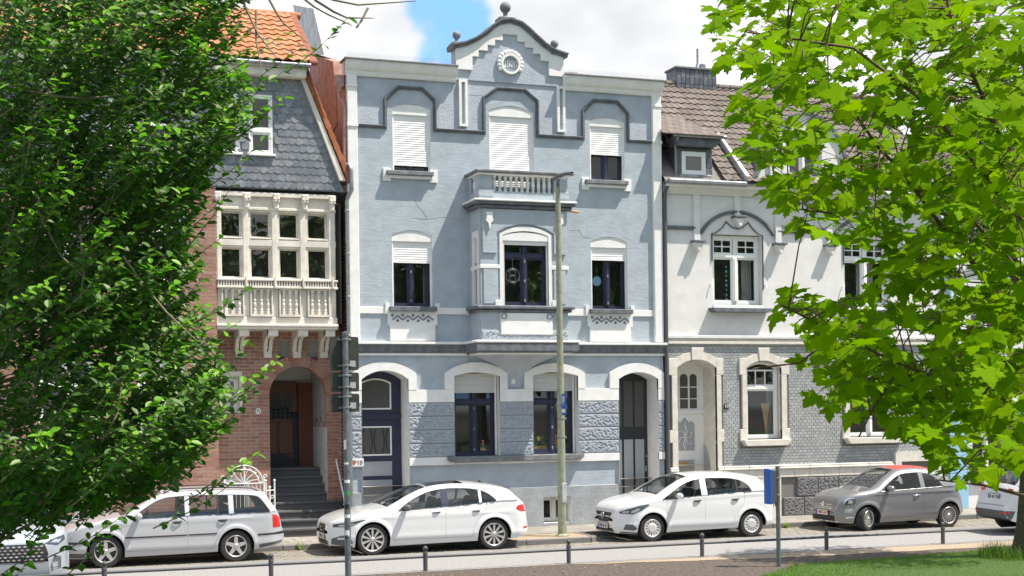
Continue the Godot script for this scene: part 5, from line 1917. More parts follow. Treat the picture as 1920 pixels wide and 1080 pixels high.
# ---------------------------------------------------------------- the house with glazed bricks, number 17
func tiled_house() -> void:
	var h := thing("row_house", "white plastered row house with grey glazed brick ground floor and brown tiled roof", "house", Vector3(8.2, 0.12, 0.0))
	var X0 := 4.12
	var X1 := 12.5
	var door := arch(4.44, 0.12, 5.55, 3.98, 4.19)
	var wa := arch(6.42, 2.12, 7.44, 3.98, 4.16)
	var wb := arch(9.5, 2.12, 10.95, 3.98, 4.16)
	var u1 := rect(5.5, 5.58, 6.94, 7.4)
	var u2 := rect(9.4, 5.58, 10.84, 7.4)
	# ---- upper wall
	var up := MB.new()
	wall_face(up, rect(X0, 4.8, X1, 8.5), [u1, u2], 0.0)
	wpart("upper_wall", up, M.white_wall, h)
	var rv := MB.new()
	reveal(rv, u1, 0.0, 0.26)
	wpart("reveal", rv, M.white_wall, h)
	rv = MB.new()
	reveal(rv, u2, 0.0, 0.26)
	wpart("reveal", rv, M.white_wall, h)
	# ---- ground floor: glazed bricks
	var lo := MB.new()
	wall_face(lo, rect(X0, 0.1, X1, 4.6), [door, wa, wb], -0.008)
	wpart("joint_wall", lo, M.dark_mortar, h)
	var gt := [Color(0.46, 0.475, 0.485), Color(0.41, 0.425, 0.435), Color(0.5, 0.515, 0.525), Color(0.44, 0.455, 0.465)]
	var hd := P([4.2, 0.1, 5.75, 0.1, 5.75, 4.22, 5.16, 4.24, 5.16, 4.5, 4.87, 4.5, 4.87, 4.24, 4.2, 4.22])
	var ha := P([6.22, 1.9, 7.68, 1.9, 7.68, 4.22, 7.08, 4.24, 7.08, 4.48, 6.78, 4.48, 6.78, 4.24, 6.22, 4.22])
	var hb := P([9.28, 1.9, 11.15, 1.9, 11.15, 4.22, 10.4, 4.24, 10.4, 4.48, 10.08, 4.48, 10.08, 4.24, 9.28, 4.22])
	brickwork(h, "glazed_brick", rect(X0, 1.45, X1, 4.58), [hd, ha, hb], -0.008, Vector2(0.128, 0.077), 0.009, 0.01, gt, M.glazed, 300, func(c): return c.x > 5.75 and c.x < 9.2 and c.y > 1.9)
	# stone surrounds: jamb blocks, arch stones, keystone
	for e in [[door, 4.2, 5.75, 0.12, 4.87, 5.16], [wa, 6.22, 7.68, 2.07, 6.79, 7.07], [wb, 9.28, 11.15, 2.07, 10.08, 10.38]]:
		var op: PackedVector2Array = e[0]
		var xa := op[0].x
		var xb := op[1].x
		for s in [[e[1], xa], [xb, e[2]]]:
			var inner: float = s[1] if s[0] == e[1] else s[0]
			var outer: float = s[0] if s[0] == e[1] else s[1]
			var slim := lerpf(inner, outer, 0.66)
			for q in [[e[3], 2.08, slim], [2.08, 2.4, outer], [2.4, 3.79, slim], [3.79, 4.22, outer]]:
				if q[1] <= q[0] + 0.02:
					continue
				var mb := MB.new()
				mb.box(Vector3(inner, q[0] + 0.003, -0.05), Vector3(q[2], q[1] - 0.003, 0.05), 0.008)
				wpart("jamb_stone", mb, M.glazed_cream, h)
		var ai := arc_pts(xa, xb, 3.98, 4.19 if xa < 5 else 4.16, 8)
		for i in 8:
			if i == 3 or i == 4:
				continue
			var a := ai[i]
			var b := ai[i + 1]
			var cx := (xa + xb) * 0.5
			var da := Vector2((a.x - cx) * 0.55, 0.62).normalized() * 0.2
			var db := Vector2((b.x - cx) * 0.55, 0.62).normalized() * 0.2
			var mb := MB.new()
			mb.prism(PackedVector2Array([a, Vector2(a.x, a.y) + da, Vector2(b.x, b.y) + db, b]), -0.05, 0.045, 0.004)
			wpart("arch_stone", mb, M.glazed_cream, h)
		var km := MB.new()
		var mx: float = (e[4] + e[5]) * 0.5
		km.prism(P([ai[5].x, ai[5].y, ai[3].x, ai[3].y, e[5] + 0.03, 4.49, e[4] - 0.03, 4.49]), -0.05, 0.07, 0.01)
		wpart("keystone", km, M.glazed_cream, h)
		var rr := MB.new()
		reveal(rr, op, 0.04, 0.8 if xa < 5 else 0.28)
		wpart("reveal", rr, M.glazed_cream, h)
	# windows
	for x in [[6.44, 7.42], [9.52, 10.93]]:
		window(h, x[0], x[1], 2.14, 4.0, -0.14, {"mat": M.white_frame, "transom": 3.46, "cols": 1 if x[0] < 8 else 2, "bar": 0.07, "crown": 4.14, "grid_x": 3})
		var mb := MB.new()
		mb.prism(P([x[0] - 0.1, 1.96, x[1] + 0.12, 1.96, x[1] + 0.2, 2.06, x[1] + 0.2, 2.12, x[0] - 0.18, 2.12, x[0] - 0.18, 2.06]), -0.15, 0.2, 0.01)
		wpart("sill", mb, M.glazed_cream, h)
	for u in [u1, u2]:
		window(h, u[0].x + 0.01, u[1].x - 0.01, u[0].y + 0.02, u[2].y - 0.02, -0.16, {"mat": M.white_frame, "transom": 6.86, "bar": 0.08, "grid_x": 2, "grid_y": 2, "sash": 0.045})
		var c = (u[0].x + u[1].x) * 0.5
		var mb := MB.new()
		mb.prism(P([c - 0.78, 5.39, c + 0.78, 5.39, c + 0.86, 5.45, c + 0.86, 5.5, c - 0.86, 5.5, c - 0.86, 5.45]), -0.1, 0.24, 0.01)
		wpart("sill", mb, M.dark_trim, h)
		mb = MB.new()
		mb.box(Vector3(c - 0.72, 5.502, -0.16), Vector3(c + 0.72, 5.58, 0.04), 0.006)
		wpart("sill_board", mb, M.white_frame, h)
		# ogee line over the window
		var og := [Vector2(c + 0.735, 6.0), Vector2(c + 0.735, 7.4), Vector2(c + 0.62, 7.43), Vector2(c + 0.45, 7.55), Vector2(c + 0.32, 7.72), Vector2(c + 0.17, 7.59), Vector2(c, 7.545), Vector2(c - 0.17, 7.59), Vector2(c - 0.32, 7.72), Vector2(c - 0.45, 7.55), Vector2(c - 0.62, 7.43), Vector2(c - 0.735, 7.4), Vector2(c - 0.735, 6.7)]
		og.reverse()
		mb = MB.new()
		mb.mould(og, [Vector2(0, -0.014), Vector2(0.03, -0.014), Vector2(0.04, 0.0), Vector2(0.03, 0.014), Vector2(0, 0.014)])
		wpart("ogee_moulding", mb, M.dark_trim, h)
		# round hood in two halves
		for s in [[0.02, 0.98], [1.02, 1.98]]:
			var pts := []
			for k in 11:
				var t := lerpf(s[0], s[1], k / 10.0)
				var a := PI - t * PI / 2
				var sp := lerpf(deg_to_rad(148), deg_to_rad(32), t / 2.0)
				pts.append(Vector2(c + cos(sp) * 1.26, 6.72 + sin(sp) * 1.26 - 0.0))
			mb = MB.new()
			mb.mould(pts, [Vector2(0, -0.04), Vector2(0.06, -0.04), Vector2(0.085, -0.01), Vector2(0.075, 0.03), Vector2(0.04, 0.045), Vector2(0, 0.045)])
			wpart("round_hood", mb, M.dark_trim, h)
		for s in [-1.18, 0.0, 1.18]:
			mb = MB.new()
			var foot := 7.18 if s != 0.0 else 7.84
			mb.box(Vector3(c + s - 0.09, foot, -0.01), Vector3(c + s + 0.09, 8.42, 0.07), 0.01)
			wpart("pilaster", mb, M.white_wall, h)
			mb = MB.new()
			mb.box(Vector3(c + s - 0.17, foot - 0.03, -0.01), Vector3(c + s + 0.17, foot + 0.025, 0.24), 0.008)
			wpart("pilaster_foot", mb, M.dark_trim, h)
			mb = MB.new()
			mb.prism(P([c + s - 0.13, foot - 0.032, c + s + 0.13, foot - 0.032, c + s + 0.05, foot - 0.2, c + s, foot - 0.27, c + s - 0.05, foot - 0.2]), -0.01, 0.2, 0.012)
			wpart("pilaster_drop", mb, M.white_wall, h)
	for s in [[4.14, 5.0], [7.38, 8.25], [11.4, 12.5]]:
		var mb := MB.new()
		mb.mould([Vector2(s[0], 7.48), Vector2(s[1], 7.48)], [Vector2(0, 0), Vector2(0.05, 0.0), Vector2(0.08, 0.04), Vector2(0.06, 0.09), Vector2(0, 0.09)])
		wpart("string_course", mb, M.dark_trim, h)
	# relief panel between the windows
	var rp := boss_block(7.42, 8.9, 7.66, 8.25, -0.02, 0.05, 9)
	wpart("relief_panel", rp, M.white_wall, h)
	# ledge over the ground floor
	for q in [[4.72, 4.8, 0.09], [4.66, 4.718, 0.05], [4.58, 4.658, 0.07]]:
		var mb := MB.new()
		mb.box(Vector3(X0, q[0], -0.02), Vector3(X1, q[1], q[2]), 0.01)
		wpart("ledge", mb, M.glazed_cream if q[0] < 4.7 else M.white_wall, h)
	# shutter stays
	for x in [5.44, 7.02, 9.34]:
		var mb := MB.new()
		mb.tube([Vector3(x, 6.12, 0), Vector3(x, 6.12, 0.06), Vector3(x - 0.01, 6.02, 0.07)], 0.014, 6)
		wpart("shutter_stay", mb, M.white_iron, h)
	# ---- plinth
	for s in [[4.2, 4.44], [5.55, 10.85]]:
		for q in [[1.4, 1.455, 0.075], [1.345, 1.398, 0.1]]:
			var x: float = s[0]
			while x < s[1] - 0.01:
				var mb := MB.new()
				var e := minf(x + 0.9, s[1])
				mb.box(Vector3(x + 0.002, q[0], -0.02), Vector3(e - 0.002, q[1], q[2]), 0.015)
				wpart("plinth_moulding", mb, M.glazed_cream, h)
				x = e
		var xx: float = s[0]
		while xx < s[1] - 0.01:
			var mb := MB.new()
			var e := minf(xx + 0.45, s[1])
			mb.box(Vector3(xx + 0.003, 1.13, -0.02), Vector3(e - 0.003, 1.342, 0.05), 0.006)
			wpart("plinth_tile", mb, M.glazed_cream, h)
			xx = e
	var pt := MB.new()
	pt.box(Vector3(5.56, 0.1, -0.05), Vector3(7.4, 1.128, 0.04), 0.006)
	wpart("plinth_panel", pt, M.glazed_cream, h)
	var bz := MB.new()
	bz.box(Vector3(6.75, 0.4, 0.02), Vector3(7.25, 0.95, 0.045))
	wpart("cellar_dark_panel", bz, M.black_iron, h)  # solid black panel painted in for the darkness behind the cellar bars
	for k in 4:
		var mb := MB.new()
		mb.box(Vector3(6.8 + k * 0.12, 0.4, 0.045), Vector3(6.825 + k * 0.12, 0.95, 0.06))
		wpart("cellar_bar", mb, M.white_iron, h)
	for j in 2:
		var x := 7.46 - j * 0.2
		while x < 12.4:
			var e := minf(x + 0.62, 12.45)
			if x > 7.4:
				wpart("rough_stone", boss_block(x, e - 0.02, 0.12 + j * 0.5, 0.6 + j * 0.505, -0.05, 0.06, int(x * 7) + j), M.rusticated, h)
			x = e
	# framed cellar door further along
	var cf := MB.new()
	band(cf, rect(10.86, 0.2, 12.3, 1.7), rect(11.05, 0.2, 12.1, 1.45), -0.02, 0.12)
	wpart("cellar_frame", cf, M.glazed_cream, h)
	# ---- recessed front door
	var d := holder("door", h)
	var zd := -0.7
	var leaf := MB.new()
	leaf.prism(arch(4.4, 0.12, 5.6, 3.98, 4.19), zd - 0.08, zd)
	wpart("leaf", leaf, M.white_frame, d)
	for e in [[4.62, 4.82], [4.88, 5.1], [5.16, 5.36]]:
		var mb := MB.new()
		mb.prism(arch(e[0], 2.95, e[1], 3.72, 3.84, 8), zd - 0.01, zd + 0.012, 0.0, false)
		wpart("pane", mb, M.lace, d)
		mb = MB.new()
		for y in [3.2, 3.5]:
			mb.box(Vector3(e[0], y - 0.012, zd + 0.012), Vector3(e[1], y + 0.012, zd + 0.03))
		wpart("glazing_bar", mb, M.white_frame, d)
	var mb2 := MB.new()
	mb2.prism(P([4.72, 1.86, 5.28, 1.86, 5.28, 2.55, 5.2, 2.62, 5.12, 2.58, 5.0, 2.72, 4.88, 2.58, 4.8, 2.62, 4.72, 2.55]), zd - 0.01, zd + 0.014, 0.0, false)
	wpart("grille_back", mb2, M.panel_grey, d)
	mb2 = MB.new()
	for k in 6:
		var a := k * PI / 3
		mb2.tube([Vector3(5.0, 2.2, zd + 0.03), Vector3(5.0 + cos(a) * 0.14, 2.2 + sin(a) * 0.2, zd + 0.035), Vector3(5.0 + cos(a + 0.5) * 0.22, 2.2 + sin(a + 0.5) * 0.3, zd + 0.03)], 0.014, 5)
	mb2.tube([Vector3(5, 1.88, zd + 0.03), Vector3(5, 2.6, zd + 0.03)], 0.014, 5)
	wpart("grille", mb2, M.white_iron, d)
	mb2 = MB.new()
	mb2.box(Vector3(4.74, 0.6, zd - 0.01), Vector3(5.26, 1.62, zd + 0.012))
	wpart("panel", mb2, M.panel_grey, d)
	mb2 = MB.new()
	mb2.box(Vector3(4.76, 1.5, zd + 0.012), Vector3(5.06, 1.56, zd + 0.03), 0.004)
	wpart("letter_flap", mb2, M.brass, d)
	mb2 = MB.new()
	mb2.box(Vector3(4.76, 1.12, zd + 0.012), Vector3(5.06, 1.18, zd + 0.03), 0.004)
	wpart("letter_flap", mb2, M.brass, d)
	mb2 = MB.new()
	mb2.box(Vector3(4.4, 2.82, zd), Vector3(5.6, 2.9, zd + 0.05), 0.01)
	wpart("door_rail", mb2, M.white_frame, d)
	# grey sweep on the porch side wall
	mb2 = MB.new()
	mb2.xf = Transform3D(Basis(Vector3(0, 0, -1), Vector3.UP, Vector3(-1, 0, 0)) * Basis.IDENTITY, Vector3(5.545, 0, 0))
	mb2.prism(P([0.08, 0.14, 0.68, 0.14, 0.68, 2.02, 0.6, 2.0, 0.45, 1.75, 0.32, 1.2, 0.2, 0.6]), 0.0, 0.01)
	wpart("porch_dado", mb2, M.panel_grey, h)
	# number 17
	mb2 = MB.new()
	mb2.box(Vector3(5.77, 2.92, 0.0), Vector3(5.9, 3.06, 0.03), 0.004)
	wpart("number_plate", mb2, M.ink, h)
	lettering("17", Vector3(5.835, 2.99, 0.033), 0.075, M.plate_white, h, "number_figures", 0.005)
	# ---- eaves and gutter
	mb2 = MB.new()
	mb2.mould([Vector2(4.1, 8.38), Vector2(12.6, 8.38)], [Vector2(0, 0), Vector2(0.08, 0), Vector2(0.1, 0.05), Vector2(0.2, 0.1), Vector2(0.22, 0.14), Vector2(0.32, 0.15), Vector2(0.34, 0.2), Vector2(0, 0.2)])
	wpart("cornice", mb2, M.white_wall, h)
	mb2 = MB.new()
	mb2.box(Vector3(4.1, 8.582, -0.1), Vector3(6.32, 8.7, 0.42), 0.03)
	wpart("gutter", mb2, M.zinc, h)
	mb2 = MB.new()
	mb2.tube([Vector3(4.15, 8.58, 0.25), Vector3(4.12, 8.4, 0.12), Vector3(4.12, 8.2, 0.1), Vector3(4.12, 0.15, 0.1)], 0.05, 10)
	wpart("downpipe", mb2, M.iron_grey, h)
	# ---- roof with tiles, chimney, dormer
	var ey := 8.72
	var rz := -3.0
	var ry := 11.87
	var u := (Vector3(0, ry, rz) - Vector3(0, ey, 0.25)).normalized()
	var rb := MB.new()
	rb.quad(Vector3(4.08, ey - 0.06, 0.25), Vector3(12.6, ey - 0.06, 0.25), Vector3(12.6, ry - 0.06, rz), Vector3(4.08, ry - 0.06, rz))
	rb.quad(Vector3(4.08, ry - 0.06, rz), Vector3(12.6, ry - 0.06, rz), Vector3(12.6, 8.6, -8.0), Vector3(4.08, 8.6, -8.0))
	rb.quad(Vector3(4.08, 8.5, -8.0), Vector3(4.08, 8.5, 0.25), Vector3(4.08, ry - 0.06, rz), Vector3(4.08, ry - 0.06, rz - 0.01))
	wpart("roof_boarding", rb, M.dark_mortar, h)
	var bt := [Color(0.25, 0.205, 0.18), Color(0.21, 0.175, 0.155), Color(0.28, 0.235, 0.205), Color(0.24, 0.2, 0.18), Color(0.31, 0.26, 0.23)]
	var slope_len := Vector3(0, ry, rz).distance_to(Vector3(0, ey, 0.25))
	tile_slope(h, Vector3(4.1, ey, 0.25), Vector3.RIGHT, u, 8.4, slope_len, 0.205, 0.275, bt, M.brown_tile, 300, func(a, b): return not (a < 1.6 and b < 1.45))
	for k in 24:
		var mb := MB.new()
		mb.col = bt[k % 5]
		mb.tube([Vector3(4.1 + k * 0.36, ry + 0.05, rz), Vector3(4.44 + k * 0.36, ry + 0.05, rz)], 0.09, 8)
		wpart("ridge_tile", mb, M.brown_tile, h)
	var ch := holder("chimney", h)
	var cm := MB.new()
	cm.box(Vector3(6.02, 11.6, -3.5), Vector3(7.22, 12.33, -2.9), 0.01)
	wpart("stack", cm, M.dark_mortar, ch)
	var st := [Color(0.13, 0.145, 0.17), Color(0.17, 0.185, 0.21), Color(0.11, 0.12, 0.145)]
	for j in 3:
		for i in 9:
			var mb := MB.new()
			mb.col = st[(i * 5 + j) % 3]
			var x := 6.0 + i * 0.138
			mb.box(Vector3(x, 11.72 + j * 0.2, -2.9), Vector3(x + 0.13, 11.93 + j * 0.2, -2.875 + 0.006 * (j % 2)), 0.008)
			wpart("slate", mb, M.slate, ch)
	for j in 3:
		var mb := MB.new()
		mb.col = st[j]
		mb.box(Vector3(5.995, 11.72 + j * 0.2, -3.5), Vector3(6.02, 11.92 + j * 0.2, -2.9))
		wpart("slate", mb, M.slate, ch)
	cm = MB.new()
	cm.box(Vector3(5.96, 12.33, -3.56), Vector3(7.28, 12.39, -2.84), 0.01)
	wpart("chimney_cap", cm, M.rusticated, ch)
	cm = MB.new()
	cm.tube([Vector3(6.75, 12.39, -3.2), Vector3(6.82, 12.6, -3.2), Vector3(6.82, 13.0, -3.2)], 0.03, 8)
	cm.lathe([Vector2(0.1, 0), Vector2(0.09, 0.12), Vector2(0.0, 0.16)], Vector3(6.86, 12.39, -3.0), 10)
	wpart("flue_pipe", cm, M.zinc, ch)
	# dormer: slate cheeks, lead coloured overhang, white window
	var dg := holder("dormer", h)
	var dm := MB.new()
	dm.box(Vector3(4.66, 8.78, -1.4), Vector3(5.66, 9.62, -0.32), 0.01)
	wpart("dormer_box", dm, M.dark_mortar, dg)
	for j in 5:
		for i in 4:
			var mb := MB.new()
			mb.col = st[(i + j * 2) % 3]
			mb.box(Vector3(4.635, 8.8 + j * 0.17, -0.32 - i * 0.25), Vector3(4.66, 8.98 + j * 0.17, -0.56 - i * 0.25))
			wpart("slate", mb, M.slate, dg)
		var mb2x := MB.new()
		mb2x.col = st[j % 3]
		mb2x.box(Vector3(5.5, 8.8 + j * 0.16, -0.33), Vector3(5.68, 8.95 + j * 0.16, -0.3), 0.006)
		wpart("slate", mb2x, M.slate, dg)
	dm = MB.new()
	dm.prism(P([4.6, 9.64, 5.68, 9.64, 5.8, 9.8, 5.8, 9.85, 4.5, 9.85]), -0.6, -0.06)
	wpart("dormer_overhang", dm, M.dark_trim, dg)
	dm = MB.new()
	dm.tube([Vector3(4.42, 9.87, 0.03), Vector3(5.9, 9.87, 0.03)], 0.05, 8)
	wpart("dormer_gutter", dm, M.zinc, dg)
	dm = MB.new()
	dm.tube([Vector3(4.55, 9.84, 0.03), Vector3(4.6, 9.7, -0.22), Vector3(4.61, 8.85, -0.24)], 0.035, 8)
	wpart("downpipe", dm, M.zinc, dg)
	window(dg, 4.8, 5.47, 8.94, 9.52, -0.26, {"mat": M.white_frame, "cols": 1, "bar": 0.07})
	dm = MB.new()
	dm.box(Vector3(4.7, 8.84, -0.32), Vector3(5.6, 8.93, -0.2), 0.01)
	wpart("sill", dm, M.zinc, dg)
	var du := (Vector3(0, 10.75, -1.9) - Vector3(0, 9.9, 0.0)).normalized()
	dm = MB.new()
	dm.quad(Vector3(4.12, 9.87, 0.0), Vector3(5.85, 9.87, 0.0), Vector3(5.3, 10.73, -1.9), Vector3(4.12, 10.73, -1.9))
	wpart("dormer_boarding", dm, M.dark_mortar, dg)
	for j in 9:
		for i in 9:
			var x := 4.2 + i * 0.19 + (0.09 if j % 2 else 0.0)
			if x > 5.85 - j * 0.055:
				continue
			var mb := MB.new()
			mb.col = bt[(i * 3 + j) % 5]
			mb.xf = Transform3D(Basis(Vector3.RIGHT, du.cross(Vector3.RIGHT) * -1.0, -du), Vector3(x, 9.91, 0.0) + du * (j * 0.23))
			mb.box(Vector3(-0.09, 0.0, -0.15), Vector3(0.09, 0.03, 0.12), 0.006)
			wpart("flat_tile", mb, M.brown_tile, dg)
	dg.position = Vector3(-0.15, -0.06, 0.3)
	# scrolled front gable: white, with a zinc lip
	var lip := []
	for q in [[5.98, 8.83], [6.15, 8.74], [6.34, 8.72], [6.52, 8.78], [6.69, 8.92], [6.84, 9.1], [6.95, 9.3], [7.03, 9.5], [7.08, 9.72], [7.16, 9.95], [7.4, 10.25], [7.75, 10.5], [8.2, 10.62]]:
		lip.append(Vector2(q[0], q[1]))
	var half := lip.duplicate()
	for i in half.size() - 1:
		var q: Vector2 = half[half.size() - 2 - i]
		lip.append(Vector2(16.4 - q.x, q.y))
	var gp := PackedVector2Array(lip)
	gp.append(Vector2(10.4, 8.5))
	gp.append(Vector2(6.0, 8.5))
	var gw := rect(7.7, 8.95, 8.7, 10.0)
	var gm := MB.new()
	wall_face(gm, gp, [gw], 0.12)
	reveal(gm, gw, 0.12, 0.3)
	wpart("scroll_gable", gm, M.white_wall, h)
	window(h, 7.72, 8.68, 8.97, 9.98, -0.05, {"mat": M.white_frame})
	var lm := MB.new()
	lm.mould(lip, [Vector2(-0.7, -0.03), Vector2(0.2, -0.03), Vector2(0.21, 0.03), Vector2(-0.7, 0.03), Vector2(-0.7, -0.03)])
	wpart("gable_lip", lm, M.zinc, h)
	lm = MB.new()
	lm.xf = Transform3D(Basis(Vector3.RIGHT, -0.78), Vector3(0, 8.78, 0.3))
	lm.prism(P([6.3, 0.0, 6.41, 0.0, 6.28, 1.9, 6.2, 1.9]), -0.05, 0.1)
	wpart("valley_flashing", lm, M.white_sheet, h)
	lm = MB.new()
	lm.box(Vector3(7.1, 8.5, 0.12), Vector3(7.3, 9.9, 0.2), 0.01)
	wpart("gable_pilaster", lm, M.white_wall, h)
	# shell and rooms
	var sh := MB.new()
	sh.quad(Vector3(X1, 0.1, 0), Vector3(X1, 0.1, -8), Vector3(X1, 8.6, -8), Vector3(X1, 8.6, 0))
	sh.quad(Vector3(X1, 0.1, -8), Vector3(X0, 0.1, -8), Vector3(X0, 8.6, -8), Vector3(X1, 8.6, -8))
	wpart("shell", sh, M.white_wall, h)
	rooms(h, X0 + 0.1, X1 - 0.1, -0.32, -4.0, [1.5, 4.8, 8.5])

# ---------------------------------------------------------------- pale house beyond, mostly behind leaves
func far_house() -> void:
	var h := thing("row_house", "pale plastered house with light blue ground floor boards behind the maple leaves", "house", Vector3(18.0, 0.12, 0.0))
	var holes := []
	for x in [13.4, 15.6, 17.8, 20.0]:
		for y in [[0.9, 2.7], [4.3, 6.2], [6.8, 7.9]]:
			holes.append(rect(x, y[0], x + 1.1, y[1]))
	var w := MB.new()
	wall_face(w, rect(12.55, 0.1, 24.0, 8.2), holes, 0.04)
	wpart("wall", w, M.white_wall, h)
	for q in holes:
		var rv := MB.new()
		reveal(rv, q, 0.04, 0.25)
		wpart("reveal", rv, M.white_wall, h)
		window(h, q[0].x, q[1].x, q[0].y, q[2].y, -0.1, {"mat": M.white_frame, "transom": (q[0].y + 1.2 if q[0].y < 6.0 else 0.0)})
		var mb := MB.new()
		mb.box(Vector3(q[0].x - 0.1, q[0].y - 0.09, 0.0), Vector3(q[1].x + 0.1, q[0].y, 0.14), 0.008)
		wpart("sill", mb, M.grey_sill, h)
	for x in [12.6, 14.7, 16.9, 19.1, 21.3]:
		var mb := MB.new()
		mb.box(Vector3(x, 0.12, 0.03), Vector3(x + 0.6, 2.9, 0.12), 0.01)
		wpart("blue_board", mb, M.light_blue, h)
	var bp := MB.new()
	bp.box(Vector3(12.6, 3.0, 0.03), Vector3(24.0, 3.35, 0.25), 0.02)
	wpart("fascia", bp, M.white_wall, h)
	bp = MB.new()
	bp.tube([Vector3(12.66, 8.1, 0.12), Vector3(12.66, 3.4, 0.12)], 0.06, 8)
	wpart("downpipe", bp, M.light_blue, h)
	var rf := MB.new()
	rf.quad(Vector3(12.55, 8.2, 0.3), Vector3(24, 8.2, 0.3), Vector3(24, 10.6, -3.0), Vector3(12.55, 10.6, -3.0))
	wpart("roof", rf, M.dark_mortar, h)
	var bt := [Color(0.25, 0.19, 0.16), Color(0.22, 0.165, 0.14)]
	tile_slope(h, Vector3(12.55, 8.22, 0.32), Vector3.RIGHT, (Vector3(0, 10.6, -3.0) - Vector3(0, 8.2, 0.3)).normalized(), 11.4, 4.0, 0.3, 0.34, bt, M.brown_tile, 0, func(_a, _b): return true)
	rooms(h, 12.7, 23.9, -0.25, -4.0, [0.3, 3.4, 6.5, 8.2])

# ---------------------------------------------------------------- cars
# A body is a side view (top line, bottom line with wheel arches, belt line, window top line) and a half width
# for every point of it; x runs from the nose (0) to the tail (L), y up, z to the side.
class Shape:
	var p: Dictionary
	var L: float
	var W: float
	var wheels: Array
	var arch_r: float
	var wheel_r: float

	func _init(d: Dictionary) -> void:
		p = d
		L = d.L
		W = d.W
		wheels = d.wheels
		wheel_r = d.r
		arch_r = d.r + d.get("gap", 0.045)

	static func curve(k: Array, x: float) -> float:
		var n := k.size() / 2
		if x <= k[0]:
			return k[1]
		if x >= k[2 * n - 2]:
			return k[2 * n - 1]
		var i := 0
		while i < n - 2 and x > k[2 * i + 2]:
			i += 1
		var x0: float = k[2 * i]
		var x1: float = k[2 * i + 2]
		var y0: float = k[2 * i + 1]
		var y1: float = k[2 * i + 3]
		var s := (y1 - y0) / (x1 - x0)
		var sa := s
		var sb := s
		if i > 0:
			var q: float = (y0 - k[2 * i - 1]) / (x0 - k[2 * i - 2])
			sa = 0.0 if q * s <= 0 else 2 * q * s / (q + s)
		if i < n - 2:
			var q: float = (k[2 * i + 5] - y1) / (k[2 * i + 4] - x1)
			sb = 0.0 if q * s <= 0 else 2 * q * s / (q + s)
		var h := x1 - x0
		var t := (x - x0) / h
		return (2 * t * t * t - 3 * t * t + 1) * y0 + (t * t * t - 2 * t * t + t) * h * sa + (-2 * t * t * t + 3 * t * t) * y1 + (t * t * t - t * t) * h * sb

	func top(x: float) -> float:
		return curve(p.top, x)

	func bot(x: float) -> float:
		var y := curve(p.bot, x)
		for a in wheels:
			var d := absf(x - a)
			if d < arch_r:
				y = maxf(y, wheel_r + sqrt(arch_r * arch_r - d * d))
		return minf(y, top(x) - 0.005)

	func belt(x: float) -> float:
		var t := top(x)
		var b := bot(x)
		return minf(curve(p.belt, x), b + (t - b) * 0.82)

	func wtop(x: float) -> float:
		var b := belt(x)
		var t := top(x)
		return clampf(curve(p.wtop, x), b + 0.0005, maxf(b + 0.0006, t - 0.06))

	func plan(x: float) -> float:
		var f: float = p.get("fr", 0.65)
		var g: float = p.get("rr", 0.4)
		var w := W
		if x < f:
			w *= 1.0 - p.get("fa", 0.4) * pow(1.0 - x / f, p.get("fe", 2.6))
		if x > L - g:
			w *= 1.0 - p.get("ra", 0.26) * pow(1.0 - (L - x) / g, 2.4)
		return w

	func half(x: float, y: float) -> float:
		var t := top(x)
		var bl := minf(curve(p.belt, x), t)
		var w := plan(x)
		if y > bl:
			w -= (y - bl) * p.get("tumble", 0.36) + 0.012
		else:
			var q := (y - 0.62) / 0.42
			w -= 0.028 * q * q
			if y < 0.36:
				w -= 0.05 * pow((0.36 - y) / 0.2, 1.5)
			var cy: float = p.get("crease", 0.74) + 0.05 * (x / L)
			var e := (y - cy) / 0.035
			w += 0.012 * exp(-e * e) * smoothstep(0.6, 1.2, x) * smoothstep(L - 0.1, L - 0.6, x)
			var e2 := (y - 0.36) / 0.06
			w += 0.012 * exp(-e2 * e2)
		for a in wheels:
			var d := Vector2(x - a, y - wheel_r).length()
			if d < arch_r + 0.1:
				w += 0.018 * smoothstep(arch_r + 0.1, arch_r + 0.03, d)
		var r: float = p.get("round", 0.09)
		var d2 := t - y
		if d2 < r:
			var k := r - maxf(d2, 0.0)
			w -= r - sqrt(maxf(0.0, r * r - k * k))
		return maxf(w, 0.05)

	func front_x(y: float, z: float) -> float:
		var x := 0.0
		while x < 1.2:
			if y <= top(x) + 0.01 and y >= curve(p.bot, x) - 0.01 and half(x, y) >= absf(z):
				return x
			x += 0.006
		return x

	func rear_x(y: float, z: float) -> float:
		var x := L
		while x > L - 1.2:
			if y <= top(x) + 0.01 and y >= curve(p.bot, x) - 0.01 and half(x, y) >= absf(z):
				return x
			x -= 0.006
		return x

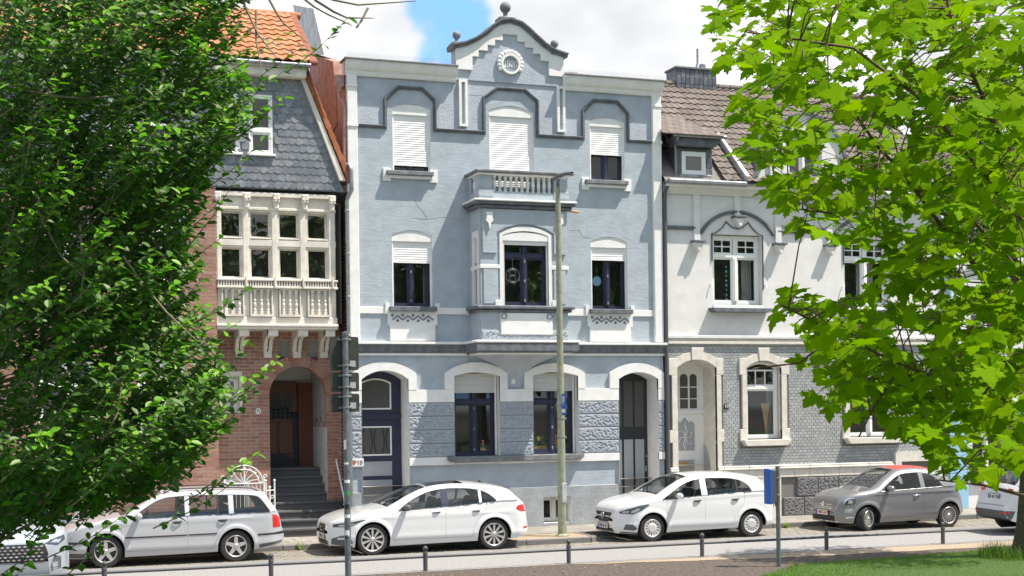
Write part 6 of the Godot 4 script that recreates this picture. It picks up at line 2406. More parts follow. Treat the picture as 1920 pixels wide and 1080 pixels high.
# polygon in (x, y) laid on the side of the car; side = 1 near, -1 far
func side_patch(s: Shape, poly: PackedVector2Array, off: float, side := 1.0, depth := 0.01) -> MB:
	var mb := MB.new()
	var idx := Geometry2D.triangulate_polygon(poly)
	var stack := []
	for i in range(0, idx.size(), 3):
		stack.append([poly[idx[i]], poly[idx[i + 1]], poly[idx[i + 2]]])
	while stack.size():
		var t: Array = stack.pop_back()
		var l := [t[0].distance_to(t[1]), t[1].distance_to(t[2]), t[2].distance_to(t[0])]
		var m := 0 if l[0] >= l[1] and l[0] >= l[2] else (1 if l[1] >= l[2] else 2)
		if l[m] > 0.07:
			var a: Vector2 = t[m]
			var b: Vector2 = t[(m + 1) % 3]
			var c: Vector2 = t[(m + 2) % 3]
			stack.append([a, (a + b) * 0.5, c])
			stack.append([(a + b) * 0.5, b, c])
			continue
		var q := []
		for v in t:
			q.append(Vector3(v.x - s.L * 0.5, v.y, side * (s.half(v.x, v.y) + off)))
		if (q[1] - q[0]).cross(q[2] - q[0]).z * side > 0:
			mb.tri(q[0], q[1], q[2])
		else:
			mb.tri(q[0], q[2], q[1])
	# rim, so that the piece has thickness
	for i in poly.size():
		var a := poly[i]
		var b := poly[(i + 1) % poly.size()]
		var za := side * (s.half(a.x, a.y) + off)
		var zb := side * (s.half(b.x, b.y) + off)
		mb.quad(Vector3(a.x - s.L * 0.5, a.y, za), Vector3(b.x - s.L * 0.5, b.y, zb), Vector3(b.x - s.L * 0.5, b.y, zb - side * depth), Vector3(a.x - s.L * 0.5, a.y, za - side * depth))
	return mb

# polygon in (z, y) laid on the nose or the tail
func end_patch(s: Shape, poly: PackedVector2Array, off: float, rear := false, flat := false) -> MB:
	var mb := MB.new()
	var idx := Geometry2D.triangulate_polygon(poly)
	var stack := []
	for i in range(0, idx.size(), 3):
		stack.append([poly[idx[i]], poly[idx[i + 1]], poly[idx[i + 2]]])
	var put := func(v: Vector2) -> Vector3:
		var x := s.rear_x(v.y, v.x) + off if rear else s.front_x(v.y, v.x) - off
		return Vector3(x - s.L * 0.5, v.y, v.x)
	while stack.size():
		var t: Array = stack.pop_back()
		var l := [t[0].distance_to(t[1]), t[1].distance_to(t[2]), t[2].distance_to(t[0])]
		var m := 0 if l[0] >= l[1] and l[0] >= l[2] else (1 if l[1] >= l[2] else 2)
		if l[m] > 0.07:
			var a: Vector2 = t[m]
			var b: Vector2 = t[(m + 1) % 3]
			var c: Vector2 = t[(m + 2) % 3]
			stack.append([a, (a + b) * 0.5, c])
			stack.append([(a + b) * 0.5, b, c])
			continue
		var q := [put.call(t[0]), put.call(t[1]), put.call(t[2])]
		var nn: Vector3 = (q[1] - q[0]).cross(q[2] - q[0])
		if (nn.x > 0) == rear:
			mb.tri(q[0], q[1], q[2])
		else:
			mb.tri(q[0], q[2], q[1])
	for i in poly.size():
		var a: Vector3 = put.call(poly[i])
		var b: Vector3 = put.call(poly[(i + 1) % poly.size()])
		var d := Vector3(-0.012 if rear else 0.012, 0, 0)
		mb.quad(a, b, b + d, a + d)
	return mb

# thin line along points (x, y) on the side
func side_line(s: Shape, pts: Array, wide: float, off := 0.003, side := 1.0) -> MB:
	var mb := MB.new()
	var fine := []
	for i in pts.size() - 1:
		var n := maxi(1, int(pts[i].distance_to(pts[i + 1]) / 0.05))
		for k in n:
			fine.append(pts[i].lerp(pts[i + 1], float(k) / n))
	fine.append(pts[-1])
	var path := []
	for v in fine:
		path.append(Vector3(v.x - s.L * 0.5, v.y, side * (s.half(v.x, v.y) + off - wide * 0.5)))
	mb.tube(path, wide * 0.5, 6)
	return mb

func wheel(parent: Node3D, s: Shape, x: float, side: float, style: String, turn := 0.0) -> void:
	var w := holder("wheel", parent)
	var r := s.wheel_r
	var wide := 0.2
	w.position = Vector3(x - s.L * 0.5, r, side * (s.W - 0.02 - wide * 0.5))
	w.rotation.y = turn
	var bas := Basis(Vector3(1, 0, 0), Vector3(0, 0, side), Vector3(0, -side, 0))
	var rim: float = r * s.p.get("rim", 0.68)
	var ty := MB.new()
	ty.lathe([Vector2(rim * 0.98, -wide * 0.5), Vector2(r * 0.9, -wide * 0.5), Vector2(r * 0.985, -wide * 0.42), Vector2(r, -wide * 0.3), Vector2(r, wide * 0.3), Vector2(r * 0.985, wide * 0.42), Vector2(r * 0.92, wide * 0.5), Vector2(rim * 1.06, wide * 0.5), Vector2(rim * 1.0, wide * 0.46), Vector2(rim * 0.98, -wide * 0.5)], Vector3.ZERO, 36, bas)
	part("tyre", ty, M.rubber, w)
	var metal: Material = M.hubcap if style == "cap" else M.alloy
	var rm := MB.new()
	rm.lathe([Vector2(rim * 1.02, wide * 0.47), Vector2(rim * 0.99, wide * 0.5), Vector2(rim * 0.93, wide * 0.46), Vector2(rim * 0.9, wide * 0.3), Vector2(rim * 0.88, -wide * 0.4)], Vector3.ZERO, 36, bas)
	part("rim", rm, metal, w)
	var back := MB.new()
	back.lathe([Vector2(rim * 0.92, wide * 0.1), Vector2(0.0, wide * 0.1)], Vector3.ZERO, 24, bas)
	part("brake_disc", back, M.alloy_dark, w)
	var n := 5
	match style:
		"five": n = 5
		"ten": n = 10
		"cap": n = 14
		"many": n = 16
		_: n = 10
	for k in n:
		var sp := MB.new()
		var a := TAU * k / n + 0.3
		sp.xf = Transform3D(bas * Basis(Vector3.UP, a), Vector3.ZERO)
		var w0 := rim * 0.16
		var w1 := rim * 0.13
		if style == "five":
			w0 = rim * 0.2; w1 = rim * 0.14
		elif style == "ten":
			w0 = rim * 0.055; w1 = rim * 0.11
		elif style == "cap":
			w0 = rim * 0.1; w1 = rim * 0.11
		elif style == "many":
			w0 = rim * 0.045; w1 = rim * 0.06
		var h0 := wide * 0.42
		var h1 := wide * 0.44
		var r0: float = rim * (0.5 if style == "cap" else 0.15)
		var r1 := rim * 0.95
		var q := [Vector3(r0, h0, -w0), Vector3(r0, h0, w0), Vector3(r1, h1, w1), Vector3(r1, h1, -w1)]
		var d := Vector3(0, -0.035, 0)
		sp.quad(q[0], q[1], q[2], q[3])
		sp.quad(q[1], q[1] + d, q[2] + d, q[2])
		sp.quad(q[0] + d, q[0], q[3], q[3] + d)
		part("spoke", sp, metal, w)
	var hub := MB.new()
	var hr: float = rim * (0.56 if style == "cap" else 0.2)
	hub.lathe([Vector2(hr, wide * 0.36), Vector2(hr, wide * 0.44), Vector2(hr * 0.7, wide * 0.5), Vector2(rim * 0.12, wide * 0.5), Vector2(0, wide * 0.51)], Vector3.ZERO, 20, bas)
	part("hub", hub, metal, w)
	if style == "cap":
		var ring := MB.new()
		ring.lathe([Vector2(rim * 1.0, wide * 0.44), Vector2(rim * 0.94, wide * 0.5), Vector2(rim * 0.86, wide * 0.46)], Vector3.ZERO, 36, bas)
		part("cap_ring", ring, metal, w)
	else:
		for k in 5:
			var a := TAU * k / 5 + 0.9
			var nut := MB.new()
			nut.xf = Transform3D(bas * Basis(Vector3.UP, a), Vector3.ZERO)
			nut.lathe([Vector2(rim * 0.035, wide * 0.49), Vector2(rim * 0.035, wide * 0.515), Vector2(0, wide * 0.52)], Vector3(rim * 0.14, 0, 0), 6)
			part("bolt", nut, M.alloy_dark, w)

func number_plate(parent: Node3D, text: String, at: Vector3, turn: float, ink: Material, band_blue := true) -> void:
	var pl := holder("number_plate", parent)
	pl.position = at
	pl.rotation.y = turn
	var mb := MB.new()
	mb.box(Vector3(-0.27, -0.065, -0.012), Vector3(0.27, 0.065, -0.002), 0.004)
	part("plate_holder", mb, M.black_plastic, pl)
	mb = MB.new()
	mb.box(Vector3(-0.26, -0.055, -0.004), Vector3(0.26, 0.055, 0.002))
	part("plate", mb, M.plate_white, pl)
	mb = MB.new()
	mb.box(Vector3(-0.26, -0.055, 0.0), Vector3(-0.215, 0.055, 0.0035))
	part("plate_band", mb, M.plate_blue, pl)
	var tm := TextMesh.new()
	var f := SystemFont.new()
	f.font_names = PackedStringArray(["Droid Sans"])
	f.font_weight = 700
	tm.font = f
	tm.text = text
	tm.font_size = 24
	tm.pixel_size = 0.075 / 17.0
	tm.depth = 0.003
	var o := MeshInstance3D.new()
	o.mesh = tm
	o.material_override = ink
	give_name(o, "plate_text", pl)
	o.position = Vector3(0.02, 0, 0.004)

# o: paint, style, dlo [x0, x1], pillars [[x0, x1, material]], shield [x0, x1], back [x0, x1], doors [x...], turn of front wheels
func build_car(called: String, label: String, at: Vector3, turn: float, s: Shape, o: Dictionary) -> Node3D:
	var car := thing(called, label, "car", at, o.get("group", ""), turn)
	var L := s.L
	# columns: even, denser at the ends, exact at arches and pillars
	var xs := {}
	var add := func(x: float) -> void:
		if x >= 0.0 and x <= L:
			xs[snappedf(x, 0.0005)] = true
	for i in 17:
		add.call(0.35 * pow(i / 16.0, 2.2))
		add.call(L - 0.35 * pow(i / 16.0, 2.2))
	var nc := int(L / 0.045)
	for i in nc + 1:
		add.call(L * i / nc)
	for a in s.wheels:
		for k in 25:
			add.call(a + s.arch_r * cos(PI * k / 24.0))
			add.call(a + (s.arch_r + 0.002) * (1 if k > 12 else -1))
	for q in o.pillars:
		add.call(q[0])
		add.call(q[1])
	for q in o.doors:
		add.call(q)
	for q in [o.shield[0], o.shield[1], o.back[0], o.back[1], o.dlo[0], o.dlo[1]]:
		add.call(q)
	if o.has("roof_panel"):
		add.call(o.roof_panel[0])
		add.call(o.roof_panel[1])
	var X: Array = xs.keys()
	X.sort()
	var low := 16
	var mid := 6
	var hi := 9
	var rows := low + mid + hi
	var P3 := []
	for x in X:
		var b := s.bot(x)
		var be := s.belt(x)
		var wt := s.wtop(x)
		var t := s.top(x)
		var col := PackedVector3Array()
		for j in rows + 1:
			var y: float
			if j <= low:
				y = lerpf(b, be, float(j) / low)
			elif j <= low + mid:
				y = lerpf(be, wt, float(j - low) / mid)
			else:
				var u := float(j - low - mid) / hi
				y = lerpf(wt, t, 1.0 - (1.0 - u) * (1.0 - u))
			col.append(Vector3(x - L * 0.5, y, s.half(x, y)))
		P3.append(col)
	var N := []
	for i in X.size():
		var row := PackedVector3Array()
		for j in rows + 1:
			var a: int = maxi(i - 1, 0)
			var b: int = mini(i + 1, X.size() - 1)
			var du: Vector3 = P3[b][j] - P3[a][j]
			var dv: Vector3 = P3[i][mini(j + 1, rows)] - P3[i][maxi(j - 1, 0)]
			if dv.length() < 1e-5:
				dv = Vector3(0, 1, -0.2)
			var nn := du.cross(dv)
			if nn.length() < 1e-9 or nn.z < 0.0:
				nn = Vector3(0, 0.3, 1)
			row.append(nn.normalized())
		N.append(row)
	var body := MB.new()
	var doors := []
	for k in o.doors.size() - 1:
		doors.append(MB.new())
	var panes := {}
	var pill := {}
	for i in X.size() - 1:
		var xm: float = (X[i] + X[i + 1]) * 0.5
		var pil = null
		for q in o.pillars:
			if xm > q[0] and xm < q[1]:
				pil = q
		for j in rows:
			var tgt := body
			var far_t := body
			var open = j >= low and j < low + mid and xm > o.dlo[0] and xm < o.dlo[1]
			if open:
				var key := "glass"
				if pil == null:
					var gi := 0
					for q in o.pillars:
						if xm > q[1]:
							gi += 1
					key = "pane%d" % gi
					if not panes.has(key):
						panes[key] = [MB.new(), MB.new()]
					tgt = panes[key][0]
					far_t = panes[key][1]
				elif pil[2] != null:
					key = "pillar%d" % int(pil[0] * 100)
					if not pill.has(key):
						pill[key] = [MB.new(), pil[2]]
					tgt = pill[key][0]
					far_t = tgt
			elif j < low:
				var ym: float = (P3[i][j].y + P3[i][j + 1].y) * 0.5
				for k in o.doors.size() - 1:
					if xm > o.doors[k] and xm < o.doors[k + 1] and ym > 0.3:
						var ok := true
						for a in s.wheels:
							if Vector2(xm - a, ym - s.wheel_r).length() < s.arch_r + 0.07:
								ok = false
						if ok:
							tgt = doors[k]
			var a3: Vector3 = P3[i][j]
			var b3: Vector3 = P3[i + 1][j]
			var c3: Vector3 = P3[i + 1][j + 1]
			var d3: Vector3 = P3[i][j + 1]
			tgt.quadn(a3, b3, c3, d3, N[i][j], N[i + 1][j], N[i + 1][j + 1], N[i][j + 1])
			var m := Vector3(1, 1, -1)
			far_t.quadn(b3 * m, a3 * m, d3 * m, c3 * m, N[i + 1][j] * m, N[i][j] * m, N[i][j + 1] * m, N[i + 1][j + 1] * m)
	# across: bonnet, windscreen, roof, tail
	var S := [-1.0, -0.97, -0.9, -0.8, -0.6, -0.3, 0.0, 0.3, 0.6, 0.8, 0.9, 0.97, 1.0]
	var across := []
	for i in X.size():
		var x: float = X[i]
		var t := s.top(x)
		var we := s.half(x, t)
		var crown: float = lerpf(0.025, 0.05, smoothstep(0.9, 1.3, t)) * smoothstep(0.0, 0.3, x) * smoothstep(L, L - 0.3, x)
		var row := []
		for u in S:
			row.append(Vector3(x - L * 0.5, t + crown * (1.0 - u * u), we * u))
		across.append(row)
	var AN := []
	for i in X.size():
		var row := PackedVector3Array()
		for j in S.size():
			var du: Vector3 = across[mini(i + 1, X.size() - 1)][j] - across[maxi(i - 1, 0)][j]
			var dv: Vector3 = across[i][mini(j + 1, S.size() - 1)] - across[i][maxi(j - 1, 0)]
			var nn := dv.cross(du)
			row.append(nn.normalized() if nn.length() > 1e-9 else Vector3.UP)
		AN.append(row)
	var shield := MB.new()
	var back := MB.new()
	var roofp := MB.new()
	var bonnet := MB.new()
	for i in X.size() - 1:
		var xm: float = (X[i] + X[i + 1]) * 0.5
		for j in S.size() - 1:
			var tgt := body
			var inner := j >= 2 and j < S.size() - 3
			if inner and xm > o.shield[0] and xm < o.shield[1]:
				tgt = shield
			elif inner and xm > o.back[0] and xm < o.back[1]:
				tgt = back
			elif o.has("roof_panel") and xm > o.roof_panel[0] and xm < o.roof_panel[1] and (inner or o.get("roof_full", false)):
				tgt = roofp
			elif xm > 0.12 and xm < o.shield[0] and inner:
				tgt = bonnet
			tgt.quadn(across[i][j], across[i][j + 1], across[i + 1][j + 1], across[i + 1][j], AN[i][j], AN[i][j + 1], AN[i + 1][j + 1], AN[i + 1][j])
	# under side
	var under := MB.new()
	for i in X.size() - 1:
		var tgt := under
		var xm: float = (X[i] + X[i + 1]) * 0.5
		if xm < 0.06 or xm > L - 0.06:
			tgt = body
		var a: Vector3 = P3[i][0]
		var b: Vector3 = P3[i + 1][0]
		if (xm > s.wheels[0] - s.arch_r and xm < s.wheels[0] + s.arch_r) or (xm > s.wheels[1] - s.arch_r and xm < s.wheels[1] + s.arch_r):
			# arch liner, deep enough for the wheel
			for sd in [1.0, -1.0]:
				tgt.quad(Vector3(a.x, a.y, sd * a.z), Vector3(b.x, b.y, sd * b.z), Vector3(b.x, b.y, sd * (s.W - 0.34)), Vector3(a.x, a.y, sd * (s.W - 0.34)))
				tgt.quad(Vector3(a.x, a.y, sd * (s.W - 0.34)), Vector3(b.x, b.y, sd * (s.W - 0.34)), Vector3(b.x, 0.25, sd * (s.W - 0.34)), Vector3(a.x, 0.25, sd * (s.W - 0.34)))
			continue
		tgt.quad(Vector3(a.x, a.y, a.z), Vector3(a.x, a.y, -a.z), Vector3(b.x, b.y, -b.z), Vector3(b.x, b.y, b.z))
	part("body", body, o.paint, car)
	part("bonnet", bonnet, o.paint, car)
	part("underbody", under, M.black_plastic, car)
	part("windscreen", shield, M.car_glass, car)
	part("rear_window", back, M.car_glass_dark, car)
	if o.has("roof_panel"):
		part("roof_panel", roofp, o.roof_mat, car)
	for k in doors.size():
		var d := part("door", doors[k], o.paint, car)
		var hx: float = o.doors[k + 1] - 0.2 if k < doors.size() - 1 or doors.size() == 1 else o.handle2
		var hy: float = o.get("handle_y", 0.84)
		var hm := MB.new()
		var path := []
		for e in 7:
			var u := e / 6.0
			var x := hx - 0.09 + 0.18 * u
			path.append(Vector3(x - L * 0.5, hy + 0.012 * u, s.half(x, hy) + 0.012 + 0.022 * sin(u * PI)))
		hm.tube(path, 0.014, 6)
		part("handle", hm, o.get("handle_mat", o.paint), d)
		hm = side_patch(s, P([hx - 0.06, hy - 0.04, hx + 0.06, hy - 0.035, hx + 0.06, hy + 0.02, hx - 0.06, hy + 0.015]), 0.002)
		part("handle_cup", hm, M.grey_plastic if not o.has("cup_mat") else o.cup_mat, d)
	# dark strips standing in for the shade in the door gaps
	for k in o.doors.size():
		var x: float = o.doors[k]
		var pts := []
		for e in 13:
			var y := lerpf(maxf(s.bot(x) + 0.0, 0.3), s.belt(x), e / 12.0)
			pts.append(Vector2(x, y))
		if k < o.doors.size() - 1 or not o.has("last_gap"):
			part("door_gap_shade", side_line(s, pts, 0.008, 0.001), M.black_plastic, car)
	if o.has("last_gap"):
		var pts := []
		for q in range(0, o.last_gap.size(), 2):
			pts.append(Vector2(o.last_gap[q], o.last_gap[q + 1]))
		part("door_gap_shade", side_line(s, pts, 0.008, 0.001), M.black_plastic, car)
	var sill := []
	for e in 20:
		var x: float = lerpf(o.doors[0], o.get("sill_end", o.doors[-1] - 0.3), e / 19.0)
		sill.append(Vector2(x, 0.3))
	part("door_gap_shade", side_line(s, sill, 0.008, 0.001), M.black_plastic, car)
	# rubber round the windows
	var tr := []
	for e in 40:
		var x: float = lerpf(o.dlo[0], o.dlo[1], e / 39.0)
		tr.append(Vector2(x, s.belt(x)))
	part("window_seal", side_line(s, tr, 0.016, 0.004), o.get("seal_mat", M.black_plastic), car)
	tr = []
	for e in 60:
		var x: float = lerpf(o.dlo[0], o.dlo[1], e / 59.0)
		tr.append(Vector2(x, s.wtop(x)))
	part("window_seal", side_line(s, tr, 0.014, 0.003), M.black_plastic, car)
	for key in panes:
		part("side_window", panes[key][0], o.get("glass", M.car_glass), car)
		part("side_window", panes[key][1], o.get("glass", M.car_glass), car)
	for key in pill:
		part("pillar", pill[key][0], pill[key][1], car)
	for e in 2:
		for sd in [1.0, -1.0]:
			wheel(car, s, s.wheels[e], sd, o.style, o.get("steer", 0.0) if e == 0 else 0.0)
	# inside: floor, seats, dashboard, steering wheel
	var sx: float = o.shield[0]
	var fl := MB.new()
	fl.box(Vector3(sx - 0.1 - L * 0.5, 0.3, -s.W + 0.16), Vector3(o.back[0] + 0.1 - L * 0.5, 0.42, s.W - 0.16))
	fl.box(Vector3(sx - 0.05 - L * 0.5, 0.5, -s.W + 0.18), Vector3(sx + 0.4 - L * 0.5, s.belt(sx + 0.4) - 0.03, s.W - 0.18), 0.05)
	part("dashboard", fl, M.seat_cloth, car)
	for row in [[sx + 1.0, 0.0], [sx + 1.85, 0.0]]:
		for sd in [-0.36, 0.36]:
			var st := MB.new()
			var x0: float = row[0] - L * 0.5
			if row[0] + 0.35 > o.back[1] - 0.2:
				continue
			st.box(Vector3(x0 - 0.3, 0.42, sd - 0.23), Vector3(x0 + 0.2, 0.62, sd + 0.23), 0.05)
			st.xf = Transform3D(Basis(Vector3.BACK, -0.22), Vector3(x0 + 0.2, 0.55, sd))
			st.box(Vector3(-0.07, 0, -0.23), Vector3(0.07, 0.56, 0.23), 0.05)
			st.box(Vector3(-0.045, 0.58, -0.12), Vector3(0.05, 0.76, 0.12), 0.04)
			part("seat", st, M.seat_cloth, car)
	var sw := MB.new()
	var ring := []
	for k in 21:
		var a := TAU * k / 20
		ring.append(Vector3(sx + 0.5 - L * 0.5 + 0.06 * sin(a), s.belt(sx + 0.5) - 0.02 + 0.16 * sin(a), 0.36 + 0.17 * cos(a)))
	sw.tube(ring, 0.014, 6, false)
	part("steering_wheel", sw, M.black_plastic, car)
	# mirrors
	for sd in [1.0, -1.0]:
		var mx: float = o.get("mirror_x", o.dlo[0] + 0.1)
		var my := s.belt(mx) + 0.06
		var mm := MB.new()
		mm.xf = Transform3D(Basis(Vector3.UP, 0.0), Vector3(mx - L * 0.5, my, sd * (s.half(mx, s.belt(mx)) + 0.12)))
		var prof := []
		for k in 9:
			var a := PI * k / 8.0
			prof.append(Vector2(0.085 * pow(sin(a), 0.7), -0.12 * cos(a)))
		mm.xf.basis = Basis(Vector3(0.8, 0, 0), Vector3(0, 0, sd), Vector3(0, -0.85 * sd, 0))
		mm.lathe(prof, Vector3.ZERO, 14)
		var mo := part("mirror", mm, o.get("mirror_mat", o.paint), car)
		mm = MB.new()
		mm.tube([Vector3(mx - 0.02 - L * 0.5, my - 0.05, sd * (s.half(mx, s.belt(mx)) - 0.03)), Vector3(mx - L * 0.5, my - 0.05, sd * (s.half(mx, s.belt(mx)) + 0.1))], 0.025, 6)
		part("mirror_arm", mm, M.black_plastic, mo)
	return car

func cars() -> void:
	var grp := "cars parked along the kerb"
	var z := 2.9
	# --- silver estate
	var g := Shape.new({"L": 4.4, "W": 0.868, "r": 0.316, "wheels": [0.88, 3.395], "top": [0, 0.5, 0.012, 0.58, 0.05, 0.66, 0.12, 0.72, 0.35, 0.81, 0.8, 0.92, 1.12, 0.975, 1.22, 1.0, 1.55, 1.19, 1.9, 1.36, 2.08, 1.405, 2.5, 1.435, 3.1, 1.435, 3.6, 1.415, 3.93, 1.385, 3.98, 1.37, 4.1, 1.2, 4.24, 1.0, 4.29, 0.9, 4.33, 0.72, 4.355, 0.64, 4.38, 0.6, 4.395, 0.52, 4.4, 0.46], "bot": [0, 0.45, 0.02, 0.3, 0.06, 0.2, 0.6, 0.19, 3.9, 0.24, 4.3, 0.32, 4.38, 0.38, 4.4, 0.45], "belt": [0.9, 0.9, 1.5, 0.925, 2.5, 0.95, 3.5, 0.965, 4.3, 0.98], "wtop": [1.36, 0.92, 1.6, 1.1, 1.9, 1.27, 2.08, 1.32, 2.6, 1.345, 3.3, 1.335, 3.7, 1.315, 3.84, 1.29, 4.08, 1.0], "tumble": 0.34, "round": 0.07, "crease": 0.83, "fa": 0.32})
	var car := build_car("parked_car", "silver estate car with roof rails parked in front of the brick house steps", Vector3(-8.525 + 0.06, 0, z), 0.0, g, {"group": grp, "paint": M.paint_silver, "style": "five", "dlo": [1.36, 4.08], "pillars": [[2.4, 2.49, null], [3.03, 3.06, M.black_plastic], [3.26, 3.36, null]], "shield": [1.18, 1.98], "back": [3.99, 4.22], "doors": [1.18, 2.445, 3.38], "handle2": 3.13, "handle_y": 0.84, "handle_mat": M.black_plastic, "last_gap": [3.31, 0.96, 3.3, 0.8, 3.2, 0.72, 3.08, 0.6, 3.0, 0.45, 2.96, 0.3], "sill_end": 2.96, "cup_mat": M.grey_plastic, "mirror_x": 1.5})
	for pts in [[1.24, 0.57, 2.43, 0.58], [2.46, 0.58, 3.02, 0.585]]:
		part("rub_strip", side_line(g, [Vector2(pts[0], pts[1]), Vector2(pts[2], pts[3])], 0.034, 0.012), M.black_plastic, car)
	part("rub_strip", side_line(g, [Vector2(0.08, 0.5), Vector2(0.3, 0.5), Vector2(0.46, 0.5)], 0.06, 0.012), M.black_plastic, car)
	part("rub_strip", side_line(g, [Vector2(3.83, 0.53), Vector2(4.1, 0.54), Vector2(4.36, 0.55)], 0.06, 0.012), M.black_plastic, car)
	part("tail_light", side_patch(g, P([4.14, 0.66, 4.3, 0.66, 4.29, 0.86, 4.2, 0.92, 4.13, 0.92]), 0.006), M.red_lens, car)
	part("headlight", side_patch(g, P([0.05, 0.54, 0.2, 0.55, 0.27, 0.64, 0.26, 0.7, 0.16, 0.69, 0.05, 0.62]), 0.006), M.clear_lens, car)
	part("headlight", end_patch(g, P([0.36, 0.53, 0.62, 0.54, 0.62, 0.64, 0.36, 0.62]), 0.006), M.clear_lens, car)
	part("grille", end_patch(g, P([-0.34, 0.54, 0.34, 0.54, 0.34, 0.63, -0.34, 0.63]), 0.004), M.black_plastic, car)
	part("front_lip", side_patch(g, P([0.1, 0.21, 0.5, 0.2, 0.5, 0.29, 0.1, 0.3]), 0.004), M.grey_plastic, car)
	part("rear_lip", side_patch(g, P([3.86, 0.25, 4.34, 0.36, 4.34, 0.4, 3.86, 0.33]), 0.004), M.grey_plastic, car)
	for sd in [-1.0, 1.0]:
		var rm := MB.new()
		var pr := []
		for k in 15:
			var x := lerpf(2.0, 3.9, k / 14.0)
			pr.append(Vector3(x - 2.2, g.top(x) + (0.05 if k > 0 and k < 14 else 0.0), sd * (g.half(x, g.top(x)) - 0.02)))
		rm.tube(pr, 0.014, 6)
		part("roof_rail", rm, M.black_plastic, car)
	# --- white hatchback
	var l := Shape.new({"L": 4.37, "W": 0.895, "r": 0.325, "rim": 0.74, "wheels": [0.87, 3.53], "top": [0, 0.52, 0.012, 0.62, 0.05, 0.69, 0.15, 0.745, 0.4, 0.82, 0.8, 0.905, 1.1, 0.95, 1.22, 0.975, 1.35, 1.03, 1.7, 1.2, 2.05, 1.335, 2.3, 1.385, 2.7, 1.41, 3.1, 1.395, 3.5, 1.35, 3.8, 1.295, 3.9, 1.27, 3.93, 1.25, 4.05, 1.13, 4.17, 1.03, 4.24, 0.98, 4.29, 0.86, 4.31, 0.72, 4.345, 0.62, 4.362, 0.52, 4.37, 0.46], "bot": [0, 0.45, 0.015, 0.3, 0.05, 0.19, 0.6, 0.17, 2.2, 0.19, 3.9, 0.22, 4.25, 0.28, 4.34, 0.34, 4.37, 0.44], "belt": [1.0, 0.87, 1.4, 0.895, 2.0, 0.93, 3.0, 0.985, 3.7, 1.04], "wtop": [1.42, 0.9, 1.6, 1.03, 1.9, 1.19, 2.2, 1.285, 2.55, 1.325, 2.95, 1.315, 3.25, 1.265, 3.42, 1.19, 3.58, 1.055], "tumble": 0.42, "round": 0.09, "crease": 0.76})
	car = build_car("parked_car", "white hatchback with black glass roof panel parked before the dark blue door", Vector3(-3.21 + 0.05, 0, z + 0.02), 0.0, l, {"group": grp, "paint": M.paint_white, "style": "ten", "dlo": [1.42, 3.58], "pillars": [[2.37, 2.52, M.blue_frame], [3.2, 3.26, null]], "shield": [1.22, 2.1], "back": [3.94, 4.15], "doors": [1.3, 2.45, 3.4], "handle2": 3.13, "handle_y": 0.855, "last_gap": [3.37, 1.02, 3.36, 0.88, 3.28, 0.77, 3.17, 0.66, 3.08, 0.5, 3.03, 0.3], "sill_end": 3.03, "roof_panel": [2.12, 2.95], "roof_mat": M.car_glass_dark, "glass": M.car_glass, "mirror_mat": M.grey_plastic, "mirror_x": 1.58})
	part("tail_light", side_patch(l, P([4.02, 0.855, 4.12, 0.8, 4.28, 0.79, 4.28, 0.93, 4.18, 0.945, 4.06, 0.92]), 0.006), M.red_lens, car)
	part("headlight", side_patch(l, P([0.08, 0.6, 0.36, 0.6, 0.56, 0.68, 0.72, 0.735, 0.68, 0.745, 0.4, 0.7, 0.09, 0.66]), 0.005), M.dark_lens, car)
	part("headlight_strip", side_patch(l, P([0.16, 0.615, 0.36, 0.615, 0.5, 0.67, 0.42, 0.675, 0.2, 0.645]), 0.009), M.clear_lens, car)
	part("grille", end_patch(l, P([-0.2, 0.44, 0.2, 0.44, 0.3, 0.56, 0.27, 0.64, -0.27, 0.64, -0.3, 0.56]), 0.005), M.black_plastic, car)
	part("lower_intake", end_patch(l, P([-0.45, 0.22, 0.45, 0.22, 0.4, 0.31, -0.4, 0.31]), 0.004), M.black_plastic, car)
	part("side_intake", side_patch(l, P([0.06, 0.24, 0.3, 0.21, 0.46, 0.27, 0.36, 0.42, 0.24, 0.43, 0.06, 0.36]), 0.004), M.grey_plastic, car)
	part("fog_light", side_patch(l, P([0.16, 0.34, 0.34, 0.35, 0.33, 0.39, 0.16, 0.38]), 0.008), M.clear_lens, car)
	part("front_lip", side_patch(l, P([0.05, 0.185, 0.44, 0.175, 0.46, 0.205, 0.05, 0.215]), 0.014), M.black_plastic, car)
	var em := MB.new()
	for q in [[-0.035, 0.57, 0.035, 0.59], [-0.035, 0.53, 0.035, 0.55], [-0.035, 0.495, 0.035, 0.51], [0.01, 0.515, 0.035, 0.55], [-0.035, 0.55, -0.01, 0.58]]:
		em.box(Vector3(-2.185 - 0.02, q[1], q[0]), Vector3(-2.185 - 0.006, q[3], q[2]))
	part("badge", em, M.chrome, car)
	number_plate(car, "EN·V 25", Vector3(-2.185 - 0.012, 0.385, 0), -PI / 2, M.ink)
	part("rear_reflector", side_patch(l, P([4.2, 0.42, 4.33, 0.43, 4.33, 0.47, 4.2, 0.46]), 0.005), M.red_lens, car)
	var an := MB.new()
	an.prism(P([3.42, 0, 3.58, 0, 3.5, 0.055]), -0.02, 0.02, 0.008)
	an.xf = Transform3D.IDENTITY
	var ao := part("roof_aerial", an, M.black_plastic, car)
	ao.position = Vector3(-2.185, l.top(3.5) + 0.04, 0)
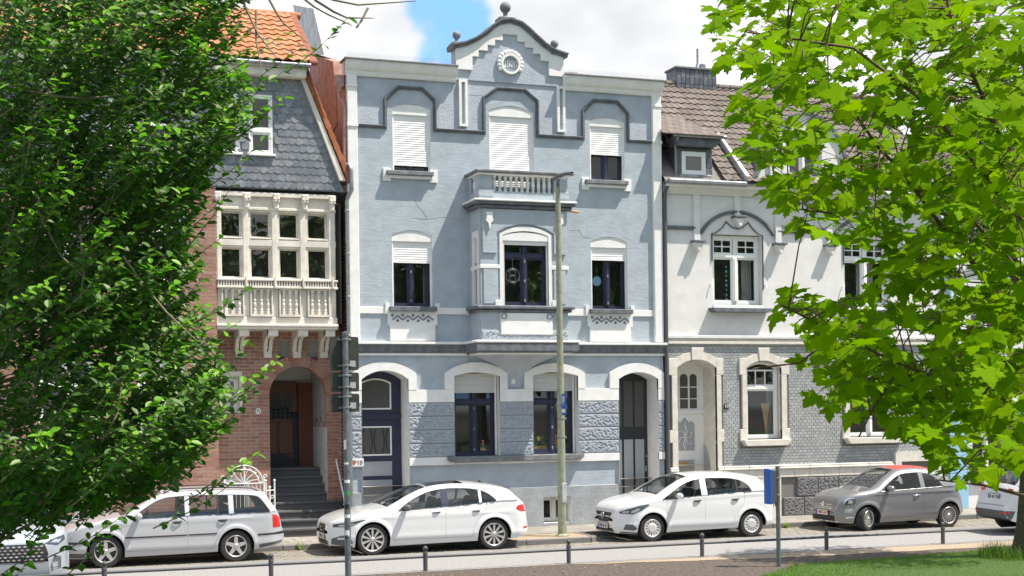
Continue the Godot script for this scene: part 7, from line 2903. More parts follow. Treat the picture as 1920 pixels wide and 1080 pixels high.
	# --- white small car
	var c := Shape.new({"L": 4.02, "W": 0.868, "r": 0.3, "rim": 0.66, "wheels": [0.81, 3.31], "gap": 0.055, "top": [0, 0.52, 0.012, 0.64, 0.05, 0.735, 0.12, 0.79, 0.35, 0.875, 0.7, 0.96, 0.93, 1.005, 1.0, 1.025, 1.35, 1.21, 1.7, 1.365, 1.95, 1.42, 2.4, 1.45, 2.9, 1.44, 3.3, 1.4, 3.52, 1.36, 3.56, 1.34, 3.68, 1.18, 3.8, 1.02, 3.87, 0.92, 3.93, 0.75, 3.97, 0.62, 4.005, 0.54, 4.02, 0.47], "bot": [0, 0.46, 0.015, 0.3, 0.05, 0.2, 0.6, 0.18, 2.0, 0.21, 3.6, 0.25, 3.9, 0.3, 3.99, 0.36, 4.02, 0.45], "belt": [0.9, 0.9, 1.3, 0.93, 2.0, 0.98, 3.0, 1.03, 3.4, 1.05], "wtop": [1.06, 0.92, 1.3, 1.06, 1.6, 1.23, 1.9, 1.33, 2.3, 1.365, 2.7, 1.355, 3.0, 1.31, 3.16, 1.24, 3.26, 1.16, 3.31, 1.06], "tumble": 0.36, "round": 0.1, "crease": 0.93})
	car = build_car("parked_car", "small white car with silver wheel covers parked before the tiled house door", Vector3(3.06 + 0.06, 0, z), 0.0, c, {"group": grp, "paint": M.paint_white, "style": "cap", "dlo": [1.06, 3.31], "pillars": [[1.36, 1.41, M.black_plastic], [2.04, 2.19, null], [2.93, 2.965, M.black_plastic]], "shield": [1.0, 1.82], "back": [3.57, 3.79], "doors": [1.18, 2.12, 3.12], "handle2": 2.88, "handle_y": 0.87, "last_gap": [3.13, 1.04, 3.12, 0.8, 3.03, 0.68, 2.92, 0.55, 2.85, 0.42, 2.82, 0.3], "sill_end": 2.82, "mirror_x": 1.42, "cup_mat": M.grey_plastic, "handle_mat": M.black_plastic})
	part("tail_light", side_patch(c, P([3.66, 0.98, 3.74, 0.8, 3.86, 0.74, 3.9, 0.84, 3.82, 0.95, 3.72, 1.0]), 0.006), M.red_lens, car)
	part("headlight", side_patch(c, P([0.1, 0.64, 0.34, 0.62, 0.56, 0.71, 0.74, 0.82, 0.7, 0.835, 0.5, 0.81, 0.26, 0.74, 0.1, 0.68]), 0.005), M.dark_lens, car)
	part("headlight_lamp", side_patch(c, P([0.3, 0.645, 0.4, 0.66, 0.52, 0.73, 0.46, 0.75, 0.32, 0.7]), 0.009), M.clear_lens, car)
	part("headlight_lamp", side_patch(c, P([0.14, 0.655, 0.26, 0.65, 0.28, 0.7, 0.16, 0.685]), 0.009), M.clear_lens, car)
	part("grille", end_patch(c, P([-0.25, 0.43, 0.25, 0.43, 0.36, 0.52, 0.42, 0.65, -0.42, 0.65, -0.36, 0.52]), 0.005), M.black_plastic, car)
	part("grille_bar", end_patch(c, P([-0.38, 0.545, 0.38, 0.545, 0.39, 0.575, -0.39, 0.575]), 0.014), M.chrome, car)
	var op := MB.new()
	var o1 := PackedVector2Array()
	var o2 := PackedVector2Array()
	for k in 20:
		var a := TAU * k / 20
		o1.append(Vector2(cos(a), sin(a)) * 0.075)
		o2.append(Vector2(cos(a), sin(a)) * 0.06)
	band(op, o1, o2, -0.005, 0.012)
	op.prism(P([-0.1, 0.005, 0.02, 0.005, -0.005, -0.015, 0.1, -0.012, 0.1, 0.0, -0.02, 0.012, 0.005, 0.026, -0.1, 0.02]), 0.0, 0.014)
	var oo := part("badge", op, M.chrome, car)
	oo.position = Vector3(-2.01 - 0.022, 0.57, 0)
	oo.rotation.y = -PI / 2
	part("lower_intake", end_patch(c, P([-0.5, 0.23, 0.5, 0.23, 0.42, 0.3, -0.42, 0.3]), 0.004), M.black_plastic, car)
	part("side_intake", side_patch(c, P([0.17, 0.28, 0.38, 0.26, 0.44, 0.3, 0.34, 0.4, 0.2, 0.4]), 0.004), M.grey_plastic, car)
	part("front_lip", side_patch(c, P([0.12, 0.2, 0.46, 0.185, 0.46, 0.215, 0.12, 0.235]), 0.008), M.grey_plastic, car)
	number_plate(car, "EN·M 42", Vector3(-2.01 - 0.02, 0.345, 0), -PI / 2, M.ink)
	var aer := MB.new()
	aer.tube([Vector3(0, 0, 0), Vector3(0.12, 0.3, 0)], [0.006, 0.003], 5)
	ao = part("roof_aerial", aer, M.black_plastic, car)
	ao.position = Vector3(3.05 - 2.01, c.top(3.05) + 0.03, 0)
	# --- grey city car with a red folding roof
	var f := Shape.new({"L": 3.57, "W": 0.815, "r": 0.29, "rim": 0.68, "wheels": [0.72, 3.02], "gap": 0.05, "fr": 0.75, "fa": 0.36, "fe": 2.2, "rr": 0.6, "top": [0, 0.46, 0.01, 0.58, 0.04, 0.7, 0.1, 0.78, 0.25, 0.85, 0.55, 0.925, 0.85, 0.975, 0.95, 1.0, 1.3, 1.21, 1.6, 1.37, 1.75, 1.415, 2.1, 1.445, 2.5, 1.43, 2.8, 1.38, 3.0, 1.29, 3.15, 1.14, 3.25, 1.02, 3.36, 0.92, 3.46, 0.76, 3.53, 0.6, 3.565, 0.5, 3.57, 0.45], "bot": [0, 0.44, 0.015, 0.3, 0.05, 0.2, 0.5, 0.18, 2.0, 0.2, 3.2, 0.24, 3.48, 0.3, 3.55, 0.38, 3.57, 0.44], "belt": [0.8, 0.91, 1.2, 0.925, 2.0, 0.955, 2.9, 0.99], "wtop": [1.1, 0.93, 1.35, 1.1, 1.6, 1.25, 1.8, 1.315, 2.2, 1.335, 2.5, 1.29, 2.7, 1.18, 2.85, 1.0], "tumble": 0.4, "round": 0.13, "crease": 0.84})
	car = build_car("parked_car", "grey two-door car with red folding roof parked before the rough stone plinth", Vector3(8.62, 0, z), 0.0, f, {"group": grp, "paint": M.paint_grey, "style": "many", "dlo": [1.1, 2.85], "pillars": [[2.22, 2.34, null]], "shield": [0.94, 1.66], "back": [2.98, 3.2], "doors": [1.02, 2.28], "handle_y": 0.8, "handle_mat": M.chrome, "roof_panel": [1.72, 2.97], "roof_mat": M.soft_top, "roof_full": true, "steer": 0.42, "mirror_x": 1.28, "seal_mat": M.alloy})
	for q in [[0.66, 0.62, 0.09, M.clear_lens, "headlight"], [0.6, 0.43, 0.06, M.clear_lens, "fog_light"]]:
		pass
	var hl := P([0.16, 0.6, 0.28, 0.585, 0.38, 0.64, 0.42, 0.72, 0.38, 0.785, 0.28, 0.79, 0.19, 0.74, 0.15, 0.67])
	part("headlight_rim", side_patch(f, hl, 0.006), M.chrome, car)
	part("headlight", side_patch(f, P([0.19, 0.62, 0.28, 0.61, 0.36, 0.65, 0.39, 0.72, 0.36, 0.765, 0.28, 0.77, 0.21, 0.73, 0.18, 0.67]), 0.012), M.dark_lens, car)
	part("headlight_lamp", side_patch(f, P([0.24, 0.65, 0.32, 0.65, 0.35, 0.7, 0.31, 0.74, 0.25, 0.73]), 0.016), M.clear_lens, car)
	part("fog_light", side_patch(f, P([0.17, 0.44, 0.3, 0.43, 0.36, 0.48, 0.34, 0.54, 0.24, 0.55, 0.17, 0.51]), 0.007), M.clear_lens, car)
	part("grille", end_patch(f, P([-0.42, 0.24, 0.42, 0.24, 0.48, 0.3, 0.44, 0.37, -0.44, 0.37, -0.48, 0.3]), 0.005), M.black_plastic, car)
	part("grille_frame", end_patch(f, P([-0.5, 0.21, 0.5, 0.21, 0.55, 0.24, -0.55, 0.24]), 0.01), M.chrome, car)
	part("chrome_bar", side_patch(f, P([0.2, 0.3, 0.36, 0.32, 0.36, 0.34, 0.2, 0.345]), 0.008), M.chrome, car)
	for y in [0.62, 0.56, 0.52]:
		part("chrome_bar", end_patch(f, P([-0.36, y, 0.36, y, 0.36, y + 0.012, -0.36, y + 0.012]), 0.008), M.chrome, car)
	em = MB.new()
	em.lathe([Vector2(0.06, 0), Vector2(0.055, 0.015), Vector2(0, 0.02)], Vector3.ZERO, 18, Basis(Vector3(0, 1, 0), Vector3(-1, 0, 0), Vector3(0, 0, 1)))
	oo = part("badge", em, M.chrome, car)
	oo.position = Vector3(f.front_x(0.63, 0) - 1.785 - 0.01, 0.63, 0)
	part("belt_line", side_line(f, [Vector2(0.9, 0.84), Vector2(1.6, 0.85), Vector2(2.4, 0.865), Vector2(3.1, 0.87)], 0.01, 0.004), M.black_plastic, car)
	number_plate(car, "1-WFE-070", Vector3(-1.785 - 0.02, 0.43, -0.02), -PI / 2, M.red_ink)
	# --- white estate driving away on the right
	var suv := {"L": 4.6, "W": 0.93, "r": 0.35, "rim": 0.7, "wheels": [0.9, 3.7], "top": [0, 0.6, 0.012, 0.72, 0.05, 0.84, 0.15, 0.93, 0.4, 1.0, 0.9, 1.07, 1.1, 1.1, 1.25, 1.15, 1.6, 1.38, 1.95, 1.54, 2.2, 1.59, 2.8, 1.61, 3.5, 1.58, 3.95, 1.52, 4.05, 1.49, 4.2, 1.28, 4.34, 1.1, 4.42, 1.02, 4.48, 0.82, 4.54, 0.7, 4.585, 0.62, 4.6, 0.52], "bot": [0, 0.5, 0.015, 0.35, 0.05, 0.24, 0.6, 0.22, 4.0, 0.25, 4.45, 0.32, 4.55, 0.4, 4.6, 0.5], "belt": [1.0, 1.0, 1.5, 1.03, 2.5, 1.08, 4.0, 1.13], "wtop": [1.3, 1.02, 1.6, 1.25, 1.9, 1.41, 2.2, 1.48, 2.8, 1.51, 3.4, 1.47, 3.8, 1.36, 4.0, 1.16], "tumble": 0.36, "round": 0.1, "crease": 0.9, "rr": 0.55}
	var v := Shape.new(suv)
	var vp := on_z(1876, 950, 5.2)
	car = build_car("moving_car", "white car with dark lower bumper driving away beside the mossy tree trunk", Vector3(vp.x + 1.75, 0, 5.9), PI - 0.2, v, {"paint": M.paint_white, "style": "ten", "dlo": [1.3, 4.0], "pillars": [[2.45, 2.55, M.black_plastic], [3.4, 3.46, M.black_plastic]], "shield": [1.2, 2.05], "back": [4.06, 4.33], "doors": [1.25, 2.5, 3.5], "handle2": 3.25, "handle_y": 0.95})
	part("bumper_skirt", end_patch(v, P([-0.8, 0.36, 0.8, 0.36, 0.84, 0.55, -0.84, 0.55]), 0.008, true), M.grey_plastic, car)
	part("reflector", end_patch(v, P([-0.78, 0.5, -0.5, 0.48, -0.5, 0.51, -0.78, 0.53]), 0.014, true), M.red_lens, car)
	part("reflector", end_patch(v, P([0.78, 0.5, 0.5, 0.48, 0.5, 0.51, 0.78, 0.53]), 0.014, true), M.red_lens, car)
	part("tailgate_line", end_patch(v, P([-0.6, 0.66, 0.6, 0.66, 0.6, 0.668, -0.6, 0.668]), 0.006, true), M.grey_plastic, car)
	for sd in [-1.0, 1.0]:
		part("tail_light", end_patch(v, P([sd * 0.5, 0.97, sd * 0.76, 0.95, sd * 0.76, 1.04, sd * 0.55, 1.05]), 0.008, true), M.red_lens, car)
	number_plate(car, "EN·W 520E", Vector3(v.rear_x(0.84, 0.0) - 2.3 + 0.02, 0.84, 0), PI / 2, M.ink)
	# --- white car turning in at the left edge
	var n := Shape.new(suv)
	var lp := on_z(126, 1040, 6.9)
	car = build_car("moving_car", "pale car with honeycomb grille nosing out from behind the evergreen leaves", Vector3(lp.x - 0.98, 0, 4.75), PI / 2 + 0.05, n, {"paint": M.paint_pale, "style": "ten", "dlo": [1.3, 4.0], "pillars": [[2.45, 2.55, M.black_plastic], [3.4, 3.46, M.black_plastic]], "shield": [1.2, 2.05], "back": [4.06, 4.33], "doors": [1.25, 2.5, 3.5], "handle2": 3.25, "handle_y": 0.95})
	part("grille", end_patch(n, P([-0.5, 0.5, 0.5, 0.5, 0.56, 0.62, 0.5, 0.8, -0.5, 0.8, -0.56, 0.62]), 0.006), M.black_plastic, car)
	for j in 5:
		for i in 11:
			var cy := 0.54 + j * 0.055
			var cz := -0.45 + i * 0.09 + (0.045 if j % 2 else 0.0)
			if absf(cz) > 0.48:
				continue
			part("grille_cell", end_patch(n, P([cz - 0.034, cy, cz, cy - 0.017, cz + 0.034, cy, cz, cy + 0.017]), 0.014), M.alloy, car)
	for sd in [-1.0, 1.0]:
		part("headlight", end_patch(n, P([sd * 0.5, 0.8, sd * 0.72, 0.76, sd * 0.86, 0.84, sd * 0.84, 0.92, sd * 0.6, 0.87]), 0.008), M.dark_lens, car)
		part("headlight_lamp", end_patch(n, P([sd * 0.6, 0.815, sd * 0.74, 0.8, sd * 0.8, 0.86, sd * 0.66, 0.86]), 0.014), M.clear_lens, car)
		part("fog_pocket", end_patch(n, P([sd * 0.56, 0.34, sd * 0.78, 0.36, sd * 0.78, 0.56, sd * 0.66, 0.6]), 0.006), M.grey_plastic, car)
		part("fog_light", end_patch(n, P([sd * 0.62, 0.4, sd * 0.72, 0.4, sd * 0.72, 0.48, sd * 0.62, 0.48]), 0.014), M.clear_lens, car)

# ---------------------------------------------------------------- street furniture
func scroll(mb: MB, c: Vector3, r: float, turns: float, start: float, dir: float, thick := 0.011) -> void:
	var pts := []
	for k in 15:
		var t := k / 14.0
		var a := start + dir * t * turns * TAU
		pts.append(c + Vector3(cos(a), sin(a), 0) * r * (1.0 - 0.75 * t))
	mb.tube(pts, thick, 5)

func street_things() -> void:
	# --- lamp post
	var lp := thing("street_lamp", "tall pale green lamp post standing on the kerb nose before the bay", "street lamp", Vector3(0.2, 0.112, 2.66))
	var mb := MB.new()
	mb.tube([Vector3(0, 0, 0), Vector3(0, 0.6, 0), Vector3(0, 1.2, 0), Vector3(0, 4, 0), Vector3(0, 7.85, 0)], [0.098, 0.098, 0.09, 0.075, 0.056], 16)
	mb.lathe([Vector2(0.09, 2.95), Vector2(0.1, 2.96), Vector2(0.1, 3.0), Vector2(0.09, 3.01)], Vector3.ZERO, 14)
	mb.lathe([Vector2(0.15, 0.0), Vector2(0.15, 0.02), Vector2(0.1, 0.06)], Vector3.ZERO, 16)
	part("post", mb, M.lamp_paint, lp)
	mb = MB.new()
	mb.tube([Vector3(0, 7.8, 0), Vector3(0, 7.98, 0.0), Vector3(0, 8.03, 0.1)], 0.035, 10)
	part("neck", mb, M.galvanised, lp)
	mb = MB.new()
	mb.xf = Transform3D(Basis(Vector3.UP, 0.25) * Basis(Vector3.RIGHT, -0.1), Vector3(0, 8.05, 0))
	var rows := []
	for i in 9:
		var t := i / 8.0
		var row := []
		var w := 0.15 * pow(sin(PI * clampf(t * 0.92 + 0.06, 0, 1)), 0.45)
		for k in 13:
			var a := TAU * k / 12.0
			row.append(Vector3(cos(a) * w, sin(a) * w * (0.5 if sin(a) > 0 else 0.22), -0.14 + t * 0.68))
		rows.append(row)
	mb.grid(rows, true)
	part("lamp_head", mb, M.galvanised, lp)
	mb = MB.new()
	mb.xf = Transform3D(Basis(Vector3.UP, 0.25) * Basis(Vector3.RIGHT, -0.1), Vector3(0, 8.02, 0))
	mb.box(Vector3(-0.09, -0.02, 0.06), Vector3(0.09, 0.005, 0.42), 0.01)
	part("lamp_glass", mb, M.clear_lens, lp)
	mb = MB.new()
	var edge_on := Basis(Vector3.UP, -0.13)
	mb.xf.basis = edge_on
	mb.box(Vector3(-0.006, 2.72, 0.1), Vector3(0.006, 3.2, 0.46), 0.004)
	var sg := part("parking_sign", mb, M.sign_blue, lp)
	mb = MB.new()
	mb.xf.basis = edge_on
	mb.box(Vector3(-0.009, 2.78, 0.14), Vector3(-0.006, 2.86, 0.42))
	part("sign_text_field", mb, M.plate_white, sg)
	lettering("P", edge_on * Vector3(-0.009, 3.04, 0.28) + lp.position, 0.2, M.plate_white, lp, "sign_letter", 0.004, false, edge_on * Basis(Vector3.UP, -PI / 2))
	for y in [2.62, 2.2]:
		mb = MB.new()
		mb.lathe([Vector2(0.084, 0), Vector2(0.09, 0.004), Vector2(0.09, 0.03), Vector2(0.084, 0.034)], Vector3(0, y, 0), 14)
		mb.box(Vector3(0.07, y - 0.01, -0.02), Vector3(0.13, y + 0.045, 0.03), 0.004)
		part("clamp", mb, M.galvanised, lp)
	mb = MB.new()
	mb.box(Vector3(-0.03, 0.76, 0.09), Vector3(0.075, 1.2, 0.105), 0.004)
	part("notice_plate", mb, M.copper_paint if false else M.white_sheet, lp)
	# --- yellow sack against the far house
	var ys := thing("yellow_sack", "bulging yellow recycling sack leaning at the house wall behind the grey car", "sack", Vector3(on_z(1772, 912, 0.7).x, 0.12, 0.7))
	mb = MB.new()
	var sk := []
	for j in 9:
		var row := []
		for k in 17:
			var a := TAU * k / 16
			var rr: float = [0.2, 0.27, 0.3, 0.31, 0.29, 0.25, 0.17, 0.06, 0.1][j] * (1.0 + 0.09 * sin(a * 3.0 + j) + 0.05 * sin(a * 7.0 + j * 2.0))
			row.append(Vector3(cos(a) * rr, j * 0.105, -sin(a) * rr * 0.8))
		sk.append(row)
	mb.grid(sk, true)
	part("sack_skin", mb, M.yellow, ys)
	# --- pole with three sign boards seen from behind
	var sp := thing("sign_pole", "galvanised pole carrying three sign boards seen from behind", "sign pole", Vector3(-6.95, -0.004, 12.0))
	mb = MB.new()
	mb.tube([Vector3(0, 0, 0), Vector3(0, 4.12, 0)], 0.046, 14)
	mb.lathe([Vector2(0.05, 4.08), Vector2(0.05, 4.13), Vector2(0, 4.145)], Vector3.ZERO, 14)
	part("pole", mb, M.galvanised, sp)
	for q in [[3.58, 4.07], [3.265, 3.545], [2.965, 3.235]]:
		mb = MB.new()
		var w := 0.215
		var poly := PackedVector2Array()
		for c in [[w - 0.03, q[1] - 0.03, 0.0], [-w + 0.03, q[1] - 0.03, PI / 2], [-w + 0.03, q[0] + 0.03, PI], [w - 0.03, q[0] + 0.03, PI * 1.5]]:
			for k in 4:
				var a: float = c[2] + k * PI / 6
				poly.append(Vector2(c[0] + cos(a) * 0.03, c[1] + sin(a) * 0.03))
		mb.prism(poly, -0.075, -0.06)
		var bd := part("sign_board", mb, M.sign_back, sp)
		mb = MB.new()
		mb.box(Vector3(0.08, q[0] + 0.05, -0.06), Vector3(0.165, q[0] + 0.14, -0.057))
		part("maker_label", mb, M.white_sheet, bd)
		for y in [q[0] + 0.05, q[1] - 0.06]:
			mb = MB.new()
			mb.lathe([Vector2(0.046, 0), Vector2(0.054, 0.004), Vector2(0.054, 0.026), Vector2(0.046, 0.03)], Vector3(0, y, 0), 12)
			mb.box(Vector3(-0.1, y, -0.062), Vector3(0.1, y + 0.03, -0.045), 0.003)
			part("clamp", mb, M.zinc, sp)
	for q in [[2.2, 0.05, 0.03, M.plate_white], [1.93, 0.07, 0.045, M.plate_white], [1.75, 0.06, 0.06, M.crest_green], [1.55, 0.055, 0.07, M.ink], [1.42, 0.06, 0.05, M.plate_white], [1.15, 0.05, 0.09, M.plate_white], [1.12, 0.04, 0.05, M.ink], [2.42, 0.03, 0.14, M.plate_white]]:
		mb = MB.new()
		var prof := [Vector2(0.0468, 0), Vector2(0.0468, q[2])]
		for k in 5:
			var a0 = -1.2 + k * q[1] * 6.0
			var a1: float = a0 + q[1] * 6.0
			mb.quad(Vector3(sin(a0) * 0.0472, q[0], cos(a0) * 0.0472), Vector3(sin(a1) * 0.0472, q[0], cos(a1) * 0.0472), Vector3(sin(a1) * 0.0472, q[0] + q[2], cos(a1) * 0.0472), Vector3(sin(a0) * 0.0472, q[0] + q[2], cos(a0) * 0.0472))
		part("sticker", mb, q[3], sp)
	# --- post with a blue box
	var bp := thing("dispenser_post", "grey post with a flat blue box at the lawn edge", "post", Vector3(1.83, 0.0, 9.3))
	mb = MB.new()
	mb.tube([Vector3(0, -0.02, 0), Vector3(0, 1.86, 0)], 0.04, 12)
	part("pole", mb, M.galvanised, bp)
	mb = MB.new()
	mb.box(Vector3(-0.2, 1.17, -0.13), Vector3(-0.05, 1.8, 0.06), 0.015)
	part("dispenser_box", mb, M.iron_grey, bp)
	mb = MB.new()
	mb.box(Vector3(-0.215, 1.16, -0.14), Vector3(-0.14, 1.815, 0.065), 0.012)
	part("blue_cover", mb, M.sign_blue, bp)
	for y in [1.3, 1.62]:
		mb = MB.new()
		mb.lathe([Vector2(0.04, 0), Vector2(0.05, 0.005), Vector2(0.05, 0.035), Vector2(0.04, 0.04)], Vector3(0, y, 0), 12)
		mb.box(Vector3(-0.06, y, -0.02), Vector3(-0.03, y + 0.04, 0.02))
		part("clamp", mb, M.zinc, bp)
	# --- low railing of ball-topped bollards
	var rl := thing("bollard_railing", "low grey pipe railing on ball-topped posts along the road edge", "railing", Vector3(-1.5, 0, 7.06))
	var px := []
	for k in range(-2, 8):
		px.append(-7.18 + k * 2.865)
	for k in px.size():
		var x: float = px[k] + 1.5
		mb = MB.new()
		mb.tube([Vector3(x, -0.02, 0), Vector3(x, 0.37, 0)], 0.042, 14)
		mb.lathe([Vector2(0.047, 0.31), Vector2(0.047, 0.34), Vector2(0.042, 0.345)], Vector3(x, 0, 0), 14)
		var bo := part("bollard", mb, M.iron_grey, rl)
		mb = MB.new()
		mb.ball(Vector3(x, 0.42, 0), 0.048, 14)
		part("ball_cap", mb, M.iron_grey, bo)
		if k < px.size() - 1:
			mb = MB.new()
			mb.tube([Vector3(x, 0.265, 0), Vector3(x + 1.43, 0.262, 0), Vector3(x + 2.865, 0.265, 0)], 0.026, 10)
			part("rail", mb, M.iron_grey, rl)
	# --- white iron gate with a fan arch
	var gt := thing("iron_gate", "white wrought iron garden gate with a fan-shaped arch beside the steps", "gate", Vector3(-6.53, 0.12, 0.32))
	for x in [-0.45, 0.44]:
		mb = MB.new()
		mb.tube([Vector3(x, 0, 0), Vector3(x, 1.42, 0)], 0.02, 8)
		scroll(mb, Vector3(x + (0.04 if x > 0 else -0.04), 1.42, 0), 0.05, 0.8, 0.0 if x < 0 else PI, 1.0 if x < 0 else -1.0)
		part("gate_post", mb, M.white_iron, gt)
	for rr in [0.42, 0.33]:
		mb = MB.new()
		var pts := []
		for k in 17:
			var a := PI * k / 16.0
			pts.append(Vector3(cos(a) * rr, 1.27 + sin(a) * rr * 0.98, 0))
		mb.tube(pts, 0.014, 6)
		part("gate_arch", mb, M.white_iron, gt)
	for k in 9:
		var a := PI * (k + 0.0) / 8.0
		mb = MB.new()
		scroll(mb, Vector3(cos(a) * 0.375, 1.27 + sin(a) * 0.368, 0), 0.045, 0.9, a, 1.0 if k < 4 else -1.0, 0.008)
		part("scrollwork", mb, M.white_iron, gt)
	for k in 6:
		var a := PI * (k + 0.5) / 6.0
		mb = MB.new()
		mb.tube([Vector3(0, 1.27, 0), Vector3(cos(a + 0.15) * 0.18, 1.27 + sin(a + 0.15) * 0.18, 0), Vector3(cos(a) * 0.33, 1.27 + sin(a) * 0.325, 0)], 0.009, 5)
		part("fan_bar", mb, M.white_iron, gt)
	mb = MB.new()
	mb.tube([Vector3(0, 0.1, 0), Vector3(0, 1.76, 0)], 0.011, 6)
	mb.ball(Vector3(0, 1.77, 0), 0.025, 8)
	part("fan_bar", mb, M.white_iron, gt)
	for y in [0.12, 0.7, 1.27]:
		mb = MB.new()
		mb.tube([Vector3(-0.45, y, 0), Vector3(0.44, y, 0)], 0.014, 6)
		part("gate_rail", mb, M.white_iron, gt)
	for k in 9:
		mb = MB.new()
		var x := -0.36 + k * 0.09
		mb.tube([Vector3(x, 0.12, 0), Vector3(x, 1.27, 0)], 0.008, 5)
		part("gate_bar", mb, M.white_iron, gt)
	# short return panel beside the steps
	var rt := thing("iron_railing", "short white wrought iron railing panel between gate and steps", "railing", Vector3(-5.95, 0.12, 0.2))
	for q in [[-0.1, 0.12], [0.12, 0.0], [0.0, 0.06]]:
		mb = MB.new()
		var hh := 1.3 if q[0] != 0.0 else 1.15
		mb.tube([Vector3(q[0], 0, q[1]), Vector3(q[0], hh, q[1])], 0.018, 8)
		mb.ball(Vector3(q[0], hh + 0.02, q[1]), 0.03, 10)
		part("railing_post", mb, M.white_iron, rt)
	for y in [0.15, 0.75, 1.1]:
		mb = MB.new()
		mb.tube([Vector3(-0.1, y, 0.12), Vector3(0.12, y, 0.0)], 0.012, 6)
		part("railing_rail", mb, M.white_iron, rt)
	for k in 4:
		mb = MB.new()
		scroll(mb, Vector3(-0.04 + (k % 2) * 0.1, 0.3 + k * 0.22, 0.08 - (k % 2) * 0.05), 0.05, 1.0, k * 1.3, 1.0, 0.009)
		part("scrollwork", mb, M.white_iron, rt)
	# --- white handrail on the stair wall
	var hr := thing("handrail", "white iron handrail sloping down the brick wall beside the steps", "handrail", Vector3(-4.12, 0.8, -0.1))
	mb = MB.new()
	mb.tube([Vector3(-0.02, 1.68, -1.42), Vector3(-0.02, 1.62, -1.32), Vector3(-0.02, 0.12, 0.0), Vector3(-0.02, 0.0, 0.02), Vector3(-0.02, 0.02, -0.06)], 0.024, 8)
	part("rail", mb, M.white_iron, hr)
	for t in [0.12, 0.38, 0.63, 0.9]:
		mb = MB.new()
		var c := Vector3(-0.02, lerpf(1.62, 0.12, t), lerpf(-1.32, 0.0, t))
		mb.tube([c, c + Vector3(0.02, -0.08, 0), c + Vector3(0.11, -0.09, 0)], 0.012, 6)
		mb.ball(c + Vector3(0.0, -0.07, 0.03), 0.022, 8)
		part("bracket", mb, M.white_iron, hr)

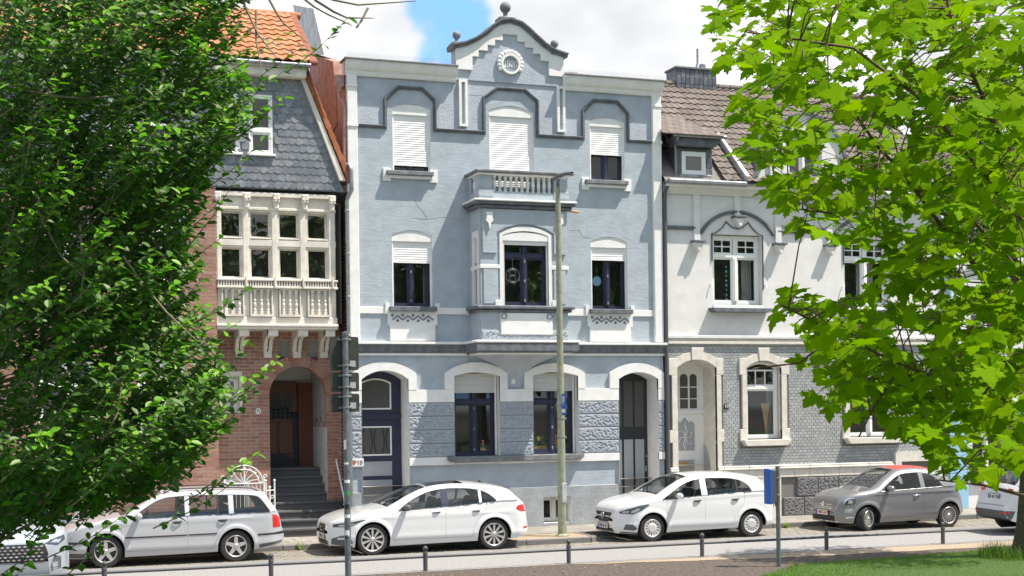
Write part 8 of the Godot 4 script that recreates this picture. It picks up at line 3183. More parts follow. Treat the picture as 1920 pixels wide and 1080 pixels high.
# ---------------------------------------------------------------- small things standing and hanging in the windows
func window_things() -> void:
	var t := thing("toy_tower", "little tower of coloured toy blocks behind the ground floor window", "toy", Vector3(-0.62, 1.96, -0.42))
	var cols := [M.crest_red, M.yellow, M.sign_blue, M.crest_green, M.orange, M.plate_white]
	for k in 8:
		var mb := MB.new()
		var w := 0.09 - 0.008 * k
		mb.box(Vector3(-w + 0.02 * (k % 2), k * 0.035, -0.04), Vector3(w - 0.015 * (k % 3), k * 0.035 + 0.034, 0.04), 0.003)
		part("toy_block", mb, cols[(k * 5) % 6], t)
	t = thing("folding_fan", "open dark folding fan with a yellow character standing in a ground floor window", "fan", Vector3(0.86, 2.08, -0.4))
	for k in 15:
		var a0 := PI * (0.02 + 0.064 * k)
		var a1 := a0 + PI * 0.062
		var mb := MB.new()
		mb.prism(PackedVector2Array([Vector2(cos(a0), sin(a0)) * 0.08, Vector2(cos(a0), sin(a0)) * 0.24, Vector2(cos(a1), sin(a1)) * 0.24, Vector2(cos(a1), sin(a1)) * 0.08]), -0.004 + 0.004 * (k % 2), 0.002 + 0.004 * (k % 2))
		part("fan_blade", mb, M.lace, t)
	lettering("福", Vector3(0.83, 2.24, -0.39), 0.07, M.yellow, t, "fan_character", 0.004)
	for q in [[0.7, 0.42], [1.2, 0.36]]:
		t = thing("wicker_box", "low wicker trough on the sill of the window with the fan" if q[0] < 1 else "low wicker trough under the orange figure on the window sill", "basket", Vector3(q[0] + q[1] * 0.5, 1.96, -0.42))
		for k in int(q[1] / 0.03):
			var mb := MB.new()
			mb.tube([Vector3(-q[1] * 0.5 + 0.015 + k * 0.03, 0, 0.03), Vector3(-q[1] * 0.5 + 0.015 + k * 0.03, 0.11, 0.03)], 0.013, 6)
			part("cane", mb, M.basket, t)
		var bx := MB.new()
		bx.box(Vector3(-q[1] * 0.5, 0, -0.08), Vector3(q[1] * 0.5, 0.1, 0.025))
		part("trough", bx, M.basket, t)
	t = thing("clay_figure", "round orange clay figure standing on a wicker trough in the window", "figure", Vector3(1.27, 2.07, -0.42))
	var fm := MB.new()
	fm.lathe([Vector2(0.0, 0.0), Vector2(0.06, 0.01), Vector2(0.075, 0.08), Vector2(0.05, 0.15), Vector2(0.04, 0.17), Vector2(0.06, 0.21), Vector2(0.05, 0.27), Vector2(0, 0.3)], Vector3.ZERO, 14)
	part("figure_body", fm, M.orange, t)
	# leafy pot plants
	var spots := [[1.45, 1.96, -0.6, 0.9, "tall leafy pot plant behind the ground floor window with the fan"], [0.38, 5.46, 0.45, 0.85, "leafy pot plant behind the bay window"], [6.45, 5.62, -0.42, 0.75, "spiky pot plant behind the white upper window"], [2.85, 5.46, -0.4, 0.7, "broad leafed pot plant behind the narrow upper window beside the bay"]]
	var r := RandomNumberGenerator.new()
	for q in spots:
		t = thing("pot_plant", q[4], "pot plant", Vector3(q[0], q[1], q[2]))
		var pm := MB.new()
		pm.lathe([Vector2(0.0, 0.0), Vector2(0.06, 0.0), Vector2(0.08, 0.13), Vector2(0.07, 0.13), Vector2(0.065, 0.11), Vector2(0.0, 0.11)], Vector3.ZERO, 12)
		part("pot", pm, M.terracotta, t)
		r.seed = int(q[0] * 31)
		for k in 22:
			var a := r.randf() * TAU
			var l: float = q[3] * r.randf_range(0.55, 1.0)
			var sp := r.randf_range(0.08, 0.34)
			var mb := MB.new()
			var o := Vector3(0, 0.1, 0)
			var m := Vector3(cos(a) * sp * 0.4, l * 0.6, sin(a) * sp * 0.25)
			var e := Vector3(cos(a) * sp, l * 0.85, sin(a) * sp * 0.4)
			var wd := Vector3(-sin(a), 0.3, cos(a)).normalized() * 0.02
			mb.quad(o - wd * 0.3, o + wd * 0.3, m + wd, m - wd)
			mb.tri(m - wd, m + wd, e)
			part("leaf", mb, M.plant_green, t)
	t = thing("hanging_ring", "wire ring ornament hanging in the bay window", "ornament", Vector3(-0.2, 6.15, 0.72))
	for k in 3:
		var mb := MB.new()
		var pts := []
		var c := Vector3(0, [0.0, 0.07, -0.07][k], 0)
		var rad: float = [0.17, 0.075, 0.075][k]
		for j in 21:
			pts.append(c + Vector3(cos(TAU * j / 20), sin(TAU * j / 20), 0) * rad)
		mb.tube(pts, 0.005, 4, false)
		part("wire_ring", mb, M.zinc, t)
	var cm := MB.new()
	cm.tube([Vector3(0, 0.17, 0), Vector3(0.0, 0.42, -0.02)], 0.003, 4)
	part("cord", cm, M.zinc, t)
	t = thing("glass_disc", "round blue glass disc hanging in the narrow upper window", "ornament", Vector3(2.38, 6.15, -0.24))
	cm = MB.new()
	cm.lathe([Vector2(0.12, -0.004), Vector2(0.12, 0.004), Vector2(0, 0.006)], Vector3.ZERO, 20, Basis(Vector3.RIGHT, PI / 2))
	part("disc", cm, M.light_blue, t)
	cm = MB.new()
	cm.tube([Vector3(0, 0.12, 0), Vector3(0, 0.4, 0)], 0.003, 4)
	part("cord", cm, M.zinc, t)
	t = thing("disc_mobile", "string of teal glass discs hanging in the white upper window", "ornament", Vector3(6.02, 5.7, -0.24))
	for k in 8:
		var mb := MB.new()
		mb.lathe([Vector2(0.035 - 0.01 * (k % 3) * 0.6, -0.004), Vector2(0.035 - 0.01 * (k % 3) * 0.6, 0.004), Vector2(0, 0.006)], Vector3(0, 0.05 + k * 0.12, 0), 14, Basis(Vector3.RIGHT, PI / 2))
		part("disc", mb, M.teal, t)
	cm = MB.new()
	cm.tube([Vector3(0, 0.0, 0), Vector3(0, 1.1, 0)], 0.002, 4)
	part("cord", cm, M.zinc, t)
	t = thing("dried_reeds", "dry reed plumes standing behind the arched window of the tiled house", "reeds", Vector3(7.2, 2.2, -0.36))
	for k in 6:
		var mb := MB.new()
		var x := -0.06 + k * 0.022
		mb.tube([Vector3(0, 0, 0), Vector3(x, 0.5, 0), Vector3(x * 2.0, 0.85, 0.0)], [0.006, 0.012, 0.03], 5)
		part("reed", mb, M.straw, t)
	# curtains
	for q in [[6.6, 5.66, 0.3, 1.2, "grey curtain drawn aside in the white upper window"], [10.1, 5.66, 0.55, 1.2, "pale curtain behind the upper window half hidden by maple leaves"], [-2.05, 5.5, 0.12, 1.0, "narrow curtain edge in the upper window above the dark blue door"], [7.3, 2.2, 0.13, 1.2, "pale curtain edge in the arched window of the tiled house"]]:
		t = thing("curtain", q[4], "curtain", Vector3(q[0], q[1], -0.5))
		var mb := MB.new()
		var rows := []
		for i in 25:
			var row := []
			for j in 4:
				row.append(Vector3(q[2] * i / 24.0, q[3] * j / 3.0, 0.03 * sin(i * 1.5)))
			rows.append(row)
		mb.grid(rows)
		part("cloth", mb, M.curtain, t)

# ---------------------------------------------------------------- trees
func holly_leaf() -> ArrayMesh:
	# one unit long along +y, folded along the rib
	var mb := MB.new()
	var pts := [Vector2(0, 0), Vector2(0.15, 0.12), Vector2(0.26, 0.34), Vector2(0.27, 0.6), Vector2(0.15, 0.85), Vector2(0, 1.0)]
	var rib := func(y: float) -> Vector3: return Vector3(0, y, -0.1 * y * y)
	var nr := Vector3(-0.35, 0, 1).normalized()
	var nl := Vector3(0.35, 0, 1).normalized()
	for i in pts.size() - 1:
		var a: Vector2 = pts[i]
		var b: Vector2 = pts[i + 1]
		var ra: Vector3 = rib.call(a.y)
		var rb: Vector3 = rib.call(b.y)
		var oa := Vector3(a.x, a.y, ra.z + a.x * 0.3)
		var ob := Vector3(b.x, b.y, rb.z + b.x * 0.3)
		mb.quadn(ra, oa, ob, rb, nr, nr, nr, nr)
		var m := Vector3(-1, 1, 1)
		mb.quadn(oa * m, ra, rb, ob * m, nl, nl, nl, nl)
	return mb.mesh()

func maple_leaf_mesh(bend: float) -> ArrayMesh:
	var half := P([0.02, 0.0, 0.15, -0.07, 0.35, -0.14, 0.34, -0.03, 0.44, 0.04, 0.34, 0.13, 0.48, 0.2, 0.64, 0.24, 0.57, 0.33, 0.68, 0.46, 0.5, 0.46, 0.43, 0.53, 0.29, 0.45, 0.25, 0.58, 0.29, 0.7, 0.18, 0.75, 0.13, 0.86, 0.0, 1.02])
	var poly := half.duplicate()
	for i in range(half.size() - 2, -1, -1):
		poly.append(Vector2(-half[i].x, half[i].y))
	var mb := MB.new()
	var up := func(p: Vector2) -> Vector3: return Vector3(p.x, p.y, -bend * (p.y * p.y * 0.6 + p.x * p.x * 0.9) + absf(p.x) * 0.12)
	var idx := Geometry2D.triangulate_polygon(poly)
	for i in range(0, idx.size(), 3):
		var a: Vector3 = up.call(poly[idx[i]])
		var b: Vector3 = up.call(poly[idx[i + 1]])
		var c: Vector3 = up.call(poly[idx[i + 2]])
		if (b - a).cross(c - a).z > 0:
			mb.tri(a, b, c)
		else:
			mb.tri(a, c, b)
	return mb.mesh()

func coloured(mesh: ArrayMesh, c: Color) -> ArrayMesh:
	var a := mesh.surface_get_arrays(0)
	var cols := PackedColorArray()
	cols.resize(a[Mesh.ARRAY_VERTEX].size())
	cols.fill(c)
	a[Mesh.ARRAY_COLOR] = cols
	var m := ArrayMesh.new()
	m.add_surface_from_arrays(Mesh.PRIMITIVE_TRIANGLES, a)
	return m

func scatter(parent: Node3D, called: String, mesh: Mesh, m: Material, xs: Array, cs: Array) -> void:
	var mm := MultiMesh.new()
	mm.transform_format = MultiMesh.TRANSFORM_3D
	mm.use_colors = true
	mm.mesh = mesh
	mm.instance_count = xs.size()
	for i in xs.size():
		mm.set_instance_transform(i, xs[i])
		mm.set_instance_color(i, cs[i])
	var o := MultiMeshInstance3D.new()
	o.multimesh = mm
	o.material_override = m
	give_name(o, called, parent)
	o.set_meta("kind", "stuff")

func leaf_basis(n: Vector3, tip: Vector3, size: float) -> Basis:
	var y := (tip - n * tip.dot(n)).normalized()
	var x := y.cross(n).normalized()
	return Basis(x * size, y * size, n * size)

func lerp_table(k: Array, y: float) -> float:
	for i in range(0, k.size() - 2, 2):
		if y <= k[i + 2]:
			return lerpf(k[i + 1], k[i + 3], clampf((y - k[i]) / (k[i + 2] - k[i]), 0, 1))
	return k[-1]

# glossy evergreen at the left: limbs from a stem outside the frame, leafy twigs, pale tips
func holly() -> void:
	var r := RandomNumberGenerator.new()
	r.seed = 12
	var foot := on_y(-230, 1500, -0.0)
	foot = at_depth(-250, 1290, 10.4)
	foot.y = -0.004 if foot.z < 17 else lawn_y(foot.x, foot.z) - 0.02
	var t := thing("holly_tree", "dark glossy evergreen tree with bright green leaf tips overhanging the street", "tree", foot)
	var trunk := MB.new()
	var tp := [Vector3.ZERO, Vector3(0.05, 1.2, -0.05), Vector3(0.12, 2.6, 0.0), Vector3(0.25, 4.2, -0.1), Vector3(0.3, 6.5, 0.0), Vector3(0.35, 8.2, 0.1)]
	trunk.tube(tp, [0.17, 0.14, 0.12, 0.1, 0.06, 0.02], 10)
	part("trunk", trunk, M.bark, t)
	var edge := [-160, 560, -60, 520, 0, 478, 60, 466, 130, 488, 200, 500, 250, 460, 300, 418, 350, 395, 400, 384, 450, 395, 500, 402, 560, 398, 600, 412, 650, 430, 700, 452, 740, 462, 790, 436, 840, 408, 865, 368, 890, 305, 905, 225, 920, 140, 935, 70, 955, 10, 1060, -20, 1120, -20]
	var tips := []
	for k in 3000:
		var py := r.randf_range(-150, 1110)
		var e := lerp_table(edge, py)
		if py > 940 and r.randf() < 0.85:
			continue
		var px := lerpf(-120, e, pow(r.randf(), 0.75)) - r.randf_range(0, 30)
		var near_edge := clampf((e - px) / 160.0, 0.0, 1.0)
		var d := 10.0 + r.randf_range(-1.3, 1.5) * (0.35 + 0.65 * near_edge)
		if k > 2350:
			d = r.randf_range(11.0, 12.6)
			px -= 25.0
		tips.append([px, py, d, near_edge])
	# sprays that reach out over the street
	for q in [[520, 175, 9.6], [505, 255, 9.5], [470, 540, 9.6], [455, 602, 9.5], [530, 668, 9.4], [505, 690, 9.5], [480, 735, 9.5], [490, 848, 9.4], [462, 860, 9.5], [440, 906, 9.5], [445, 560, 9.6], [420, 445, 9.6], [415, 380, 9.7], [500, 215, 9.6], [470, 640, 9.4], [480, 700, 9.3], [225, 982, 9.3], [245, 960, 9.4], [380, 300, 9.4], [450, 330, 9.6], [440, 790, 9.5], [545, 125, 9.6], [575, 85, 9.7], [470, 60, 9.6], [540, 60, 9.8], [660, 30, 9.8], [540, 180, 9.6], [500, 150, 9.6], [60, 1050, 9.2], [90, 1000, 9.3], [30, 1085, 9.1]]:
		tips.append([q[0] - 4, q[1], q[2], -1.0])
	var limbs := MB.new()
	var bunches := []
	var xs := []
	var cs := []
	var depth := []
	var hub := []
	for q in tp:
		hub.append(foot + q)
	for k in tips.size():
		var q: Array = tips[k]
		var e := at_depth(q[0], q[1], q[2])
		# where the twig leaves its limb: towards the stem
		var h: Vector3 = hub[clampi(int((e.y - foot.y) / 1.7), 1, 4)]
		var back := (h - e).normalized()
		var l := r.randf_range(0.28, 0.5) if q[3] >= 0.0 else 0.62
		var s := e + back * l + Vector3(r.randf_range(-0.12, 0.12), r.randf_range(-0.14, 0.05), r.randf_range(-0.12, 0.12))
		var dir := (e - s).normalized()
		var mid := s.lerp(e, 0.5) + Vector3(0, -0.03, 0)
		limbs.tube([s, mid, e], [0.0045, 0.0035, 0.0018], 4, false)
		if (k % 70 == 0 and q[1] < 780) or (q[3] < 0.0 and k % 3 == 0 and q[1] < 780):
			limbs.tube([h, h.lerp(s, 0.35) + Vector3(0, 0.2, 0.1), h.lerp(s, 0.7) + Vector3(0.05, 0.12, -0.05), s], [0.022, 0.015, 0.009, 0.005], 5, false)
		var fresh := r.randf() < (0.5 if q[2] < 10.2 else 0.25)
		var n := 17 if q[3] >= 0.0 else 15
		for j in n:
			var u := pow((j + 0.5) / n, 0.8)
			var p := s.lerp(mid, u * 2.0) if u < 0.5 else mid.lerp(e, u * 2.0 - 1.0)
			var a := j * 2.4 + k
			var side := dir.cross(Vector3.UP).normalized()
			var up := side.cross(dir)
			var o := side * cos(a) + up * sin(a)
			var tip := (o * 0.85 + dir * 0.7 + Vector3(0, -0.1, 0)).normalized()
			var nn := (Vector3(r.randf_range(-0.6, 0.6), 0.75, r.randf_range(-0.2, 0.8)) + dir * 0.2 - tip * 0.2).normalized()
			var size := r.randf_range(0.06, 0.09)
			var c := Color(0.07, 0.16, 0.03).lerp(Color(0.11, 0.225, 0.035), r.randf())
			if fresh and u > 0.72:
				c = Color(0.14, 0.36, 0.02).lerp(Color(0.22, 0.44, 0.022), r.randf())
				size *= 0.95
				tip = (o * 0.6 + dir * 0.8 + Vector3(0, 0.25, 0)).normalized()
			xs.append(Transform3D(leaf_basis(nn, tip, size), p - foot))
			cs.append(c)
			depth.append(q[2])
	# bare hanging twigs
	for q in [[560, -20, 780, 2, 9.7], [590, 0, 700, 34, 9.7], [560, -10, 660, 48, 9.8], [500, -10, 575, 80, 9.7], [455, 0, 520, 110, 9.6], [20, 165, 300, 172, 9.2], [90, 60, 100, 150, 9.2], [150, 420, 150, 560, 9.1], [60, 250, 20, 420, 9.1], [110, 300, 60, 470, 9.1], [230, 480, 370, 640, 9.2], [60, 370, 200, 560, 9.1], [230, 700, 190, 830, 9.1], [480, 20, 490, 130, 9.6], [690, 15, 672, 45, 9.7]]:
		var a := at_depth(q[0], q[1], q[4])
		var b := at_depth(q[2], q[3], q[4] - 0.1)
		var m := a.lerp(b, 0.5) + Vector3(r.randf_range(-0.05, 0.05), r.randf_range(-0.09, 0.0), 0)
		limbs.tube([a, a.lerp(m, 0.6) + Vector3(0, -0.01, 0), m, m.lerp(b, 0.5), b], [0.009, 0.008, 0.007, 0.005, 0.003], 5)
	limbs.xf = Transform3D.IDENTITY
	var lo := wpart("branch", limbs, M.twig, t)
	lo.set_meta("kind", "stuff")
	var leaf := holly_leaf()
	var order := range(xs.size())
	order.sort_custom(func(a, b): return depth[a] < depth[b])
	var tints := [Color(0.075, 0.165, 0.03), Color(0.09, 0.19, 0.032), Color(0.105, 0.215, 0.034), Color(0.16, 0.38, 0.02), Color(0.2, 0.42, 0.02)]
	var made := []
	for c in tints:
		made.append(coloured(leaf, c))
	var rx := []
	var rc := []
	var singles := 0
	for i in order.size():
		var k: int = order[i]
		if i % 4 == 0 and singles < 300:
			var best := 0
			for q in tints.size():
				if absf(tints[q].g - cs[k].g) < absf(tints[best].g - cs[k].g):
					best = q
			var o := MeshInstance3D.new()
			o.mesh = made[best]
			o.material_override = M.holly_leaf
			o.transform = xs[k]
			give_name(o, "leaf", t)
			singles += 1
		else:
			rx.append(xs[k])
			rc.append(cs[k])
	scatter(t, "foliage", leaf, M.holly_leaf, rx, rc)

# maple branches that hang into the frame on the right
func maple() -> void:
	var r := RandomNumberGenerator.new()
	r.seed = 40
	var foot := at_depth(2420, 1000, 6.6)
	foot.y = lawn_y(foot.x, foot.z) - 0.03
	var t := thing("maple_tree", "maple tree with large bright green star-shaped leaves hanging in front of the houses", "tree", foot)
	var top := foot + Vector3(0.1, 5.2, 0)
	var tm := MB.new()
	tm.tube([Vector3.ZERO, Vector3(0.03, 1.2, 0), Vector3(0.0, 2.6, 0.05), Vector3(0.1, 5.2, 0), Vector3(0.2, 7.5, 0)], [0.26, 0.2, 0.18, 0.14, 0.05], 12)
	part("trunk", tm, M.mossy_bark, t)
	var region := P([1388, -60, 1341, 40, 1334, 82, 1378, 118, 1416, 105, 1436, 150, 1388, 205, 1406, 245, 1394, 290, 1456, 318, 1458, 350, 1441, 388, 1516, 410, 1536, 452, 1576, 470, 1621, 452, 1686, 470, 1656, 540, 1601, 565, 1546, 572, 1478, 560, 1494, 602, 1512, 640, 1498, 670, 1516, 715, 1556, 742, 1608, 762, 1626, 800, 1676, 800, 1754, 842, 1784, 885, 1805, 905, 1850, 850, 1980, 865, 1980, -60])
	var lines := [[2300, 620, 6.6, 1960, 660, 6.3, 1840, 512, 6.1, 1770, 430, 6.0, 1690, 320, 5.9, 1650, 280, 5.8, 1590, 195, 5.7, 1480, 90, 5.5], [2300, 520, 6.6, 1960, 340, 6.2, 1880, 268, 6.0, 1838, 172, 5.9, 1790, 60, 5.8, 1760, -60, 5.7], [2300, 800, 6.6, 1960, 790, 6.2, 1872, 746, 6.0, 1800, 722, 5.9, 1690, 685, 5.8, 1570, 625, 5.7, 1465, 572, 5.5], [2300, 900, 6.6, 1960, 938, 6.0, 1900, 924, 5.9, 1846, 910, 5.8, 1760, 900, 5.7], [2300, 700, 6.9, 1960, 560, 6.8, 1830, 420, 6.7, 1700, 380, 6.6, 1560, 400, 6.5, 1450, 385, 6.4], [2300, 640, 6.4, 1960, 470, 5.6, 1850, 330, 5.4, 1720, 180, 5.4, 1600, 90, 5.4, 1400, 60, 5.4], [2300, 780, 6.9, 1960, 720, 7.0, 1820, 640, 7.0, 1650, 600, 6.8, 1520, 640, 6.6], [1570, 625, 5.7, 1500, 680, 5.7, 1408, 692, 5.6], [1690, 685, 5.8, 1640, 760, 5.8, 1610, 820, 5.8]]
	var wood := MB.new()
	var nodes := []
	for l in lines:
		var pts := []
		var rad := []
		var n: int = l.size() / 3
		for i in n:
			pts.append(at_depth(l[3 * i], l[3 * i + 1], l[3 * i + 2]))
			rad.append(lerpf(0.02 if l.size() > 12 else 0.006, 0.0035, pow(float(i) / (n - 1), 0.5)))
		if l[0] == 2300:
			pts.push_front(foot + Vector3(0.05, clampf(pts[0].y - foot.y - 0.5, 1.0, 6.0), 0))
			rad.push_front(0.035)
		var bw := MB.new()
		bw.tube(pts, rad, 6)
		wpart("branch", bw, M.red_twig, t)
		for i in pts.size() - 1:
			for k in 8:
				nodes.append(pts[i].lerp(pts[i + 1], k / 8.0))
	var gap := FastNoiseLite.new()
	gap.seed = 8
	gap.frequency = 0.011
	gap.fractal_octaves = 2
	var xs := []
	var cs := []
	var close := []
	var twigs := MB.new()
	var right := Vector3(cos(yaw), 0, sin(yaw))
	var fwd := Vector3(sin(yaw), 0, -cos(yaw))
	var tries := 0
	while xs.size() < 3200 and tries < 30000:
		tries += 1
		var px := r.randf_range(1310, 1990)
		var py := r.randf_range(-60, 950)
		if not Geometry2D.is_point_in_polygon(Vector2(px, py), region):
			continue
		var layer := r.randi() % 3
		if gap.get_noise_3d(px, py, layer * 220.0) < (-0.24 if px > 1700 else -0.14):
			continue
		var d := r.randf_range(4.9, 6.2) if layer == 0 else (r.randf_range(5.8, 7.2) if layer == 1 else r.randf_range(7.0, 9.0))
		var c := at_depth(px, py, d)
		# twig back to the nearest branch
		var best: Vector3 = nodes[0]
		for q in nodes:
			if q.distance_squared_to(c) < best.distance_squared_to(c):
				best = q
		if best.distance_to(c) < 0.42 and r.randf() < 0.5:
			twigs.tube([best, best.lerp(c, 0.55) + Vector3(0, 0.04, 0), c], [0.004, 0.003, 0.002], 4, false)
		var bright := 1.0
		for j in r.randi_range(2, 4):
			var away := Vector3(r.randf_range(-1, 1), r.randf_range(-0.7, 0.6), r.randf_range(-1, 1)).normalized()
			var base := c + away * r.randf_range(0.04, 0.09)
			twigs.tube([c, base], 0.0015, 3, false)
			var n := (Vector3.UP * 0.75 - fwd * r.randf_range(0.0, 0.9) - right * r.randf_range(-0.3, 0.5) + Vector3(r.randf_range(-0.5, 0.5), r.randf_range(-0.2, 0.3), r.randf_range(-0.5, 0.5))).normalized()
			var tip := (away * 0.8 + Vector3(0, -0.55, 0) - right * 0.25).normalized()
			var size := r.randf_range(0.062, 0.102)
			xs.append(Transform3D(leaf_basis(n, tip, size).scaled_local(Vector3(r.randf_range(0.8, 1.1), 1, r.randf_range(0.3, 2.2))), base - foot))
			var g := r.randf()
			cs.append(Color(0.135, 0.28, 0.002).lerp(Color(0.22, 0.38, 0.003), g))
			close.append(d)
	var tw := wpart("twig", twigs, M.red_twig, t)
	tw.set_meta("kind", "stuff")
	var meshes := [maple_leaf_mesh(0.25), maple_leaf_mesh(0.05)]
	var tints := [Color(0.145, 0.295, 0.002), Color(0.175, 0.33, 0.002), Color(0.205, 0.365, 0.003)]
	var made := []
	for m in meshes:
		for c in tints:
			made.append(coloured(m, c))
	var order := range(xs.size())
	order.sort_custom(func(a, b): return close[a] < close[b])
	var rx := []
	var rc := []
	for i in order.size():
		var k: int = order[i]
		if i < 300:
			var q := 2 if cs[k].g > 0.345 else (1 if cs[k].g > 0.315 else 0)
			var o := MeshInstance3D.new()
			o.mesh = made[q + 3 * (k % 2)]
			o.material_override = M.maple_leaf
			o.transform = xs[k]
			give_name(o, "leaf", t)
		else:
			rx.append(xs[k])
			rc.append(cs[k])
	scatter(t, "foliage", meshes[0], M.maple_leaf, rx, rc)

# a broad crown of leaf clumps: list of transforms and tints round a centre
func crown_leaves(r: RandomNumberGenerator, centre: Vector3, rad: Vector3, count: int, size: float, dark: Color, light: Color) -> Array:
	var xs := []
	var cs := []
	var lumps := []
	for k in 26:
		var d := Vector3(r.randfn(), r.randfn(), r.randfn()).normalized()
		lumps.append([centre + d * rad * r.randf_range(0.45, 0.85), r.randf_range(0.28, 0.45)])
	for k in count:
		var lu: Array = lumps[r.randi() % 26]
		var d := Vector3(r.randfn(), r.randfn(), r.randfn()).normalized()
		var p: Vector3 = lu[0] + d * rad * lu[1] * pow(r.randf(), 0.4)
		var n := (d + Vector3(0, 0.7, 0) + Vector3(r.randfn(), r.randfn(), r.randfn()) * 0.4).normalized()
		var tip := Vector3(r.randfn(), r.randfn() - 0.5, r.randfn()).normalized()
		xs.append(Transform3D(leaf_basis(n, tip, size * r.randf_range(0.7, 1.2)), p))
		cs.append(dark.lerp(light, r.randf()))
	return [xs, cs]

func park_trees() -> void:
	var r := RandomNumberGenerator.new()
	r.seed = 77
	var leaf := holly_leaf()
	# the mossy trunk at the right edge
	var f := on_y(1938, 1044, 0.06)
	f.y = lawn_y(f.x, f.z) - 0.03
	var t := thing("mossy_tree", "mossy tree trunk rising from tall grass at the lawn edge", "tree", f)
	var tm := MB.new()
	var rows := []
	for j in 22:
		var v := j / 21.0
		var y := v * 6.2
		var row := []
		for k in 25:
			var a := TAU * k / 24
			var rr := 0.27 + 0.22 * exp(-y * 2.2) * (0.75 + 0.25 * sin(a * 5.0 + 1.0)) - 0.02 * y + 0.018 * sin(a * 11.0 + y * 1.3)
			row.append(Vector3(cos(a) * rr + 0.12 * v, y, -sin(a) * rr))
		rows.append(row)
	tm.grid(rows, true)
	part("trunk", tm, M.mossy_bark, t)
	for k in 6:
		var a := TAU * k / 6.0
		var lm := MB.new()
		lm.tube([Vector3(0.1, 4.6, 0), Vector3(0.1 + cos(a) * 0.8, 6.3, sin(a) * 0.8), Vector3(0.1 + cos(a) * 1.5, 8.2, sin(a) * 1.5)], [0.13, 0.08, 0.03], 7)
		part("limb", lm, M.mossy_bark, t)
	var cl := crown_leaves(r, Vector3(0.3, 7.9, 0.2), Vector3(2.3, 2.6, 2.3), 6500, 0.15, Color(0.03, 0.1, 0.02), Color(0.07, 0.19, 0.025))
	scatter(t, "crown", leaf, M.park_leaf, cl[0], cl[1])
	# park trees on the near side, behind the viewer: the windows mirror them
	var spots := [[-3.0, 44.0], [6.0, 46.0], [14.0, 43.0], [22.0, 46.0], [30.0, 42.0], [38.0, 45.0]]
	var big := Node3D.new()
	var first: Node3D = null
	for k in spots.size():
		var p := Vector3(spots[k][0], lawn_y(spots[k][0], spots[k][1]) - 0.05, spots[k][1])
		if first == null:
			first = thing("park_tree", "broad park tree on the lawn across the street, mirrored in the house windows", "tree", p, "park trees mirrored in the windows")
			tm = MB.new()
			tm.tube([Vector3.ZERO, Vector3(0.1, 2, 0), Vector3(0, 5, 0.1), Vector3(0.1, 9, 0)], [0.42, 0.32, 0.26, 0.1], 10)
			part("trunk", tm, M.bark, first)
			cl = crown_leaves(r, Vector3(0, 8.6, 0), Vector3(5.2, 5.6, 5.2), 9000, 0.5, Color(0.05, 0.14, 0.03), Color(0.1, 0.23, 0.035))
			scatter(first, "crown", leaf, M.park_leaf, cl[0], cl[1])
		else:
			var c: Node3D = first.duplicate()
			give_name(c, "park_tree", self)
			c.position = p
			c.rotation.y = k * 1.1

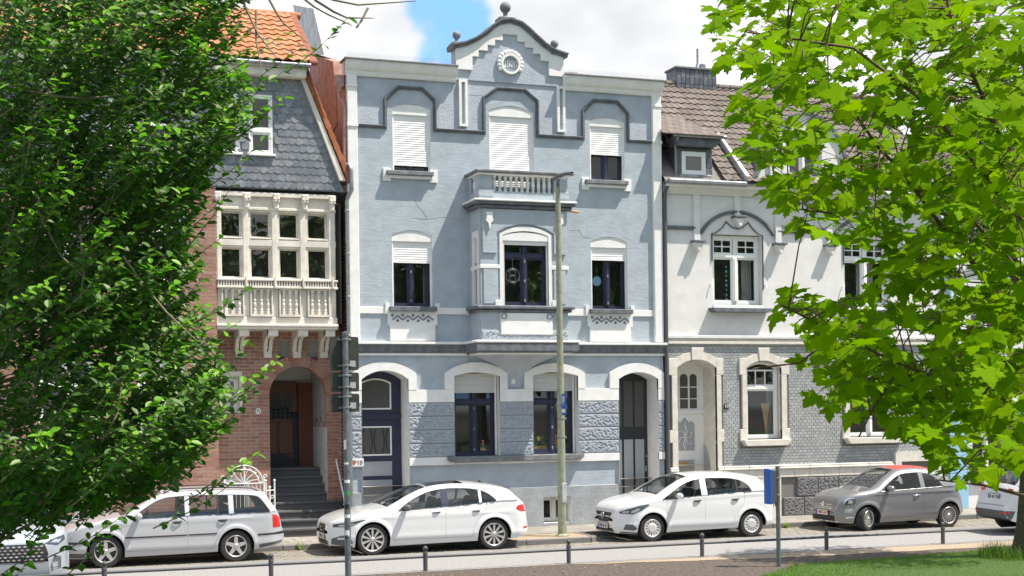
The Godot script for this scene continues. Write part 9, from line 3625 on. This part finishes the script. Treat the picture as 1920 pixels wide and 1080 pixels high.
# ---------------------------------------------------------------- grass, weeds, litter
func small_stuff() -> void:
	var r := RandomNumberGenerator.new()
	r.seed = 9
	var mb := MB.new()
	mb.tri(Vector3(-0.5, 0, 0), Vector3(0.5, 0, 0), Vector3(0.3, 0.55, 0.06))
	mb.tri(Vector3(-0.5, 0, 0), Vector3(0.3, 0.55, 0.06), Vector3(-0.3, 0.55, 0.06))
	mb.tri(Vector3(-0.3, 0.55, 0.06), Vector3(0.3, 0.55, 0.06), Vector3(0, 1, 0.25))
	var blade := mb.mesh()
	var xs := []
	var cs := []
	for k in 46000:
		var x := r.randf_range(-0.6, 9.5)
		var e := lawn_edge(x)
		var d := r.randf() * 4.8
		if d < 0.12 and r.randf() < 0.5:
			continue
		var z := e + d - 0.04
		var h := r.randf_range(0.03, 0.065)
		var w := 0.006
		var b := Basis(Vector3.UP, r.randf() * TAU) * Basis(Vector3.RIGHT, r.randf_range(-0.35, 0.5))
		xs.append(Transform3D(b.scaled_local(Vector3(w, h, h)), Vector3(x, lawn_y(x, z) - 0.008, z)))
		var c := Color(0.08, 0.21, 0.015).lerp(Color(0.15, 0.32, 0.025), r.randf())
		if r.randf() < 0.1:
			c = Color(0.26, 0.24, 0.09)
		cs.append(c)
	# tall grass round the trunk and the post
	var tf := on_y(1938, 1044, 0.06)
	for q in [[tf.x, tf.z, 1.0, 2600, 0.34], [1.83, 9.3, 0.35, 260, 0.14]]:
		for k in q[3]:
			var a := r.randf() * TAU
			var d: float = q[2] * sqrt(r.randf())
			var x: float = q[0] + cos(a) * d
			var z: float = q[1] + sin(a) * d
			if z < lawn_edge(x):
				continue
			var h: float = q[4] * r.randf_range(0.35, 1.0)
			var b := Basis(Vector3.UP, r.randf() * TAU) * Basis(Vector3.RIGHT, r.randf_range(-0.3, 0.6))
			xs.append(Transform3D(b.scaled_local(Vector3(0.008, h, h)), Vector3(x, lawn_y(x, z) - 0.01, z)))
			cs.append(Color(0.06, 0.14, 0.02).lerp(Color(0.17, 0.26, 0.05), r.randf()))
	var g := Node3D.new()
	give_name(g, "grass", self)
	tag(g, "short green grass covering the lawn corner", "grass", "", "stuff")
	scatter(g, "grass_blades", blade, M.grass, xs, cs)
	# fallen blossom and leaf scraps along the kerb and on the verge
	var lm := MB.new()
	lm.quad(Vector3(-0.5, 0, -0.35), Vector3(-0.4, 0.12, 0.4), Vector3(0.5, 0.02, 0.3), Vector3(0.35, 0.1, -0.4))
	xs = []
	cs = []
	for k in 5200:
		var x := r.randf_range(-10.5, 13.0)
		var z := 0.0
		var y := 0.004
		var kind := r.randf()
		if kind < 0.42:
			z = 2.02 + absf(r.randfn()) * 0.16
		elif kind < 0.62:
			z = r.randf_range(2.0, 4.0)
			if r.randf() < 0.5:
				z = 3.75 + r.randfn() * 0.12
		elif kind < 0.7:
			z = r.randf_range(4.0, 7.0)
			if r.randf() < 0.75:
				continue
			y = 0.009
		else:
			z = r.randf_range(7.2, 9.2)
			x = r.randf_range(-6.0, 9.0)
			if z > lawn_edge(x):
				continue
			if r.randf() < 0.55:
				continue
		if x > -2.3 and x < 0.9 and z < 3.35 and z > 1.95:
			y = 0.116
		var s := r.randf_range(0.012, 0.032)
		xs.append(Transform3D((Basis(Vector3.UP, r.randf() * TAU) * Basis(Vector3.RIGHT, r.randf_range(-0.2, 0.2))).scaled(Vector3.ONE * s), Vector3(x, y + s * 0.1, z)))
		var c := Color(0.5, 0.4, 0.14).lerp(Color(0.36, 0.22, 0.09), r.randf())
		if r.randf() < 0.2:
			c = Color(0.3, 0.38, 0.08)
		if kind > 0.7:
			c = Color(0.3, 0.22, 0.15).lerp(Color(0.5, 0.42, 0.32), r.randf() * r.randf())
		cs.append(c)
	g = Node3D.new()
	give_name(g, "leaf_litter", self)
	tag(g, "dry yellow leaf scraps scattered along kerb and verge", "litter", "", "stuff")
	scatter(g, "scraps", lm.mesh(), M.litter, xs, cs)
	# weeds
	for q in [[-5.62, 2.0, 0.16, "yellow-green weed growing at the kerb beside the white hatchback nose"], [6.35, 2.05, 0.14, "small weed growing at the kerb before the grey car nose"]]:
		var wd := thing("weed", q[3], "weed", Vector3(q[0], 0.0, q[1]))
		for k in 16:
			var a := r.randf() * TAU
			var m2 := MB.new()
			var h: float = q[2] * r.randf_range(0.5, 1.3)
			var e := Vector3(cos(a) * 0.09, h, sin(a) * 0.09)
			var s := Vector3(-sin(a), 0, cos(a)) * 0.022
			m2.tri(Vector3.ZERO, e * 0.6 + s, e)
			m2.tri(Vector3.ZERO, e, e * 0.6 - s)
			part("leaf", m2, M.weed, wd)
